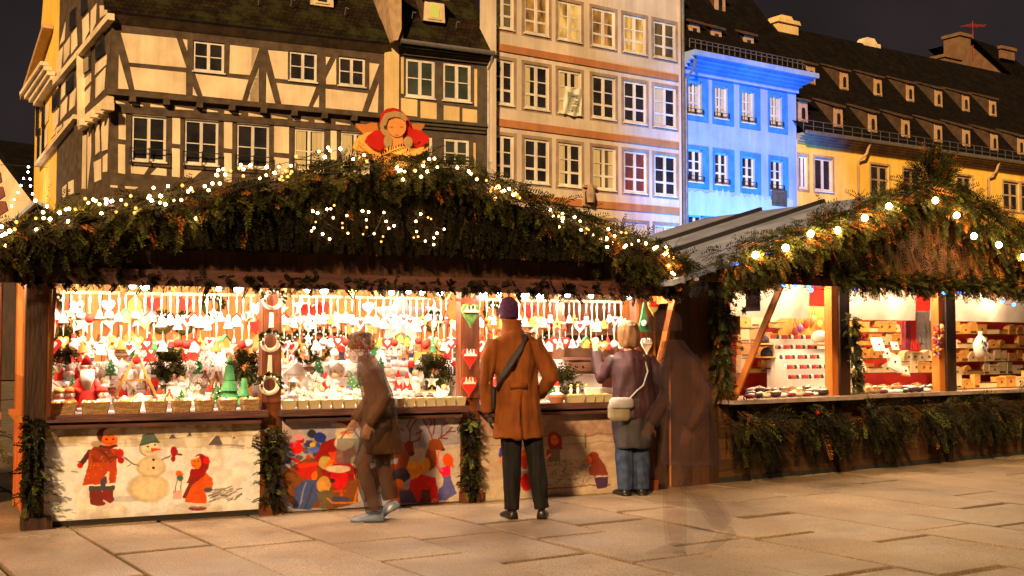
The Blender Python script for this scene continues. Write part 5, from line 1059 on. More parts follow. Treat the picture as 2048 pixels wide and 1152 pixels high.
# red wooden scallop tree cut by the left edge
RT = Fr(ground(-40, 800), R(8)); q = MB(); pts = []
(u_, z0_) = RT.pix(-40, 430); (_, z1_) = RT.pix(-40, 285); (ur, _) = RT.pix(17, 350)
for k in range(5):
    a_ = z0_+(z1_-z0_)*k/5; b_2 = z0_+(z1_-z0_)*(k+1)/5; h_ = (ur-u_)*(1-.12*k); pts += [(h_*.72+u_, a_), (u_+h_, a_+(b_2-a_)*.35), (u_+h_*.9, b_2-.02*(b_2-a_))]
pts = [(u_, 0), (u_+(ur-u_)*.2, 0), (u_+(ur-u_)*.2, z0_)]+pts+[(u_, z1_+.3)]
q.prism(pts, 0, .08); q.prism([(2*u_-x, z) for x, z in pts], 0, .08); K['redtree'] = M('dark red painted wood', (.10,.015,.008), (.20,.03,.012), 4, .5)
o = finish(q, 'wooden_tree', ['redtree'], RT); tag(o, 'dark red scalloped wooden tree cut off by the left edge', 'decoration')
# ---------------------------------------------------------------- angel board on the peak
AN = Fr(S1.W(0, GW-.02, 0)[:2], S1.a); an = thing('angel_sign', 'painted cut out angel in red hat and wings on the gable peak', 'angel sign', AN)
def za_(*pts): return [AN.pix(680+x*.13018, 200+y*.13018) for x, y in pts]
K['a_wing'] = M('amber painted wing', (.42,.15,.03), (.52,.20,.05), 3, .6); K['a_cloud'] = M('glowing amber cloud paint', (.78,.36,.08), (.86,.44,.12), 2, .6)  # the cloud is plain amber paint, no emission
K['a_red'] = M('crimson paint', (.38,.008,.006), (.48,.015,.01), 3, .5); K['a_skin'] = M('apricot paint', (.58,.24,.07), (.62,.27,.08), 3, .6); K['a_fur'] = M('tan fur paint', (.30,.20,.09), (.38,.26,.12), 20, .8)
def oval(cx, cy_, rx, ry, n=18, a0=0, a1=2*math.pi): return [(cx+rx*math.cos(a0+(a1-a0)*k/n), cy_+ry*math.sin(a0+(a1-a0)*k/n)) for k in range(n)]
def layer(name, pts, y0, y1, m, parent=an):
    q = MB(); q.prism(za_(*pts), y0, y1); return q.build(name, K[m], parent)
layer('wing', [(245,360),(400,372),(480,345),(570,350),(600,480),(420,560),(350,510),(270,430)], .005, .03, 'a_wing')
layer('wing', [(1300,365),(1200,355),(1120,360),(1040,420),(1060,500),(1200,520),(1270,440),(1300,400)], .005, .03, 'a_wing')
layer('cloud', [(190,740),(215,640),(290,560),(400,500),(700,480),(1180,500),(1330,590),(1355,680),(1330,800),(1240,930),(1130,1000),(1050,1010),(960,1100),(860,1100),(740,1010),(560,960),(400,900),(280,830)], -.02, .0, 'a_cloud')
layer('sleeve', [(360,650),(400,560),(500,490),(620,460),(650,560),(660,700),(640,780),(560,790),(450,740)], -.05, -.022, 'a_red')
layer('sleeve', [(930,480),(1080,450),(1220,490),(1320,570),(1345,640),(1240,720),(1110,760),(1040,740),(1020,620),(920,580)], -.05, -.022, 'a_red')
layer('hat', [(600,290),(620,220),(690,150),(780,132),(880,155),(950,210),(1020,280),(1060,400),(1060,480),(960,520),(700,520),(620,480),(590,400)], -.045, -.021, 'a_red')
layer('hair', oval(775, 420, 190, 200), -.06, -.046, 'a_fur')
fc = layer('face', oval(820, 430, 142, 165)+[], -.085, -.061, 'a_skin')
layer('neck', [(735,540),(915,540),(925,760),(740,760)], -.072, -.0615, 'a_skin')
layer('hat_fur', [(600,300),(640,235),(780,200),(930,235),(975,330),(940,360),(880,305),(780,285),(680,320),(640,420),(600,420)], -.10, -.086, 'a_fur')
layer('collar', oval(690, 660, 65, 105), -.085, -.073, 'a_fur'); layer('collar', oval(990, 670, 70, 85), -.085, -.073, 'a_fur')
layer('hands', [(640,760),(740,740),(920,740),(1100,770),(1240,740),(1200,840),(1040,900),(900,860),(760,850),(640,800)], -.085, -.0735, 'a_cloud')
for (x,y,rx,ry) in ((735,440,30,8),(890,440,30,8),(815,560,36,9)): layer('painted_feature', oval(x,y,rx,ry,10), -.09, -.0855, 'a_wing', fc)
layer('mount', [(700,1000),(900,1000),(880,1180),(720,1180)], -.015, .015, 'a_wing')
l = bpy.data.lights.new('angel_uplight','SPOT'); o = bpy.data.objects.new('angel_uplight', l); COL.objects.link(o); l.energy = 2.5; l.color=(1,.55,.18); l.spot_size=R(110); l.shadow_soft_size=.03
pa_ = AN.pix(680+850*.13018, 200+1120*.13018); o.location = AN.W(pa_[0], -.22, pa_[1]+.02); aim(o, Vector(AN.W(pa_[0], -.03, pa_[1]+.35))-o.location)
# ---------------------------------------------------------------- lamps under the eaves of both stalls
def lamp(fr, u_, w_, z_, e, col=(1,.82,.66), rad=.035):
    l = bpy.data.lights.new('bulb_light','POINT'); o = bpy.data.objects.new('bulb_light', l); COL.objects.link(o); l.energy = e; l.color = col; l.shadow_soft_size = rad; o.location = fr.W(u_, w_, z_); return o
big = [(265,572),(290,572),(437,577),(477,578),(615,580),(648,580),(783,585),(817,583),(845,585),(880,587),(967,590),(998,590),(1050,590),(1080,592),(1135,590),(1182,592),(1258,594)]
lampset = thing('lamp_row', 'row of bare white lamps under the eaves of the wide gable stall', 'lamps', S1)
for i,(x,y) in enumerate(big):
    u_, z_ = S1.pix(x, y, -.12); rr_ = .036 if i in (1,3,5,10,12,13) else .024
    q = MB(); q.ball((u_,-.12,z_), rr_, 0, n=12, k=8); bq = q.build('lamp_bulb', K['bulb_w'], lampset, True)
    q = MB(); q.lathe([(.012,0),(.018,.02),(.018,.05),(.006,.06)], (u_,-.12,z_+rr_*.85), 8); q.build('socket', K['cream'], bq)
L1 = S1
for (a,b,nm) in bays:
    n = 4 if nm != 'right' else 3
    for i in range(n): lamp(S1, a+(b-a)*(i+.5)/n, -.20, zBm+.03, 36, (1,.78,.56))
    for i in range(2): lamp(S1, a+(b-a)*(i+.5)/2, .75, zBm+.06, 22, (1,.80,.60))
for (a,b) in ((u20+.3,u21),(u21b,u22),(u22b,u22b+1.6)):
    for i in range(2): lamp(S2, a+(b-a)*(i+.5)/2, .0, zB2+.06, 34, (1,.68,.38))
    lamp(S2, a+(b-a)*.3, .5, zB2+.08, 34, (1,.64,.32)); lamp(S2, a+(b-a)*.75, .5, zB2+.08, 34, (1,.64,.32))

for i,(x,y) in enumerate(BIG2):
    u_, z_ = S2.pix(x, y, G2-.46); lamp(S2, u_, G2-.47, z_, 8, (1,.58,.18), .03)
for i,(x,y) in enumerate((A1+A2)[2::4]):
    u_, z_ = S1.pix(x, y, GW-.31); lamp(S1, u_, GW-.32, z_, 1.7, (1,.50,.15), .02)
for (x,y) in ((645,440),(700,470),(745,440),(775,450),(850,470),(870,450)):
    u_, z_ = S1.pix(x, y, GW-.31); lamp(S1, u_, GW-.31, z_, .45, (1,.42,.12), .02)
lamp(S1, -.55, 1.0, 2.0, 22, (1,.62,.28))  # unseen warm lamp added to brighten the far left boards
garland('fir_garland', S1, [(-2.4,1.5,.66),(-.3,1.5,.60)], .10, 60, .26, .9, ['fir','fir_b'], 'fir garland on the lower wall of the stall at far left', 61)
# ================================================================ GOODS ON THE FIRST STALL
rnd = random.Random(77)
def heartpts(s, n=16):
    out = []
    for k in range(n):
        t = 2*math.pi*k/n; out.append((s*.062*16*math.sin(t)**3/1.0*.9, s*.062*(13*math.cos(t)-5*math.cos(2*t)-2*math.cos(3*t)-math.cos(4*t))))
    return out
def starpts(s, n=5, i=.42, a0=math.pi/2): return [((s if k%2==0 else s*i)*math.cos(a0+k*math.pi/n), (s if k%2==0 else s*i)*math.sin(a0+k*math.pi/n)) for k in range(2*n)]
def off(pts, x, z): return [(a+x, b+z) for a, b in pts]
# hanging ornaments: origin at the rail, body below; slots 0 ribbon, 1 body, 2 accent
def orn(kind, main, acc, drop=.09):
    q = MB(); L = -drop; q.add([(-.004,0,0),(.004,0,0),(.002,0,L),(-.002,0,L)],[(0,1,2,3)],0); q.add([(-.008,.003,L*.2),(.008,.003,L*.2),(0,.003,L)],[(0,1,2)],0)
    if kind == 'bell': q.lathe([(.004,L),(.014,L-.012),(.018,L-.035),(.030,L-.058),(.031,L-.062)],(0,0,0),10,1); q.ball((0,0,L-.066),.008,2,n=6,k=4)
    if kind == 'heart': q.prism(off(heartpts(.042),0,L-.035),-.006,.006,1); q.prism(off(heartpts(.02),0,L-.032),-.009,-.0062,2)
    if kind == 'star': q.prism(off(starpts(.042),0,L-.036),-.005,.005,1); q.ball((0,-.006,L-.036),.010,2,n=6,k=4)
    if kind == 'angel':
        q.lathe([(.004,L-.016),(.012,L-.03),(.028,L-.075),(.027,L-.078)],(0,0,0),9,1); q.ball((0,0,L-.010),.013,2,n=8,k=6); q.prism([(0,L-.025),(.034,L-.012),(.040,L-.036),(.012,L-.05)],.006,.010,1); q.prism([(0,L-.025),(-.034,L-.012),(-.040,L-.036),(-.012,L-.05)],.006,.010,1)
    if kind == 'snowman': q.ball((0,0,L-.062),.026,1,n=9,k=6); q.ball((0,0,L-.028),.018,1,n=9,k=6); q.lathe([(.020,L-.014),(.012,L-.013),(.011,L+.008)],(0,0,0),8,2)
    if kind == 'house': q.prism([(-.024,L-.07),(.024,L-.07),(.024,L-.03),(0,L-.005),(-.024,L-.03)],-.012,.012,1); q.prism([(-.030,L-.032),(0,L-.002),(.030,L-.032),(.030,L-.025),(0,L+.006),(-.030,L-.025)],-.016,.016,2)
    if kind == 'ball': q.ball((0,0,L-.026),.026,1,n=12,k=8); q.lathe([(.007,L-.002),(.007,L+.006)],(0,0,0),6,2)
    if kind == 'drop': q.lathe([(.002,L),(.012,L-.03),(.016,L-.045),(.010,L-.058),(.002,L-.062)],(0,0,0),8,1); q.ball((0,0,L-.07),.007,2,n=6,k=4)
    if kind == 'gnome': q.lathe([(.002,L+.01),(.014,L-.028),(.018,L-.034)],(0,0,0),9,2); q.ball((0,-.003,L-.040),.013,1,n=8,k=5); q.lathe([(.014,L-.046),(.022,L-.078),(.02,L-.082)],(0,0,0),9,2)
    return q
OK_ = [('bell','cream','gold','white bell ornament'),('heart','red','cream','red heart ornament'),('star','cream','gold','white star ornament'),('angel','cream','pink','white angel ornament'),('snowman','cream','red','white snowman ornament'),
 ('house','cream','red','red roofed white house ornament'),('ball','cream','gold','white ball ornament'),('drop','cream','gold','white drop ornament'),('gnome','cream','red','red capped gnome ornament'),('heart','gold','cream','straw heart ornament'),
 ('star','gold','red','straw star ornament'),('bell','orange','gold','orange bell ornament'),('house','gold','green','green roofed ginger house ornament'),('heart','cream','red','white heart ornament'),('gnome','cream','green','green capped gnome ornament'),('ball','red','gold','red ball ornament')]
OM = []
for kind, a_, b_2, lb in OK_: OM.append((orn(kind, a_, b_2, .08+.03*rnd.random()).mesh('hanging_ornament', [K['cream_d'],K[a_],K[b_2]], kind in ('ball','snowman','bell')), lb, kind))
wts = [6,1.2,4,5,2.5,3,2.5,5,1.5,1,1.5,1,1,4,.8,1]; wts2 = [4,3,4,3,2,2,2,3,3,1.6,2,1,1.4,3,1.6,2]
near = {'left':'leftmost bay','middle':'middle bay','right':'bay behind the man'}
rl_ = {'upper':'upper','lower':'lower'}
for (a,b,nm) in bays:
    for lev, z_ in ((0,zr1),(1,zr2)):
        u_ = a+.035
        while u_ < b-.02:
            me, lb, kind = rnd.choices(OM, wts if lev == 0 else wts2)[0]
            put(me, kind+'_ornament', S1, u_, RW_-.024, z_-.012, '%s on the %s rail of the %s' % (lb, 'upper' if lev == 0 else 'lower', near[nm]), 'ornament', 'ornaments on the rails', rz=rnd.uniform(-.5,.5), sc=rnd.uniform(1.15,1.6))
            u_ += rnd.uniform(.052,.078)
# standing figures: origin at the foot
def fig(kind):
    q = MB()
    if kind == 'angel_figurine': mats = ['cream','pink','gold']; q.lathe([(.042,0),(.040,.01),(.018,.09),(.014,.10)],(0,0,0),12,0); q.ball((0,0,.118),.021,1,n=10,k=7); q.ball((0,.005,.126),.022,2,(1,1,.8),8,5); [q.prism([(0,.09),(s*.050,.135),(s*.060,.10),(s*.045,.06),(s*.012,.05)],.016,.022,0) for s in (-1,1)]; q.tube([(-.016,0,.085),(-.020,-.03,.075),(0,-.038,.078)],.006,5,0); q.tube([(.016,0,.085),(.020,-.03,.075),(0,-.038,.078)],.006,5,0)
    elif kind == 'snowman_figurine': mats = ['cream','red','navy']; q.ball((0,0,.038),.040,0,n=12,k=8); q.ball((0,0,.092),.028,0,n=12,k=8); q.lathe([(.028,.112),(.016,.113),(.015,.138)],(0,0,0),9,2); q.lathe([(.022,.074),(.027,.070),(.022,.066)],(0,0,0),10,1); q.tube([(0,-.026,.092),(0,-.045,.090)],[.004,.001],5,1); q.ball((-.009,-.026,.099),.003,2,n=5,k=3); q.ball((.009,-.026,.099),.003,2,n=5,k=3)
    elif kind == 'gnome_figurine': mats = ['red','cream','pink']; q.lathe([(.036,0),(.034,.01),(.026,.07),(.020,.08)],(0,0,0),12,0); q.ball((0,-.004,.092),.020,2,n=9,k=6); q.lathe([(.023,.102),(.018,.125),(.003,.165)],(0,.002,0),10,0); q.lathe([(.024,.098),(.026,.103),(.023,.108)],(0,.002,0),10,1); q.prism([(-.018,.090),(.018,.090),(.012,.06),(0,.045),(-.012,.06)],-.034,-.016,1); q.ball((0,.002,.168),.007,1,n=6,k=4)
    elif kind == 'wooden_tree': mats = ['green','brownw','cream']; q.tube([(0,0,0),(0,0,.03)],.007,6,1); [q.prism([(-w,z),(w,z),(0,z+.055)],-.010,.010,0) for w,z in ((.045,.03),(.036,.06),(.026,.09))]; q.box(-.02,.02,-.014,.014,0,.006,1); [q.ball((x,-.012,z),.005,2,n=5,k=3) for x,z in ((-.02,.045),(.018,.05),(0,.075),(-.01,.1),(.01,.11))]
    elif kind == 'white_house': mats = ['cream','red','gold']; q.prism([(-.042,0),(.042,0),(.042,.06),(0,.10),(-.042,.06)],-.03,.03,0); q.prism([(-.05,.056),(0,.104),(.05,.056),(.05,.066),(0,.116),(-.05,.066)],-.036,.036,0); q.box(-.010,.010,-.034,-.030,0,.035,2); q.box(-.032,-.016,-.033,-.030,.035,.052,2); q.box(.016,.032,-.033,-.030,.035,.052,2)
    elif kind == 'candle_arch': mats = ['brownw','red','cream']; [q.bar((s*.075,0,0),(0,0,.15),.010,.02,0) for s in (-1,1)]; q.box(-.05,.05,-.02,.02,.045,.052,0); q.lathe([(.012,.052),(.012,.10)],(-.02,0,0),8,2); q.lathe([(.012,.052),(.012,.09)],(.02,0,0),8,2); q.ball((0,0,.16),.012,1,n=6,k=4); q.box(-.03,.03,-.012,.012,.115,.12,1)
    elif kind == 'star_stand': mats = ['cream','gold','cream']; q.prism(off(starpts(.055),0,.075),-.008,.008,0); q.lathe([(.022,0),(.022,.008),(.004,.012),(.004,.03)],(0,0,0),8,1)
    elif kind == 'sheep_figurine': mats = ['cream','brownw','cream']; q.ball((0,0,.045),.030,0,(1.35,.9,.9),10,6); q.ball((-.045,0,.062),.014,1,(1.2,.8,1),7,5); [q.tube([(x,y,0),(x,y,.03)],.005,5,1) for x in (-.024,.024) for y in (-.012,.012)]
    elif kind == 'pine_cone': mats = ['brownw','cream','gold']; [q.lathe([(.010+.022*math.sin(math.pi*(k+.5)/8),k*.011),(.018+.028*math.sin(math.pi*(k+.5)/8),k*.011+.009)],(0,0,0),9,0 if k%3 else 1) for k in range(8)]
    elif kind == 'lantern': mats = ['cream','gold','red']; q.box(-.03,.03,-.03,.03,0,.012,0); q.lathe([(.012,.012),(.012,.05)],(0,0,0),8,1); [q.box(x-.003,x+.003,y-.003,y+.003,.012,.085,0) for x in (-.026,.026) for y in (-.026,.026)]; q.lathe([(.044,.085),(.004,.12)],(0,0,0),4,0); q.tube([(-.012,0,.12),(0,0,.14),(.012,0,.12)],.002,4,0)
    elif kind == 'nutcracker': mats = ['red','navy','cream']; q.box(-.024,.024,-.018,.018,0,.012,1); q.tube([(-.011,0,.012),(-.011,0,.06)],.009,7,1); q.tube([(.011,0,.012),(.011,0,.06)],.009,7,1); q.lathe([(.021,.06),(.024,.095),(.016,.11)],(0,0,0),10,0); q.ball((0,0,.124),.016,2,n=8,k=6); q.lathe([(.017,.134),(.018,.165),(.014,.168)],(0,0,0),9,1); q.tube([(-.024,0,.10),(-.03,-.004,.07)],.006,5,0); q.tube([(.024,0,.10),(.03,-.004,.07)],.006,5,0)
    elif kind == 'gift_box': mats = ['cream','red','gold']; q.box(-.035,.035,-.025,.025,0,.04,0); q.box(-.005,.005,-.026,.026,-.0,.0415,1); q.box(-.036,.036,-.004,.004,0.001,.041,1); q.ball((-.012,0,.048),.010,1,(1.3,.7,.8),6,4); q.ball((.012,0,.048),.010,1,(1.3,.7,.8),6,4)
    elif kind == 'flower_bunch': mats = ['cream','gold','green']; r_ = random.Random(3); [(q.prism(off(starpts(.020,6,.6,r_.random()),x,z),-.02-.02*r_.random(),-.016,0),q.ball((x,-.038,z),.005,1,n=5,k=3)) for x,z in [(r_.uniform(-.05,.05), r_.uniform(.04,.13)) for _ in range(13)]]; [q.tube([(0,0,0),(r_.uniform(-.04,.04),-.01,.1)],.003,4,2) for _ in range(6)]; q.lathe([(.018,0),(.028,.045)],(0,0,0),8,0)
    return q.mesh(kind, [K[m] for m in mats], kind in ('snowman_figurine',))
FK = {k: fig(k) for k in ('angel_figurine','snowman_figurine','gnome_figurine','wooden_tree','white_house','candle_arch','star_stand','sheep_figurine','pine_cone','lantern','nutcracker','gift_box','flower_bunch')}
FL_ = {'angel_figurine':'white angel figurine','snowman_figurine':'snowman figurine in dark hat','gnome_figurine':'red gnome with white beard','wooden_tree':'green wooden tree','white_house':'white toy house','candle_arch':'wooden candle arch','star_stand':'white standing star','sheep_figurine':'white toy sheep','pine_cone':'brown pine cone','lantern':'white lantern','nutcracker':'red and navy nutcracker','gift_box':'white gift box with red ribbon','flower_bunch':'bunch of white paper flowers'}
cat_ = {k: k.replace('_',' ') for k in FK}
names = list(FK)
prof = {'left':[5,4,6,4,1.5,2,2,1.5,4,2,1,1.5,2],'middle':[6,3,3,3,3,1,3,3,1.5,2.5,2,3,5],'right':[3,2,3,4,1,1,2,1,3,2,2,2,1]}
rows = [('front step',.20,.87,(1.0,1.3)),('second step',.43,.97,(1.05,1.4)),('third step',.66,1.10,(1.15,1.5)),('top step',.90,1.25,(1.2,1.7))]
for (a,b,nm) in bays:
    for ri_,(rl,w_,z_,(s0,s1)) in enumerate(rows):
        u_ = a+.05
        bb = b-.04 if nm != 'right' else b-.62
        while u_ < bb:
            k = rnd.choices(names, prof[nm])[0]; s = rnd.uniform(s0,s1)*(1.0 if k != 'candle_arch' else .9)
            put(FK[k], k, S1, u_, w_+rnd.uniform(-.05,.05), z_+.001, '%s on the %s of the %s' % (FL_[k], rl, near[nm]), cat_[k], 'figures on the display steps', rz=rnd.uniform(-.6,.6), sc=s)
            u_ += rnd.uniform(.062,.095)*(1.2 if k in ('candle_arch','white_house') else 1)
def solo(q, name, mats, fr, px_, py_, w_, label, cat, smooth=False, rz=0, z=None, group=None):
    """one special object: its foot (or its nail) at a photo point on the plane w"""
    u_, z_ = fr.pix(px_, py_, w_); o = q.build(name, [K[m] for m in mats], None, smooth, loc=fr.W(u_, w_, z if z is not None else z_), rot=fr.a+rz); return tag(o, label, cat, group)
# the big red-robed figure
q = MB(); q.lathe([(.10,0),(.105,.02),(.085,.16),(.055,.26),(.03,.29)],(0,0,0),18,0); q.ball((0,-.02,.32),.045,2,n=12,k=8); q.prism([(-.05,.33),(.05,.33),(.055,.26),(.02,.17),(-.02,.17),(-.055,.26)],-.085,-.045,1); q.lathe([(.05,.335),(.055,.35),(.05,.365)],(0,0,0),14,1); q.lathe([(.048,.36),(.03,.41),(.004,.45)],(0,0,0),12,0); q.tube([(-.05,0,.24),(-.10,-.05,.17),(-.06,-.09,.16)],[.03,.028,.022],8,0); q.tube([(.05,0,.24),(.10,-.05,.17),(.07,-.09,.16)],[.03,.028,.022],8,0); q.lathe([(.107,0),(.11,.015),(.107,.03)],(0,0,0),18,1)
solo(q,'robed_figurine',['red','cream','pink'],S1,172,790,.18,'tall red robed bearded figure, largest on the leftmost counter','figurine',True,z=.872)
for i,(x,y,lb) in enumerate(((118,790,'plump white snowman with yellow hood at far left of the counter'),(140,790,'orange clad snowman beside the red robed figure'),(205,788,'white snowman with red scarf right of the red robed figure'))):
    q = MB(); q.ball((0,0,.055),.058,1 if i==1 else 0,n=14,k=9); q.ball((0,0,.135),.040,0,n=14,k=9); q.lathe([(.043,.150),(.040,.178),(.012,.195)],(0,0,0),12,[2,1,3][i]); q.lathe([(.030,.105),(.040,.10),(.032,.092)],(0,0,0),12,3); q.ball((0,-.045,.135),.008,1,n=6,k=4)
    solo(q,'snowman_figurine',['cream','orange','gold','red'],S1,x,y,.12,lb,'snowman',True,z=.872)
# twig trestle with bells (A shape), hanging wood church
q = MB(); [q.bar((s*.16,0,0),(0,0,.34),.022,.022,0) for s in (-1,1)]; q.bar((-.09,0,.13),(.09,0,.13),.016,.04,0); q.lathe([(.03,.135),(.024,.18),(.002,.25)],(-.045,-.0,0),10,1); q.lathe([(.02,.135),(.016,.18),(.002,.23)],(.045,0,0),10,1); q.ball((0,0,.29),.035,2,n=10,k=6)
solo(q,'twig_trestle',['gold','cream','red'],S1,272,760,.30,'twig A frame with white candles in the middle of the leftmost display','trestle',z=.98)
q = MB(); 
for k in range(3): q.lathe([(.11-.03*k,.05+.09*k),(.03,.17+.09*k)],(0,0,0),14,0)
q.tube([(0,0,0),(0,0,.08)],.014,6,1)
solo(q,'wooden_tree',['green','brownw'],S1,458,788,.22,'large green cone tree at the right of the leftmost display','tree',z=.872)
solo(q,'wooden_tree',['green','brownw'],S1,488,790,.14,'smaller green cone tree by the end of the leftmost counter','tree',z=.872).scale=(.7,.7,.7)
def leafball(n, r_, rr_, m=0, L=.05):
    q = MB()
    for i in range(n):
        a_ = rr_.uniform(0,6.28); b_3 = rr_.uniform(-1.4,1.5); d = Vector((math.cos(a_)*math.cos(b_3), math.sin(a_)*math.cos(b_3), math.sin(b_3)))
        sprig(q, d*r_*.3, d+Vector((0,0,-.1)), r_*(.8+.3*rr_.random()), .2, rr_, 0, 5, .012)
    return q
for (x,y,w_,r_,lb) in ((335,730,.5,.13,'bright green fir clump in the leftmost display'),(490,735,.45,.12,'green fir clump by the right rail of the leftmost display'),(125,690,.5,.13,'yellow green fir clump at far left of the display'),(870,745,.5,.14,'olive fir clump at the right of the middle display'),(1128,770,.35,.16,'small green fir tree with white balls right of the man')):
    solo(leafball(110, r_, random.Random(x)), 'fir_clump', ['fir_b'], S1, x, y, w_, lb, 'fir')
q = MB(); q.prism(off(starpts(.30,5,.45),0,0),-.03,-.01,0); K['greystar'] = M('silver grey star cloth', (.42,.40,.40), (.52,.50,.48), 6, .6)
solo(q,'hanging_star',['greystar'],S1,800,635,.8,'large pale grey star hanging at the back of the middle bay','star')
q = MB(); q.prism(off(heartpts(.11),0,0),-.03,.0,0)
solo(q,'felt_heart',['red'],S1,622,625,.5,'large red felt heart hanging in the middle bay','heart')
q = MB(); q.box(-.10,.10,0,.05,0,.16,0); q.prism([(-.12,.16),(.12,.16),(0,.26)],-.01,.06,0); q.box(-.07,-.015,-.012,0,.03,.13,1); q.box(.015,.07,-.012,0,.03,.13,1)
solo(q,'shelf_house',['cream','gold'],S1,592,770,.45,'pale gabled shelf house at the left of the middle display','shelf house',z=.98)
q = MB(); q.box(-.13,.13,0,.05,0,.10,0); q.prism([(-.17,.09),(0,.20),(.17,.09),(.17,.12),(0,.23),(-.17,.12)],-.03,.07,1); q.box(-.06,.06,-.01,0,.0,.08,2)
solo(q,'crib_house',['gold','brownw','iron'],S1,855,725,.7,'brown nativity stable with pitched roof in the middle display','stable')
for (x,y,r_,w_,lb) in ((612,703,.09,.45,'small fir wreath with white beads left in the middle bay'),(637,700,.08,.47,'small gold and green wreath beside the white beaded wreath')):
    q = MB(); r2 = random.Random(x)
    for k in range(46):
        an = 2*math.pi*k/46; p = (r_*.8*math.cos(an),0,r_*.8*math.sin(an)); sprig(q,p,(math.cos(an+1),-.4,math.sin(an+1)),.05,.1,r2,0,4,.010)
        if k%4 == 0: q.ball((p[0],-.025,p[2]),.010,1,n=6,k=4)
    solo(q,'wreath',['fir_b','cream' if r_>.085 else 'gold'],S1,x,y,w_,lb,'wreath')
# dresser in the right bay, with pots
K['dresser'] = M('brown varnished dresser', (.20,.10,.055), (.30,.16,.09), 6, .5)
ud_, _ = S1.pix(1190, 740, .70)
dr = thing('dresser', 'small brown wooden dresser with two drawers and two doors behind the right counter', 'dresser', S1, (ud_,.70,.872)); W_ = .30
_, zt_ = S1.pix(1190, 716, .7); hD = zt_-.872
q = MB(); q.box(-W_,W_,0,.3,0,hD-.02); q.box(-W_-.03,W_+.03,-.03,.3,hD-.02,hD+.01); q.build('body', K['dresser'], dr)
for s in (-1,1):
    q = MB(); q.box(s*W_/2-.135,s*W_/2+.135,-.014,-.001,hD-.135,hD-.04); dq = q.build('drawer', K['dresser'], dr); q = MB(); q.ball((s*W_/2,-.022,hD-.088),.012,0,n=8,k=5); q.build('knob', K['iron'], dq)
    q = MB(); x_ = s*W_/2; q.box(x_-.135,x_+.135,-.014,-.001,.02,hD-.15); q.box(x_-.09,x_+.09,-.022,-.0145,.06,hD-.19); q.build('door', K['dresser'], dr)
_, zs1 = S1.pix(1200, 640, .9)
q = MB(); q.box(ud_-.33,ud_+.33,.95,1.0,hD+.885,zs1+.25); q.box(ud_-.33,ud_+.33,.8,.95,hD+.885+.22,hD+.885+.24); q.box(ud_-.33,ud_-.30,.8,.95,hD+.885,zs1+.25); q.box(ud_+.30,ud_+.33,.8,.95,hD+.885,zs1+.25)
sh_ = finish(q,'wall_shelf',['dresser'],S1); tag(sh_, 'brown shelf rack standing on the dresser at the back', 'shelf')
# wicker baskets on the left counter
def wick():
    m = M('wicker weave', (.22,.12,.05), (.46,.30,.14), 30, .7, .3, 60); t = m.node_tree; N = t.nodes; L = t.links
    tc = [n for n in N if n.type=='TEX_COORD'][0]; bk = N.new('ShaderNodeTexBrick'); bk.inputs['Scale'].default_value=1; bk.inputs['Brick Width'].default_value=.03; bk.inputs['Row Height'].default_value=.009; bk.inputs['Mortar Size'].default_value=.0018
    bk.inputs['Color1'].default_value=(.50,.33,.16,1); bk.inputs['Color2'].default_value=(.30,.17,.07,1); bk.inputs['Mortar'].default_value=(.05,.025,.01,1)
    sx = N.new('ShaderNodeSeparateXYZ'); cx = N.new('ShaderNodeCombineXYZ'); ad = N.new('ShaderNodeMath'); ad.operation='ADD'
    L.new(tc.outputs['Object'], sx.inputs[0]); L.new(sx.outputs[0], ad.inputs[0]); L.new(sx.outputs[1], ad.inputs[1]); L.new(ad.outputs[0], cx.inputs[0]); L.new(sx.outputs[2], cx.inputs[1]); L.new(cx.outputs[0], bk.inputs['Vector'])
    b = N['Principled BSDF']; L.new(bk.outputs['Color'], b.inputs['Base Color']); return m
K['wicker'] = wick()
xsb = [94,161,226,289,341,388,434,479,525]; lbp = ['leftmost of the wicker baskets','second wicker basket from the dark corner post','third wicker basket from the dark corner post','fourth wicker basket from the dark corner post','fifth wicker basket from the dark corner post','wicker basket third from the wreath post','wicker basket second from the wreath post','wicker basket right beside the wreath post']
for i in range(8):
    ua, ub = S1.u(xsb[i]+3,-.08), S1.u(xsb[i+1]-5,-.08); h = .082; cx = (ub-ua)/2; q = MB(); R_ = []
    for (s, z_) in ((.86,0),(.93,h*.5),(1.0,h),(1.02,h+.008),(.98,h+.008),(.95,h)):
        hx, hy = cx*s, .062*s; ring = []
        for (sx_,sy_) in ((-1,-1),(1,-1),(1,1),(-1,1)):
            for k in range(4):
                a_ = math.atan2(sy_,sx_)-math.pi/4+k*math.pi/6; ring.append((sx_*(hx-.02)+.02*math.cos(a_), sy_*(hy-.02)+.02*math.sin(a_), z_))
        R_.append(ring)
    q.rings(R_, 0, True)
    for k in range(9): q.ball((rnd.uniform(-cx*.8,cx*.8), rnd.uniform(-.035,.035), h+.006), rnd.uniform(.014,.024), 1+k%3, n=7, k=5)
    o = q.build('wicker_basket', [K['wicker'],K['cream'],K['orange'],K['gold']], None, loc=S1.W((ua+ub)/2,-.085,.861), rot=S1.a)
    tag(o, lbp[i]+', on the left counter ledge', 'basket', 'wicker baskets along the left ledge')
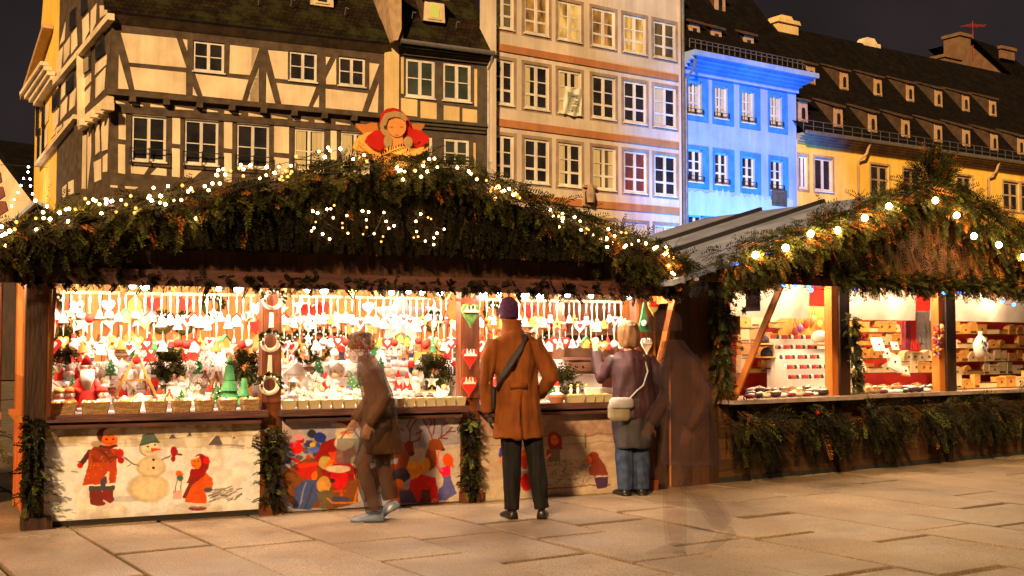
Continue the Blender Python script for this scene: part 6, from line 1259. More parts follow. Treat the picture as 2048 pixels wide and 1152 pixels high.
# olive tins on the middle counter
xm = [563,594,616,640,663,686,712,738,755,770,790,810,830,850,870,890,910,931]
for i in range(len(xm)-1):
    ua, ub = S1.u(xm[i]+1.5,-.085), S1.u(xm[i+1]-1.5,-.085); c = (ub-ua)/2; q = MB()
    q.rings([[(sx_*c*s, sy_*.045*s, z_) for (sx_,sy_) in ((-1,-1),(1,-1),(1,1),(-1,1))] for s,z_ in ((.72,0),(1,.075),(.92,.075),(.88,.06))], 0, True); q.ball((0,0,.068),c*.8,1,(1,.7,.35),8,5)
    o = q.build('planter_tin', [K['pot'],K['cream']], None, loc=S1.W((ua+ub)/2,-.085,.861), rot=S1.a)
    tag(o, 'tapered olive tin in the row along the middle counter ledge', 'tin', 'olive tins along the middle ledge')
for i,(x0_,x1_,k_,lb) in enumerate(((1098,1128,'terra','round terracotta bowl with white rim on the right ledge'),(1130,1167,'pot','long pale box of cones, widest on the right ledge'),(1169,1186,'pot','small grey tub right of the long cone box'),(1187,1203,'pot','second small grey tub on the right ledge'),(1204,1222,'pot','last grey tub before the woman on the right ledge'))):
    ua, ub = S1.u(x0_,-.085), S1.u(x1_,-.085); c = (ub-ua)/2; q = MB()
    if i == 0: q.lathe([(c*.7,0),(c*.95,.05),(c*1.05,.052),(c*1.05,.075),(c*.9,.075)],(0,0,0),16,0); q.ball((0,0,.078),c*.85,1,(1,1,.3),10,5)
    else:
        q.rings([[(sx_*c*s, sy_*.05*s, z_) for (sx_,sy_) in ((-1,-1),(1,-1),(1,1),(-1,1))] for s,z_ in ((.8,0),(1,.07),(.93,.07),(.9,.055))], 0, True)
        for k in range(7): q.ball((rnd.uniform(-c*.7,c*.7),rnd.uniform(-.03,.03),.068),.013,1,n=6,k=4)
    o = q.build('bowl' if i == 0 else 'planter_tin', [K[k_],K['gold'] if i else K['cream']], None, loc=S1.W((ua+ub)/2,-.085,.861), rot=S1.a); tag(o, lb, 'bowl' if i == 0 else 'tin', None if i == 0 else 'tubs on the right ledge')
for i,x in enumerate((1142,1156,1172)):
    q = MB(); q.lathe([(.022,0),(.024,.01),(.010,.05),(.016,.09),(.012,.12)],(0,0,0),9,0); q.ball((0,0,.135),.018,1,n=8,k=6)
    o = solo(q,'white_candlestick',['cream','gold'],S1,x,790,.15,['left white candlestick before the dresser','middle white candlestick before the dresser','right white candlestick before the dresser'][i],'candlestick',z=.87)
# wreath chain on the post, heart chain, end decorations
def wreath_face(r_):
    q = MB(); q.tube([(r_*.78*math.cos(2*math.pi*k/24),0,r_*.78*math.sin(2*math.pi*k/24)) for k in range(25)], r_*.21, 8, 0, el=(1,1))
    q.v = [(x, y*.6, z) for x, y, z in q.v]; r2 = random.Random(int(r_*1000))
    for k in range(40):
        an = math.pi*(.0+1.0*k/39); p = (r_*.78*math.cos(an),-.02,r_*.78*math.sin(an)); sprig(q,p,(math.cos(an)*.6+r2.uniform(-.6,.6),-.5,math.sin(an)*.6+r2.uniform(-.6,.6)),.045,.1,r2,1,4,.010)
    for k in range(7): an = math.pi*(.1+.8*k/6); q.ball((r_*.8*math.cos(an),-.045,r_*.8*math.sin(an)),.012,2,n=6,k=4)
    return q
for i,(x,y,lb) in enumerate(((545,600,'top round wood wreath with green leaves on the wreath post'),(541,684,'middle round wood wreath with white flowers on the wreath post'),(539,770,'lowest round wood wreath with green leaves on the wreath post'))):
    solo(wreath_face(.088),'wood_wreath',['cream_d','fir_b','cream'],S1,x,y,-.10,lb,'wreath',group='wreaths on the wreath post')
for i,(x,y0_,y1_) in enumerate(((543,625,655),(540,710,745))):
    (u_,z1_),(_,z0_) = S1.pix(x,y0_,-.10), S1.pix(x,y1_,-.10); q = MB(); q.prism([(-.022,z0_-z1_),(.018,z0_-z1_),(.014,0),(-.014,0)],-.006,.0); o = q.build('ribbon', K['cream_d'], None, loc=S1.W(u_,-.1,z1_), rot=S1.a); tag(o, ['cream ribbon between top and middle wreath','cream ribbon between middle and lowest wreath'][i],'ribbon')
def heart_(s, m1, m2): q = MB(); q.prism([(x*.95, z*1.25 if z < 0 else z) for x, z in heartpts(s)],-.02,.0,0); q.prism([(-s*.70,.0),(s*.70,.0),(s*.62,s*.2),(-s*.62,s*.2)],-.028,-.021,1); [q.prism([(x-.012,s*.2),(x+.012,s*.2),(x,s*.2+.045)],-.027,-.0205,1) for x in (-s*.35,0,s*.35)]; return q
K['greenleaf'] = M('green painted leaf heart', (.02,.10,.02), (.12,.26,.04), 30, .6)
for (x,y,s,ms,lb) in ((940,625,.105,['greenleaf','cream_d'],'green leafy heart at the top of the heart post'),(939,712,.088,['red','cream'],'red heart with white village, second on the heart post'),(937,768,.088,['red','cream_d'],'red heart with green tree, lowest on the heart post'),(1305,612,.075,['gold','red'],'straw coloured heart near the right shutter'),(1292,688,.075,['cream_d','cream'],'plain white heart hanging lowest near the right shutter')):
    solo(heart_(s,0,0),'wooden_heart',ms,S1,x,y,-.10,lb,'heart')
q = MB(); q.prism([(-.07,-.16),(.07,-.16),(.03,-.02),(0,.12),(-.03,-.02)],-.02,0,0); q.ball((0,-.02,-.08),.03,1,n=8,k=5)
solo(q,'felt_tree',['green','cream'],S1,1286,630,-.1,'green felt pear shaped tree hanging beside the straw heart','ornament')
# ================================================================ GOODS ON THE SECOND STALL
rnd = random.Random(99)
K['velvet'] = M('dark velvet', (.02,.012,.03), (.06,.03,.07), 12, .8); K['boxo'] = M('honey wood box', (.52,.24,.05), (.70,.38,.10), 9, .5); K['boxw'] = M('pale wood box', (.66,.50,.28), (.78,.64,.40), 9, .5)
K['grey'] = M('grey knitted cloth', (.13,.11,.11), (.19,.16,.16), 30, .9, .3); K['maroon'] = M('maroon cloth', (.14,.012,.03), (.20,.02,.04), 12, .8); K['leather'] = M('tan leather', (.34,.20,.09), (.46,.30,.16), 16, .5)
K['violet'] = M('violet glass beads', (.12,.03,.20), (.30,.10,.34), 30, .3); K['boxd'] = M('dark wood box side', (.10,.04,.02), (.16,.07,.03), 9, .5)
# tiered tray rack with rows of rings in the first bay
(ua,_),(ub,_) = S2.pix(1540,700,.6), S2.pix(1658,700,.6)
tr = thing('ring_rack', 'white tiered rack with rows of small red and black jewellery', 'rack', S2)
q = MB(); tiers = []
for k in range(5):
    w_ = .30+.10*k; z_ = S2.pix(1600, 762-20*k-4, w_)[1]; tiers.append((w_, z_)); q.box(ua+.04*k-.12*0,ub+.05,w_,w_+.10,.85,z_)
q.build('tiers', K['snowc'], tr)
for k,(w_,z_) in enumerate(tiers):
    x_ = ua+.04*k+.03; i = 0
    while x_ < ub+.03 and i < 17:
        q = MB(); q.lathe([(.017,0),(.020,.018),(.016,.042),(.005,.048)],(x_,w_+.04,z_),7,0); q.build('ring', K[['maroon','velvet','red','cream','brownw'][(i*7+k*3)%5]], tr); x_ += .041; i += 1
# purses and shoes along the counters
def purse(m1, m2):
    q = MB(); q.ball((0,0,.035),.06,0,(1.25,.75,.58),12,7); q.box(-.058,.058,-.035,-.005,.055,.064,1); q.tube([(-.05,-.02,.06),(0,-.035,.075),(.05,-.02,.06)],.005,5,1); return q.mesh('purse',[K[m1],K[m2]],True)
def slip(m1, m2):
    q = MB(); q.ball((0,0,.022),.055,0,(1.5,.6,.42),12,6); q.ball((.015,0,.04),.035,1,(1.3,.6,.35),10,5); return q.mesh('slipper',[K[m1],K[m2]],True)
PM = [(purse('leather','brownw'),'tan leather purse','purse'),(purse('velvet','cream'),'dark velvet purse','purse'),(slip('cream','navy'),'white and navy slipper','slipper'),(slip('maroon','cream'),'maroon slipper','slipper'),(slip('velvet','cream'),'dark slipper with white lining','slipper'),(purse('cream_d','leather'),'ivory purse','purse')]
for (xa,xb,bay) in ((1500,1655,'first'),(1700,1868,'second')):
    for row,(w_,z_) in enumerate(((-.02,.842),(.10,.842),(.20,.87))):
        u_ = S2.u(xa,w_,760); ue_ = S2.u(xb,w_,760)
        while u_ < ue_:
            me, lb, ct = rnd.choice(PM); put(me, ct, S2, u_, w_, z_, '%s in the %s row of the %s jewellery bay' % (lb, ['front','second','third'][row], bay), ct, 'soft goods on the counters', rz=rnd.uniform(-.5,.5), sc=rnd.uniform(.85,1.15)); u_ += rnd.uniform(.11,.15)
def woodbox(kind):
    q = MB()
    if kind == 0: q.box(-.085,.085,-.03,.03,0,.085,0); q.box(-.088,.088,-.033,.033,.085,.10,0); q.prism(oval(0,.05,.014,.012,10),-.034,-.031,1)
    if kind == 1: q.prism([(-.08,0),(.08,0),(.08,.04),(.06,.08),(0,.10),(-.06,.08),(-.08,.04)],-.035,.035,0); q.box(-.012,.012,-.038,-.0355,.03,.05,1)
    if kind == 2: q.box(-.06,.06,-.025,.025,0,.14,0); q.box(-.05,.05,-.028,-.0255,.01,.03,1)
    if kind == 3: q.box(-.13,.13,-.03,.03,0,.045,0); q.box(-.132,.132,-.033,-.001,.045,.055,1)
    return q
BXM = [[woodbox(k).mesh('wood_box',[K[m],K['boxd']]) for m in ('boxo','boxw')] for k in range(4)]
bl = ['honey wood box with oval inlay','domed honey wood casket','upright honey wood box','long flat honey wood box']; bl2 = ['pale wood box with oval inlay','domed pale casket','upright pale box','long flat pale box']
def boxes(x0_, x1_, ys, w_, where, step=.20, z_=None):
    for j, y in enumerate(ys):
        zz = S2.pix((x0_+x1_)/2, y, w_+.0*j)[1] if z_ is None else z_[j]; u_ = S2.u(x0_, w_, y)+.06; ue_ = S2.u(x1_, w_, y)-.04
        q = MB(); q.box(u_-.08,ue_+.08,w_-.04,w_+.08,zz-.012,zz-.001); o = finish(q,'shelf_board',['boxd'],S2); tag(o, '%s wooden shelf %s' % (['lowest','second','third','fourth','top'][j], where), 'shelf', 'shelves of the jewellery stall')
        while u_ < ue_:
            k = rnd.randrange(4); c = rnd.random() < .35; put(BXM[k][1 if c else 0], 'wood_box', S2, u_, w_, zz, '%s on the %s shelf %s' % ((bl2 if c else bl)[k], ['lowest','second','third','fourth','top'][j], where), 'box', 'wooden boxes', rz=rnd.uniform(-.15,.15), sc=rnd.uniform(1.05,1.45)); u_ += 1.12*step*rnd.uniform(.9,1.25)*(1.35 if k == 3 else 1)
boxes(1700,1800,(745,716,690,664,640),.85,'behind the second bay counter',.125)
boxes(1556,1656,(700,672,640),1.1,'above the ring rack',.13)
boxes(1480,1556,(745,715,685,655),.95,'left of the ring rack',.13)
boxes(1905,2085,(748,722,696,668,642),.95,'on the red wall',.155)
boxes(1905,2085,(760,),.25,'at the third counter front',.17, z_=(.853,))
boxes(1805,1868,(745,722),.65,'below the grey scarves',.12)
# scarves
for i,(x0_,x1_,m_,lb) in enumerate(((1806,1820,'maroon','dark maroon scarf hanging left of the red scarf'),(1818,1831,'redcloth','bright red scarf hanging beside the grey scarves'),(1828,1846,'grey','narrow grey scarf hanging in the second bay'),(1843,1866,'grey','wide grey scarf hanging beside the bead bunch'))):
    (ua,zt_),(ub,_) = S2.pix(x0_,622,.5), S2.pix(x1_,622,.5); zb_ = S2.pix(x0_, 700-(i==2)*14-(i<2)*0, .5)[1]; q = MB(); n = 10; P_ = []
    for j in range(7):
        z_ = zt_+(zb_-zt_)*j/6; P_.append([(ua+(ub-ua)*(k/n)*(1+.04*j), .5+.018*math.sin(k*2.1+j*.25), z_) for k in range(n+1)]+[(ua+(ub-ua)*(k/n)*(1+.04*j), .512+.018*math.sin(k*2.1+j*.25), z_) for k in range(n,-1,-1)])
    q.rings(P_); o = finish(q,'scarf',[m_],S2); tag(o, lb, 'scarf')
# necklace bust with dark stars
q = MB(); q.lathe([(.02,-.27),(.10,-.25),(.14,-.18),(.15,-.08),(.09,-.01),(.045,.03),(.04,.08)],(0,0,0),16,0,1,.35)
bst = solo(q,'necklace_bust',['cream'],S2,1961,675,.45,'white necklace bust with dark stars before the red wall','bust',True)
for (x,z_) in ((-.05,-.05),(.05,-.04),(-.03,-.13),(.03,-.10),(0,-.17),(.06,-.16),(.0,-.07)):
    q = MB(); q.prism(off(starpts(.026),x,z_),-.066,-.056,0); q.build('star_pendant', K['dstar'], bst)
# bead bunch on the post
q = MB(); 
for k in range(46): a_ = rnd.uniform(0,6.28); t = rnd.random(); q.ball((.055*math.cos(a_)*(1-.5*abs(t-.5)), .05*math.sin(a_), -.36*t), rnd.uniform(.014,.026), [0,1,2][k%3], n=7, k=5)
solo(q,'bead_bunch',['violet','red','gold'],S2,1876,650,-.12,'bunch of violet and red beads hung on the post between second and third bay','beads',True)
# hats, tan bag heads and hanging bags in the first bay, tilted display cards in the second
q = MB(); q.ball((0,0,.05),.08,0,(1,1,.9),14,8); q.lathe([(.13,0),(.13,.012),(.07,.02)],(0,0,0),18,1)
for (x,y,m1,m2,lb) in ((1548,645,'cream','leather','white fur hat high at the left of the first jewellery bay'),(1525,690,'velvet','boxo','dark hat on honey stand behind the shutter'),(1535,716,'navy','boxo','navy hat below the dark hat behind the shutter'),(1552,738,'maroon','maroon','round maroon hat beside the ring rack')):
    solo(q,'hat',[m1,m2],S2,x,y,.75,lb,'hat',True)
for i,(x,y,m_,lb) in enumerate(((1600,648,'violet','violet pouch hanging above the ring rack'),(1612,640,'red','red pouch hanging above the ring rack'),(1590,655,'maroon','maroon pouch hanging above the ring rack'),(1640,640,'gold','gold pouch hanging above the ring rack'),(1655,632,'boxw','pale pouch hanging above the ring rack'),(1627,630,'leather','tan pouch hanging above the ring rack'))):
    q = MB(); q.ball((0,0,-.05),.05,0,(1,.4,1.1),10,6); q.tube([(-.03,0,0),(0,0,.12),(.03,0,0)],.004,4,0); solo(q,'pouch',[m_],S2,x,y,.9,lb,'pouch',True)
q = MB(); q.ball((0,0,0),.11,0,(1.3,.5,.75),14,8); q.lathe([(.10,-.10),(.14,-.095),(.10,-.06)],(0,-.02,0),14,1,1,.4); solo(q,'shoulder_bag',['cream','leather'],S2,1640,675,.6,'large white shoulder bag with tan flap above the ring rack','bag',True)
for i,(x,y,m_,s,t,lb) in enumerate(((1722,745,'boxw',.11,-.25,'tilted honey card leaning at left of the second bay'),(1760,702,'snowc',.10,0,'square white jewellery card in the second bay'),(1790,740,'cream',.13,.3,'large white tilted card with red stone in the second bay'),(1775,716,'snowc',.07,0,'small white card above the tilted card'),(1792,700,'snowc',.06,.05,'small pale card right of the square white card'),(1812,752,'boxo',.08,.1,'honey card in front of the large tilted card'))):
    q = MB(); q.box(-s,s,-.008,.008,0,s*1.7,0); q.box(-s*.8,s*.8,-.012,-.0085,s*.2,s*1.5,1); q.ball((0,-.02,s*.8),.014,2,n=7,k=5); o = solo(q,'jewellery_card',[m_,'cream','maroon'],S2,x,y,.42,lb,'card'); o.rotation_euler = (-.35,t,S2.a)
# shelf posts that carry the goods
q = MB(); q.box(S2.u(1556,.95),S2.u(1700,.95),.95,1.0,.85,S2.pix(1600,612,.95)[1]); finish(q,'display_back',['boxo'],S2); tag(bpy.data.objects['display_back'],'honey coloured backing board behind the ring rack','board')

# things hung on the boarded back wall of the first stall
rnd = random.Random(5)
BK = [(MB().prism(off(heartpts(.085),0,0),-.02,0,0),'red','wooden_heart','large red heart'),(MB().prism(off(starpts(.10,5,.45),0,0),-.015,0,0),'cream','wooden_star','large white star'),(wreath_face(.10),'fir_b','wreath','leafy wreath'),(MB().prism([(-.06,-.08),(.06,-.08),(.06,.03),(0,.10),(-.06,.03)],-.03,0,0),'gold','bird_house','straw coloured bird house'),(MB().prism(oval(0,0,.075,.09,16),-.02,0,0),'orange','wall_plate','oval orange wall plate'),(MB().prism(off(heartpts(.07),0,0),-.02,0,0),'cream','wooden_heart','white heart')]
BMs = [(q_.mesh(n_, [K[m_],K['fir_b'],K['cream']]), n_, l_) for q_,m_,n_,l_ in BK]
for (a,b,nm) in bays:
    for j,(z_,wn) in enumerate(((1.42,'low'),(1.60,'middle'),(1.76,'high'))):
        u_ = a+.1
        while u_ < b-.05:
            me, n_, l_ = rnd.choice(BMs); put(me, n_, S1, u_, 1.40, z_+rnd.uniform(-.03,.03), '%s in the %s row on the back wall, %s bay' % (l_, wn, nm), n_.replace('_',' '), 'hangings on the back wall', tilt=rnd.uniform(-.2,.2)); u_ += rnd.uniform(.17,.27)
# ================================================================ PEOPLE
VS = 1.0
TS = bpy.data.scenes.new('workshop')
def organic(name, mb, mats, parent, vox=.012, it=6, wob=0, wscale=9, seed=0, fac=.6, stretch=(1,1,.35)):
    """join overlapping tubes into one continuous skin (voxel remesh), smooth it, add soft folds"""
    o = mb.build('tmp', mats); m = o.modifiers.new('r','REMESH'); m.mode = 'VOXEL'; m.voxel_size = vox*VS; m.use_smooth_shade = True
    s = o.modifiers.new('s','SMOOTH'); s.factor = fac; s.iterations = it
    COL.objects.unlink(o); TS.collection.objects.link(o); TS.view_layers[0].update(); dg = TS.view_layers[0].depsgraph; me = bpy.data.meshes.new_from_object(o.evaluated_get(dg)); bpy.data.objects.remove(o)
    me.name = name; me.materials.clear(); [me.materials.append(K[x]) for x in MATN[0]]
    if wob:
        from mathutils import noise
        pass
        n = len(me.vertices); co = np.empty(n*3, 'f'); no = np.empty(n*3, 'f'); me.vertices.foreach_get('co', co); me.vertices.foreach_get('normal', no); co = co.reshape(-1,3); no = no.reshape(-1,3)
        for i_ in range(n):
            p = Vector((co[i_][0]*stretch[0], co[i_][1]*stretch[1], co[i_][2]*stretch[2]))*wscale + Vector((seed,seed*2,0))
            co[i_] += no[i_]*(wob*(noise.noise(p)+.5*noise.noise(p*2.3)))
        me.vertices.foreach_set('co', co.ravel()); me.update()
    me.polygons.foreach_set('use_smooth', [True]*len(me.polygons))
    ob = bpy.data.objects.new(name, me); COL.objects.link(ob)
    if parent: ob.parent = parent
    return ob
MATN = [[]]
def org(name, mb, mat, parent=None, **k):
    MATN[0] = [mat]; return organic(name, mb, K[mat], parent, **k)
def V(*a): return Vector(a)
def hand(q, wr, dirv, palmn, side, curl=.5, s=1.0):
    """palm, four unequal fingers with two bends and a thumb leaving the side of the palm"""
    d = Vector(dirv).normalized(); n = Vector(palmn).normalized(); x = d.cross(n).normalized()*side; w0 = Vector(wr)
    pc = w0+d*.05*s; q.tube([w0-d*.01, w0+d*.03*s, w0+d*.085*s], [.022*s,.036*s,.038*s], 10, el=(.45,1), up=n)
    for i,(off_, L) in enumerate(((-.028,.068),(-.010,.078),(.010,.073),(.028,.056))):
        b_ = w0+d*.080*s+x*off_*s; p1 = b_+(d*(1-curl*.3)+n*curl*.5).normalized()*L*.42*s; p2 = p1+(d*(1-curl)+n*curl*1.2).normalized()*L*.33*s; p3 = p2+(d*(.8-curl*1.3)+n*curl*1.4).normalized()*L*.27*s
        q.tube([b_-d*.02*s, b_, p1, p2, p3], [.0095*s,.0095*s,.0088*s,.008*s,.0062*s], 7)
    t0 = w0+d*.028*s-x*.030*s; t1 = t0+(d*.6-x*.8+n*.25).normalized()*.035*s; t2 = t1+(d*.9-x*.25+n*.3).normalized()*.030*s
    q.tube([w0+d*.02*s-x*.012*s, t0, t1, t2], [.013*s,.012*s,.010*s,.0075*s], 7)
def headgeo(q, c, f, r_=.098, up=(0,0,1)):
    f = Vector(f).normalized(); u_ = Vector(up).normalized(); r = f.cross(u_).normalized(); c = Vector(c)
    def el(cc, a, b_, h, n=14, k=10):
        rr = []
        for i in range(k+1):
            t = math.pi*i/k; s = max(math.sin(t), .03); rr.append([tuple(cc + u_*(-h*math.cos(t)) + r*(a*s*math.cos(2*math.pi*j/n)) + f*(b_*s*math.sin(2*math.pi*j/n))) for j in range(n)])
        q.rings(rr)
    el(c+u_*.022, .078, .098, .105); el(c-u_*.045+f*.020, .058, .068, .075)
    q.tube([c+f*.086+u_*.020, c+f*.106-u_*.012, c+f*.094-u_*.024], [.008,.014,.010], 7)
    q.tube([c+f*.085-u_*.052+r*.022, c+f*.093-u_*.050, c+f*.085-u_*.052-r*.022], [.006,.008,.006], 6)
    for s in (-1,1):
        e = c+r*s*.078; q.tube([e-u_*.025-f*.004, e+r*s*.012, e+u_*.028-f*.010], [.008,.012,.010], 6)
        q.tube([c+f*.078+u_*.032+r*s*.045, c+f*.092+u_*.034+r*s*.026, c+f*.090+u_*.032+r*s*.012], [.006,.008,.006], 6)
    return r, u_
def eyes(parent, c, f, up=(0,0,1)):
    f = Vector(f).normalized(); u_ = Vector(up).normalized(); r = f.cross(u_).normalized(); c = Vector(c)
    for s in (-1,1):
        q = MB(); q.ball(tuple(c+f*.083+u_*.014+r*s*.031), .011, 0, n=9, k=6); q.ball(tuple(c+f*.0905+u_*.014+r*s*.031), .0055, 1, n=7, k=5); q.build('eye', [K['eyew'],K['iron']], parent, True)
K['skin'] = M('skin', (.50,.25,.15), (.56,.30,.19), 12, .55, .05, 90); K['eyew'] = M('eye white', (.75,.72,.68), rough=.3)
K['coat'] = M('rust brown wool coat', (.115,.033,.008), (.185,.057,.013), 5, .92, .5, 160, spec=.15); K['trou'] = M('charcoal corduroy', (.007,.007,.008), (.016,.015,.016), 5, .9, .2, 120, stretch=(6,6,.6), spec=.1)
K['hat'] = M('dark purple knit cap', (.035,.012,.040), (.060,.022,.065), 60, .95, .6, 150, spec=.1); K['shoe'] = M('black shoe leather', (.012,.011,.012), rough=.35); K['bandb'] = M('black strap', (.012,.010,.012), rough=.7)
K['jacket'] = M('plum quilted jacket', (.016,.005,.010), (.036,.011,.018), 4, .6, .3, 12, spec=.35); K['jeans'] = M('blue denim', (.014,.022,.050), (.034,.052,.105), 14, .85, .4, 160, spec=.15); K['hair'] = M('dark blonde hair', (.12,.055,.016), (.24,.115,.035), 9, .6, .6, 60, stretch=(9,9,1)); K['bag'] = M('pale grey handbag', (.20,.20,.21), (.30,.30,.30), 6, .45); K['bagd'] = M('olive handbag side', (.15,.13,.08), (.22,.19,.12), 6, .6)
K['skirt'] = M('black long jacket hem', (.014,.012,.016), (.03,.025,.03), 6, .7, .2)
K['bcoat'] = M('dull brown overcoat', (.040,.018,.008), (.075,.034,.014), 5, .9, .4, 120, spec=.15, alpha=.62)
def ellring(c, ax, ay, rx, ry, n=28, fold=0, k=7, ph=0, slit=None):
    out = []
    for j in range(n):
        a_ = 2*math.pi*j/n; m = 1+fold*math.sin(k*a_+ph)+fold*.5*math.sin((k*2-3)*a_+ph*1.7)
        if slit and abs(((a_-slit[0]+math.pi)%(2*math.pi))-math.pi) < slit[1]: m *= slit[2]
        out.append(tuple(Vector(c)+Vector(ax)*rx*m*math.cos(a_)+Vector(ay)*ry*m*math.sin(a_)))
    return out
def shoe(parent, c, ang, L=.28, m='shoe', z0=0., name='shoe', pitch=0):
    q = MB(); prof = [(-.10,.030,.055),(-.085,.042,.075),(-.03,.043,.085),(.04,.045,.065),(.10,.052,.048),(.15,.045,.038),(.175,.022,.020)]
    q.rings([[(x_, y*L/.28, z_) for x_, z_ in ((-w_,.004),(-w_*1.03,.02),(-w_*.8,h*.8),(-w_*.3,h),(w_*.3,h),(w_*.8,h*.8),(w_*1.03,.02),(w_,.004))] for y,w_,h in prof], 0, True)
    q.box(-.036,.036,-.095,-.03,.0,.022,0)
    o = q.build(name, K[m], parent, True); o.location = c; o.rotation_euler = (pitch,0,ang); return o
def legs(q, hipL, kneeL, ankL, hipR, kneeR, ankR, pad=0., r=(.085,.060,.045)):
    for h, k, a_ in ((hipL,kneeL,ankL),(hipR,kneeR,ankR)):
        h, k, a_ = V(*h), V(*k), V(*a_); q.tube([h, h.lerp(k,.5), k, k.lerp(a_,.4), a_], [r[0]+pad, r[0]*.88+pad, r[1]+pad, r[1]*.98+pad, r[2]+pad], 14)
def blend_pts(pts, rads, n=4):
    out, rr = [], []
    for i in range(len(pts)-1):
        for k in range(n): t = k/n; out.append(V(*pts[i]).lerp(V(*pts[i+1]), t)); rr.append(rads[i]*(1-t)+rads[i+1]*t)
    out.append(V(*pts[-1])); rr.append(rads[-1]); return out, rr
# ---------------------------------------------------------------- the man in the rust coat
def man():
    o0 = ground(1053, 1037); ang = R(8)
    q = MB(); hc = (-.155, .02, 1.625)
    q.tube([(-.06,0,.92),(-.07,0,1.05),(-.09,0,1.25),(-.11,0,1.40),(-.13,0,1.47)], [.14,.125,.145,.15,.07], 16, el=(.65,1), up=(0,1,0))
    q.tube([(-.125,.0,1.44),(-.145,.01,1.56)], [.055,.050], 10); headgeo(q, hc, (-.25,1,-.12))
    q.tube([(-.27,0,1.41),(-.355,-.01,1.10),(-.325,.03,.85)], [.05,.042,.03], 10); hand(q, (-.325,.03,.85), (.05,.08,-1), (1,0,0), -1, .45)
    q.tube([(.06,0,1.40),(.20,-.05,1.13),(.10,.12,.98)], [.05,.042,.03], 10); hand(q, (.10,.12,.98), (-.5,.5,-.7), (0,-1,0), 1, .4)
    legs(q, (-.135,0,.92), (-.13,.02,.50), (-.135,-.02,.09), (.02,0,.92), (.09,.03,.50), (.135,-.01,.09))
    b = org('person', q, 'skin', None, vox=.0075, it=3); b.location = o0; b.rotation_euler = (0,0,ang)
    b.scale = (.91,.94,1); tag(b, 'man standing with his back to us in rust brown coat and dark knit cap', 'person')
    eyes(b, hc, (-.25,1,-.12))
    # trousers
    q = MB(); legs(q, (-.135,0,.92), (-.132,.01,.50), (-.135,-.01,.075), (.02,0,.92), (.085,.02,.50), (.135,.0,.075), .018, (.084,.064,.050)); q.tube([(-.06,0,.98),(-.06,0,.84)], [.15,.16], 18, el=(.7,1), up=(0,1,0))
    org('trousers', q, 'trou', b, vox=.010, it=4, wob=.014, wscale=11, seed=3)
    shoe(b, (-.14,.03,0), R(12)); shoe(b, (.145,.03,0), R(-14))
    # coat
    q = MB(); X, Y = (1,0,0), (0,1,0); sl = (-math.pi/2+.10, .07, .55)
    rings = []
    for z_, cx, rx, ry, f_ in ((.648,-.075,.228,.165,.030),(.70,-.077,.224,.160,.028),(.80,-.080,.212,.150,.022),(.92,-.082,.195,.140,.014),(1.03,-.085,.182,.128,.010),(1.14,-.088,.178,.124,.012),(1.26,-.095,.192,.130,.010),(1.36,-.10,.208,.128,.006),(1.42,-.105,.200,.115,0),(1.465,-.115,.150,.095,0),(1.50,-.13,.085,.08,0)):
        rings.append(ellring((cx,0,z_), X, Y, rx, ry, 72, f_, 6, 1.2, sl if z_ < .93 else None))
    q.rings(rings)
    p_, r_ = blend_pts([(-.275,0,1.415),(-.335,-.015,1.28),(-.365,-.02,1.10),(-.335,.02,.86)], [.075,.070,.062,.056]); q.tube(p_, r_, 14)
    p_, r_ = blend_pts([(.065,0,1.415),(.140,-.03,1.29),(.218,-.06,1.13),(.12,.10,.98)], [.075,.072,.066,.058]); q.tube(p_, r_, 14)
    q.tube([(-.20,0,1.46),(-.10,0,1.475),(.02,0,1.43)], [.07,.08,.07], 12, el=(1,.8))
    org('coat', q, 'coat', b, vox=.0095, it=3, wob=.032, wscale=8, seed=9)
    q = MB(); q.tube([V(-.085,-.168,.66),V(-.083,-.157,.80),V(-.082,-.148,.92)], [.007,.006,.003], 5, el=(1,.5)); q.build('vent_shade_strip', K['bandb'], b, True)  # thin dark strip laid in as the shade inside the vent
    q = MB()
    q.obox((-.09,-.137,1.07),(.075,0,0),(0,.008,0),(0,0,.020)); q.build('half_belt', K['coat'], b, True)
    q = MB(); q.rings([ellring((-.13,.005,z_), X, Y, rx, ry, 26, .02, 5) for z_, rx, ry in ((1.45,.105,.095),(1.50,.095,.088),(1.56,.088,.086),(1.605,.094,.094),(1.60,.080,.080),(1.50,.06,.06))]); org('collar', q, 'coat', b, vox=.008, it=3, wob=.006, seed=4)
    q = MB(); q.rings([ellring((-.155,.015,z_), X, Y, rx, ry, 26) for z_, rx, ry in ((1.610,.086,.104),(1.64,.091,.110),(1.69,.090,.108),(1.735,.080,.094),(1.765,.058,.068),(1.785,.022,.026))]); org('knit_cap', q, 'hat', b, vox=.008, it=4, wob=.003, wscale=20)
    q = MB(); pts = [V(-.02,-.10,1.47),V(-.08,-.142,1.36),V(-.17,-.150,1.24),V(-.25,-.135,1.13),V(-.275,-.06,1.04)]
    q.tube([V(-.02,.02,1.50)]+pts, [.016,.018,.030,.034,.022,.014], 8, el=(.3,1), up=(0,1,0)); q.build('strap', K['bandb'], b, True)
    q = MB(); q.rings([ellring((-.30,.06,z_), (0,1,0), (1,0,0), rx, .035, 16) for z_, rx in ((.86,.09),(.90,.11),(1.02,.11),(1.06,.09))]); q.build('shoulder_bag', K['bandb'], b, True)
    q = MB(); hand(q, (-.327,.03,.865), (.05,.08,-1), (1,0,0), -1, .45, 1.14); q.tube([(-.328,.028,.89),(-.326,.03,.85)], [.040,.036], 10); org('glove', q, 'bandb', b, vox=.0055, it=1)
man()
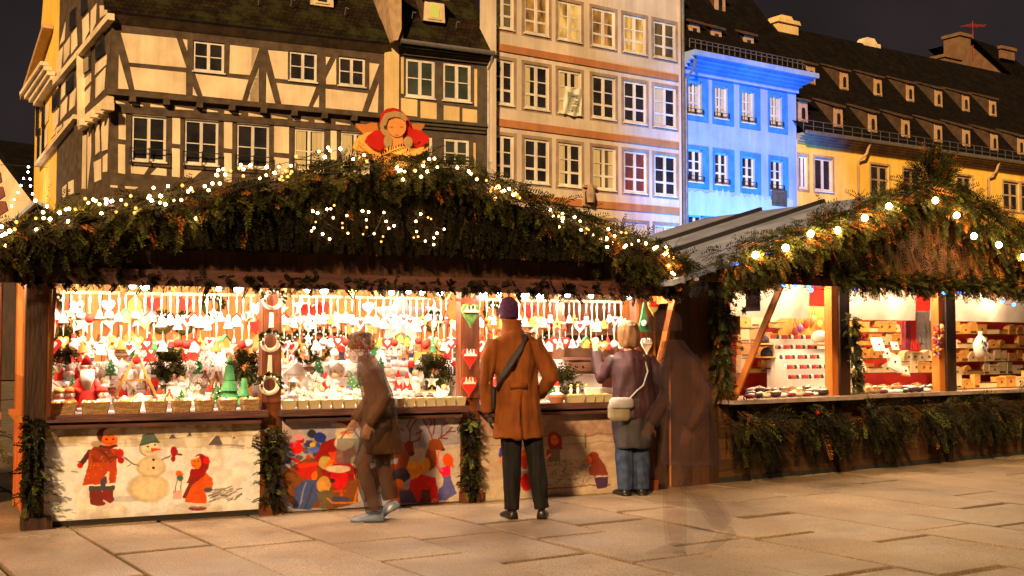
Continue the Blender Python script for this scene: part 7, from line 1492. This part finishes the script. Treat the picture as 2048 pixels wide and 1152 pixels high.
# ---------------------------------------------------------------- the woman who reaches for an ornament
def woman():
    o0 = ground(1266, 990); ang = R(14); q = MB(); hc = (-.035,.03,1.50); f = (-.25,1,.0)
    q.tube([(0,0,.86),(0,0,1.0),(-.01,0,1.15),(-.02,0,1.28),(-.03,0,1.34)], [.15,.135,.14,.14,.06], 16, el=(.7,1), up=(0,1,0)); q.tube([(-.03,0,1.30),(-.035,.015,1.44)], [.048,.044], 10); headgeo(q, hc, f)
    wl = (-.30,.20,1.35); q.tube([(-.17,0,1.28),(-.265,.09,1.10),wl], [.046,.040,.026], 10); hand(q, wl, (.15,.35,1), (.2,.9,-.3), 1, .35, .95)
    wr_ = (.24,.10,.86); q.tube([(.15,0,1.28),(.24,-.02,1.06),wr_], [.046,.040,.026], 10); hand(q, wr_, (-.1,.25,-1), (-1,0,0), 1, .4, .95)
    legs(q, (-.085,0,.84), (-.085,.02,.46), (-.08,-.01,.08), (.085,0,.84), (.085,.02,.46), (.075,-.01,.08), 0, (.085,.058,.042))
    b = org('person', q, 'skin', None, vox=.0075, it=3); b.location = o0; b.rotation_euler = (0,0,ang); tag(b, 'woman with blonde bob and plum jacket reaching up to an ornament', 'person'); eyes(b, hc, f)
    q = MB(); legs(q, (-.085,0,.84), (-.085,.02,.46), (-.08,-.01,.05), (.085,0,.84), (.085,.02,.46), (.075,-.01,.05), .016, (.092,.068,.062)); q.tube([(0,0,.92),(0,0,.78)], [.16,.17], 18, el=(.75,1), up=(0,1,0)); org('jeans', q, 'jeans', b, vox=.010, it=4, wob=.012, wscale=12, seed=2)
    shoe(b, (-.09,.02,0), R(8), .25); shoe(b, (.085,.02,0), R(-8), .25)
    X, Y = (1,0,0), (0,1,0); q = MB(); q.rings([ellring((0,0,z_), X, Y, rx, ry, 40, .02, 7) for z_, rx, ry in ((.44,.165,.135),(.52,.180,.145),(.66,.195,.155),(.80,.200,.155),(.90,.19,.15))]); org('long_black_hem', q, 'skirt', b, vox=.010, it=3, wob=.014, wscale=8, seed=5)
    q = MB(); q.rings([ellring((cx,0,z_), X, Y, rx, ry, 40, .012, 6) for z_, cx, rx, ry in ((.72,.01,.215,.165),(.82,.01,.215,.165),(.95,.0,.20,.155),(1.08,-.005,.195,.150),(1.20,-.01,.200,.145),(1.27,-.015,.195,.130),(1.315,-.02,.15,.105),(1.35,-.03,.08,.075))])
    p_, r_ = blend_pts([(-.17,0,1.275),(-.225,.05,1.18),(-.268,.09,1.09),(-.288,.16,1.24),(-.298,.195,1.325)], [.068,.066,.060,.056,.048]); q.tube(p_, r_, 14)
    p_, r_ = blend_pts([(.15,0,1.275),(.215,-.01,1.16),(.248,-.015,1.05),(.242,.09,.87)], [.070,.068,.062,.050]); q.tube(p_, r_, 14); org('jacket', q, 'jacket', b, vox=.0095, it=3, wob=.015, wscale=9, seed=7)
    q = MB(); q.rings([ellring((-.037,.005,z_), X, Y, rx, ry, 30, .02, 9) for z_, rx, ry in ((1.375,.082,.075),(1.41,.096,.092),(1.47,.104,.104),(1.53,.102,.108),(1.58,.086,.095),(1.612,.05,.055),(1.622,.015,.015))]); h_ = org('hair', q, 'hair', b, vox=.008, it=3, wob=.010, wscale=26, seed=3, stretch=(1,1,.15))
    h_.location = (0,-.018,0)
    q = MB(); q.rings([ellring((-.19,-.165,z_), X, Y, rx, ry, 20, .03, 4) for z_, rx, ry in ((.70,.085,.035),(.73,.115,.050),(.83,.115,.048),(.90,.09,.030))]); bg_ = org('handbag', q, 'bagd', b, vox=.008, it=3, wob=.008, seed=2)
    q = MB(); q.rings([ellring((-.17,-.178,z_), X, Y, rx, ry, 20) for z_, rx, ry in ((.815,.105,.045),(.83,.122,.052),(.885,.118,.048),(.915,.095,.035))]); q.build('flap', K['bag'], bg_, True)
    q = MB(); q.tube([V(-.09,-.19,.91),V(-.02,-.165,.97),V(.05,-.155,1.02),V(.10,-.14,1.15),V(.08,-.08,1.30)], [.009]*5, 6); q.build('strap', K['bag'], bg_, True)
woman()
# ---------------------------------------------------------------- passers-by
def walker(o0, ang, hgt, coatm, label, lean=.12, legm='trou', shoem='shoe', stride=.30, bag=True, capm='hat', skinm='skin', bagm='bag', solid=True):
    s = hgt/1.70; L = lean
    def T(p): return (p[0]*s, p[1]*s, p[2]*s)
    q = MB(); hc = T((0, L+.10, 1.56-L*.25)); f = (0,1,-.25)
    tor = [(0,0,.88),(0,.02,1.02),(0,.06*L/.12,1.18),(0,L,1.32),(0,L+.03,1.40)]
    q.tube([T(p) for p in tor], [x*s for x in (.145,.13,.14,.14,.06)], 16, el=(.72,1), up=(0,1,0)); q.tube([T((0,L+.01,1.36)), T((0,L+.07,1.50-L*.2))], [.05*s,.046*s], 10); headgeo(q, hc, f)
    aL = [T((-.18,L,1.33)), T((-.24,L-.12,1.09)), T((-.22,L+.02,.87))]; aR = [T((.18,L,1.33)), T((.23,L-.02,1.08)), T((.20,L+.12,.88))]
    q.tube(aL, [.048,.042,.028], 10); hand(q, aL[-1], (0,.2,-1), (1,0,0), -1, .5); q.tube(aR, [.048,.042,.028], 10); hand(q, aR[-1], (-.1,.5,-.8), (-1,0,0), 1, .8)
    J = [T((-.09,0,.88)), T((-.09,.17,.50)), T((-.085,stride*.62,.10)), T((.09,0,.88)), T((.09,-.02,.48)), T((.085,-stride*1.05,.17))]
    legs(q, *J); b = org('person', q, skinm, None, vox=.0085, it=3); b.location = o0; b.rotation_euler = (0,0,ang); tag(b, label, 'person')
    if solid: eyes(b, hc, f)
    q = MB(); legs(q, J[0],J[1],(J[2][0],J[2][1],.07),J[3],J[4],J[5], .018, (.09,.064,.052)); q.tube([T((0,0,.96)),T((0,0,.84))], [.15,.16], 16, el=(.75,1), up=(0,1,0)); org('trousers', q, legm, b, vox=.011, it=4, wob=.012, wscale=11)
    shoe(b, (J[2][0],J[2][1]+.03,0), 0, .27, shoem); shoe(b, (J[5][0],J[5][1]+.0,.045), 0, .27, shoem, pitch=R(-32))
    X, Y = (1,0,0), (0,1,0); q = MB(); q.rings([ellring(T((0,cy_,z_)), X, Y, rx*s, ry*s, 48, f_, 6) for z_, cy_, rx, ry, f_ in ((.60,.01,.205,.20,.03),(.72,.01,.20,.185,.025),(.88,.01,.185,.155,.015),(1.02,.02,.175,.14,.01),(1.16,.06*L/.12,.185,.14,.01),(1.28,L*.9,.20,.135,0),(1.35,L,.185,.12,0),(1.40,L+.02,.13,.095,0),(1.46,L+.045,.075,.075,0))])
    for A_ in (aL, aR): p_, r_ = blend_pts(A_, [.074,.062,.050]); q.tube(p_, r_, 14)
    org('coat', q, coatm, b, vox=.011, it=3, wob=.015, wscale=8, seed=6)
    q = MB(); c = Vector(hc); q.rings([ellring(c+V(0,-.012-.2*(z_-.0)*0,z_), X, Y, rx, ry, 24) for z_, rx, ry in ((-.010,.088,.108),(.03,.094,.113),(.08,.090,.108),(.12,.066,.08),(.138,.02,.025))]); org('cap', q, capm, b, vox=.009, it=3)
    if bag:
        h_ = Vector(aR[-1])+V(-.02,.05,-.09); q = MB(); q.rings([ellring(h_+V(0,0,z_), Y, X, rx, .035, 18) for z_, rx in ((-.26,.10),(-.23,.12),(-.12,.11),(-.06,.10))]); q.tube([h_+V(0,-.08,-.07), h_+V(0,-.03,.01), h_+V(0,.03,.01), h_+V(0,.08,-.07)], .008, 6); q.build('handbag', K[bagm], b, True)
    return b
K['trou2'] = M('black wool trousers', (.008,.008,.009), (.018,.017,.018), 9, .9, .3, 100, spec=.1, alpha=.45)
K['pshoe'] = M('pale blue leather shoe', (.10,.13,.20), rough=.35)
K['skin_f'] = M('blurred skin', (.22,.10,.055), rough=.7, alpha=.55)
K['gbag'] = M('grey shopping bag', (.045,.05,.05), (.09,.09,.085), 5, .6, alpha=.5)
o0 = ground(762, 1040)
walker(o0, R(98), 1.52, 'bcoat', 'half see-through stooped person in brown overcoat walking left past the sleigh picture', .10, 'trou2', 'pshoe', .08, True, 'bcoat', 'skin_f', 'gbag')
K['g_coat'] = M('faint plum overcoat', (.020,.008,.010), (.035,.014,.016), 5, .9, alpha=.34); K['g_leg'] = M('faint dark trousers', (.03,.022,.02), rough=.9, alpha=.09); K['g_skin'] = M('faint skin', (.22,.10,.07), rough=.8, alpha=.08)
walker(ground(1385, 1104), R(104), 1.66, 'g_coat', 'faint see-through person in dark plum coat passing between both stalls', .10, 'g_leg', 'g_leg', .26, False, 'g_coat', 'g_skin', 'g_coat', solid=False)

bpy.data.scenes.remove(TS)
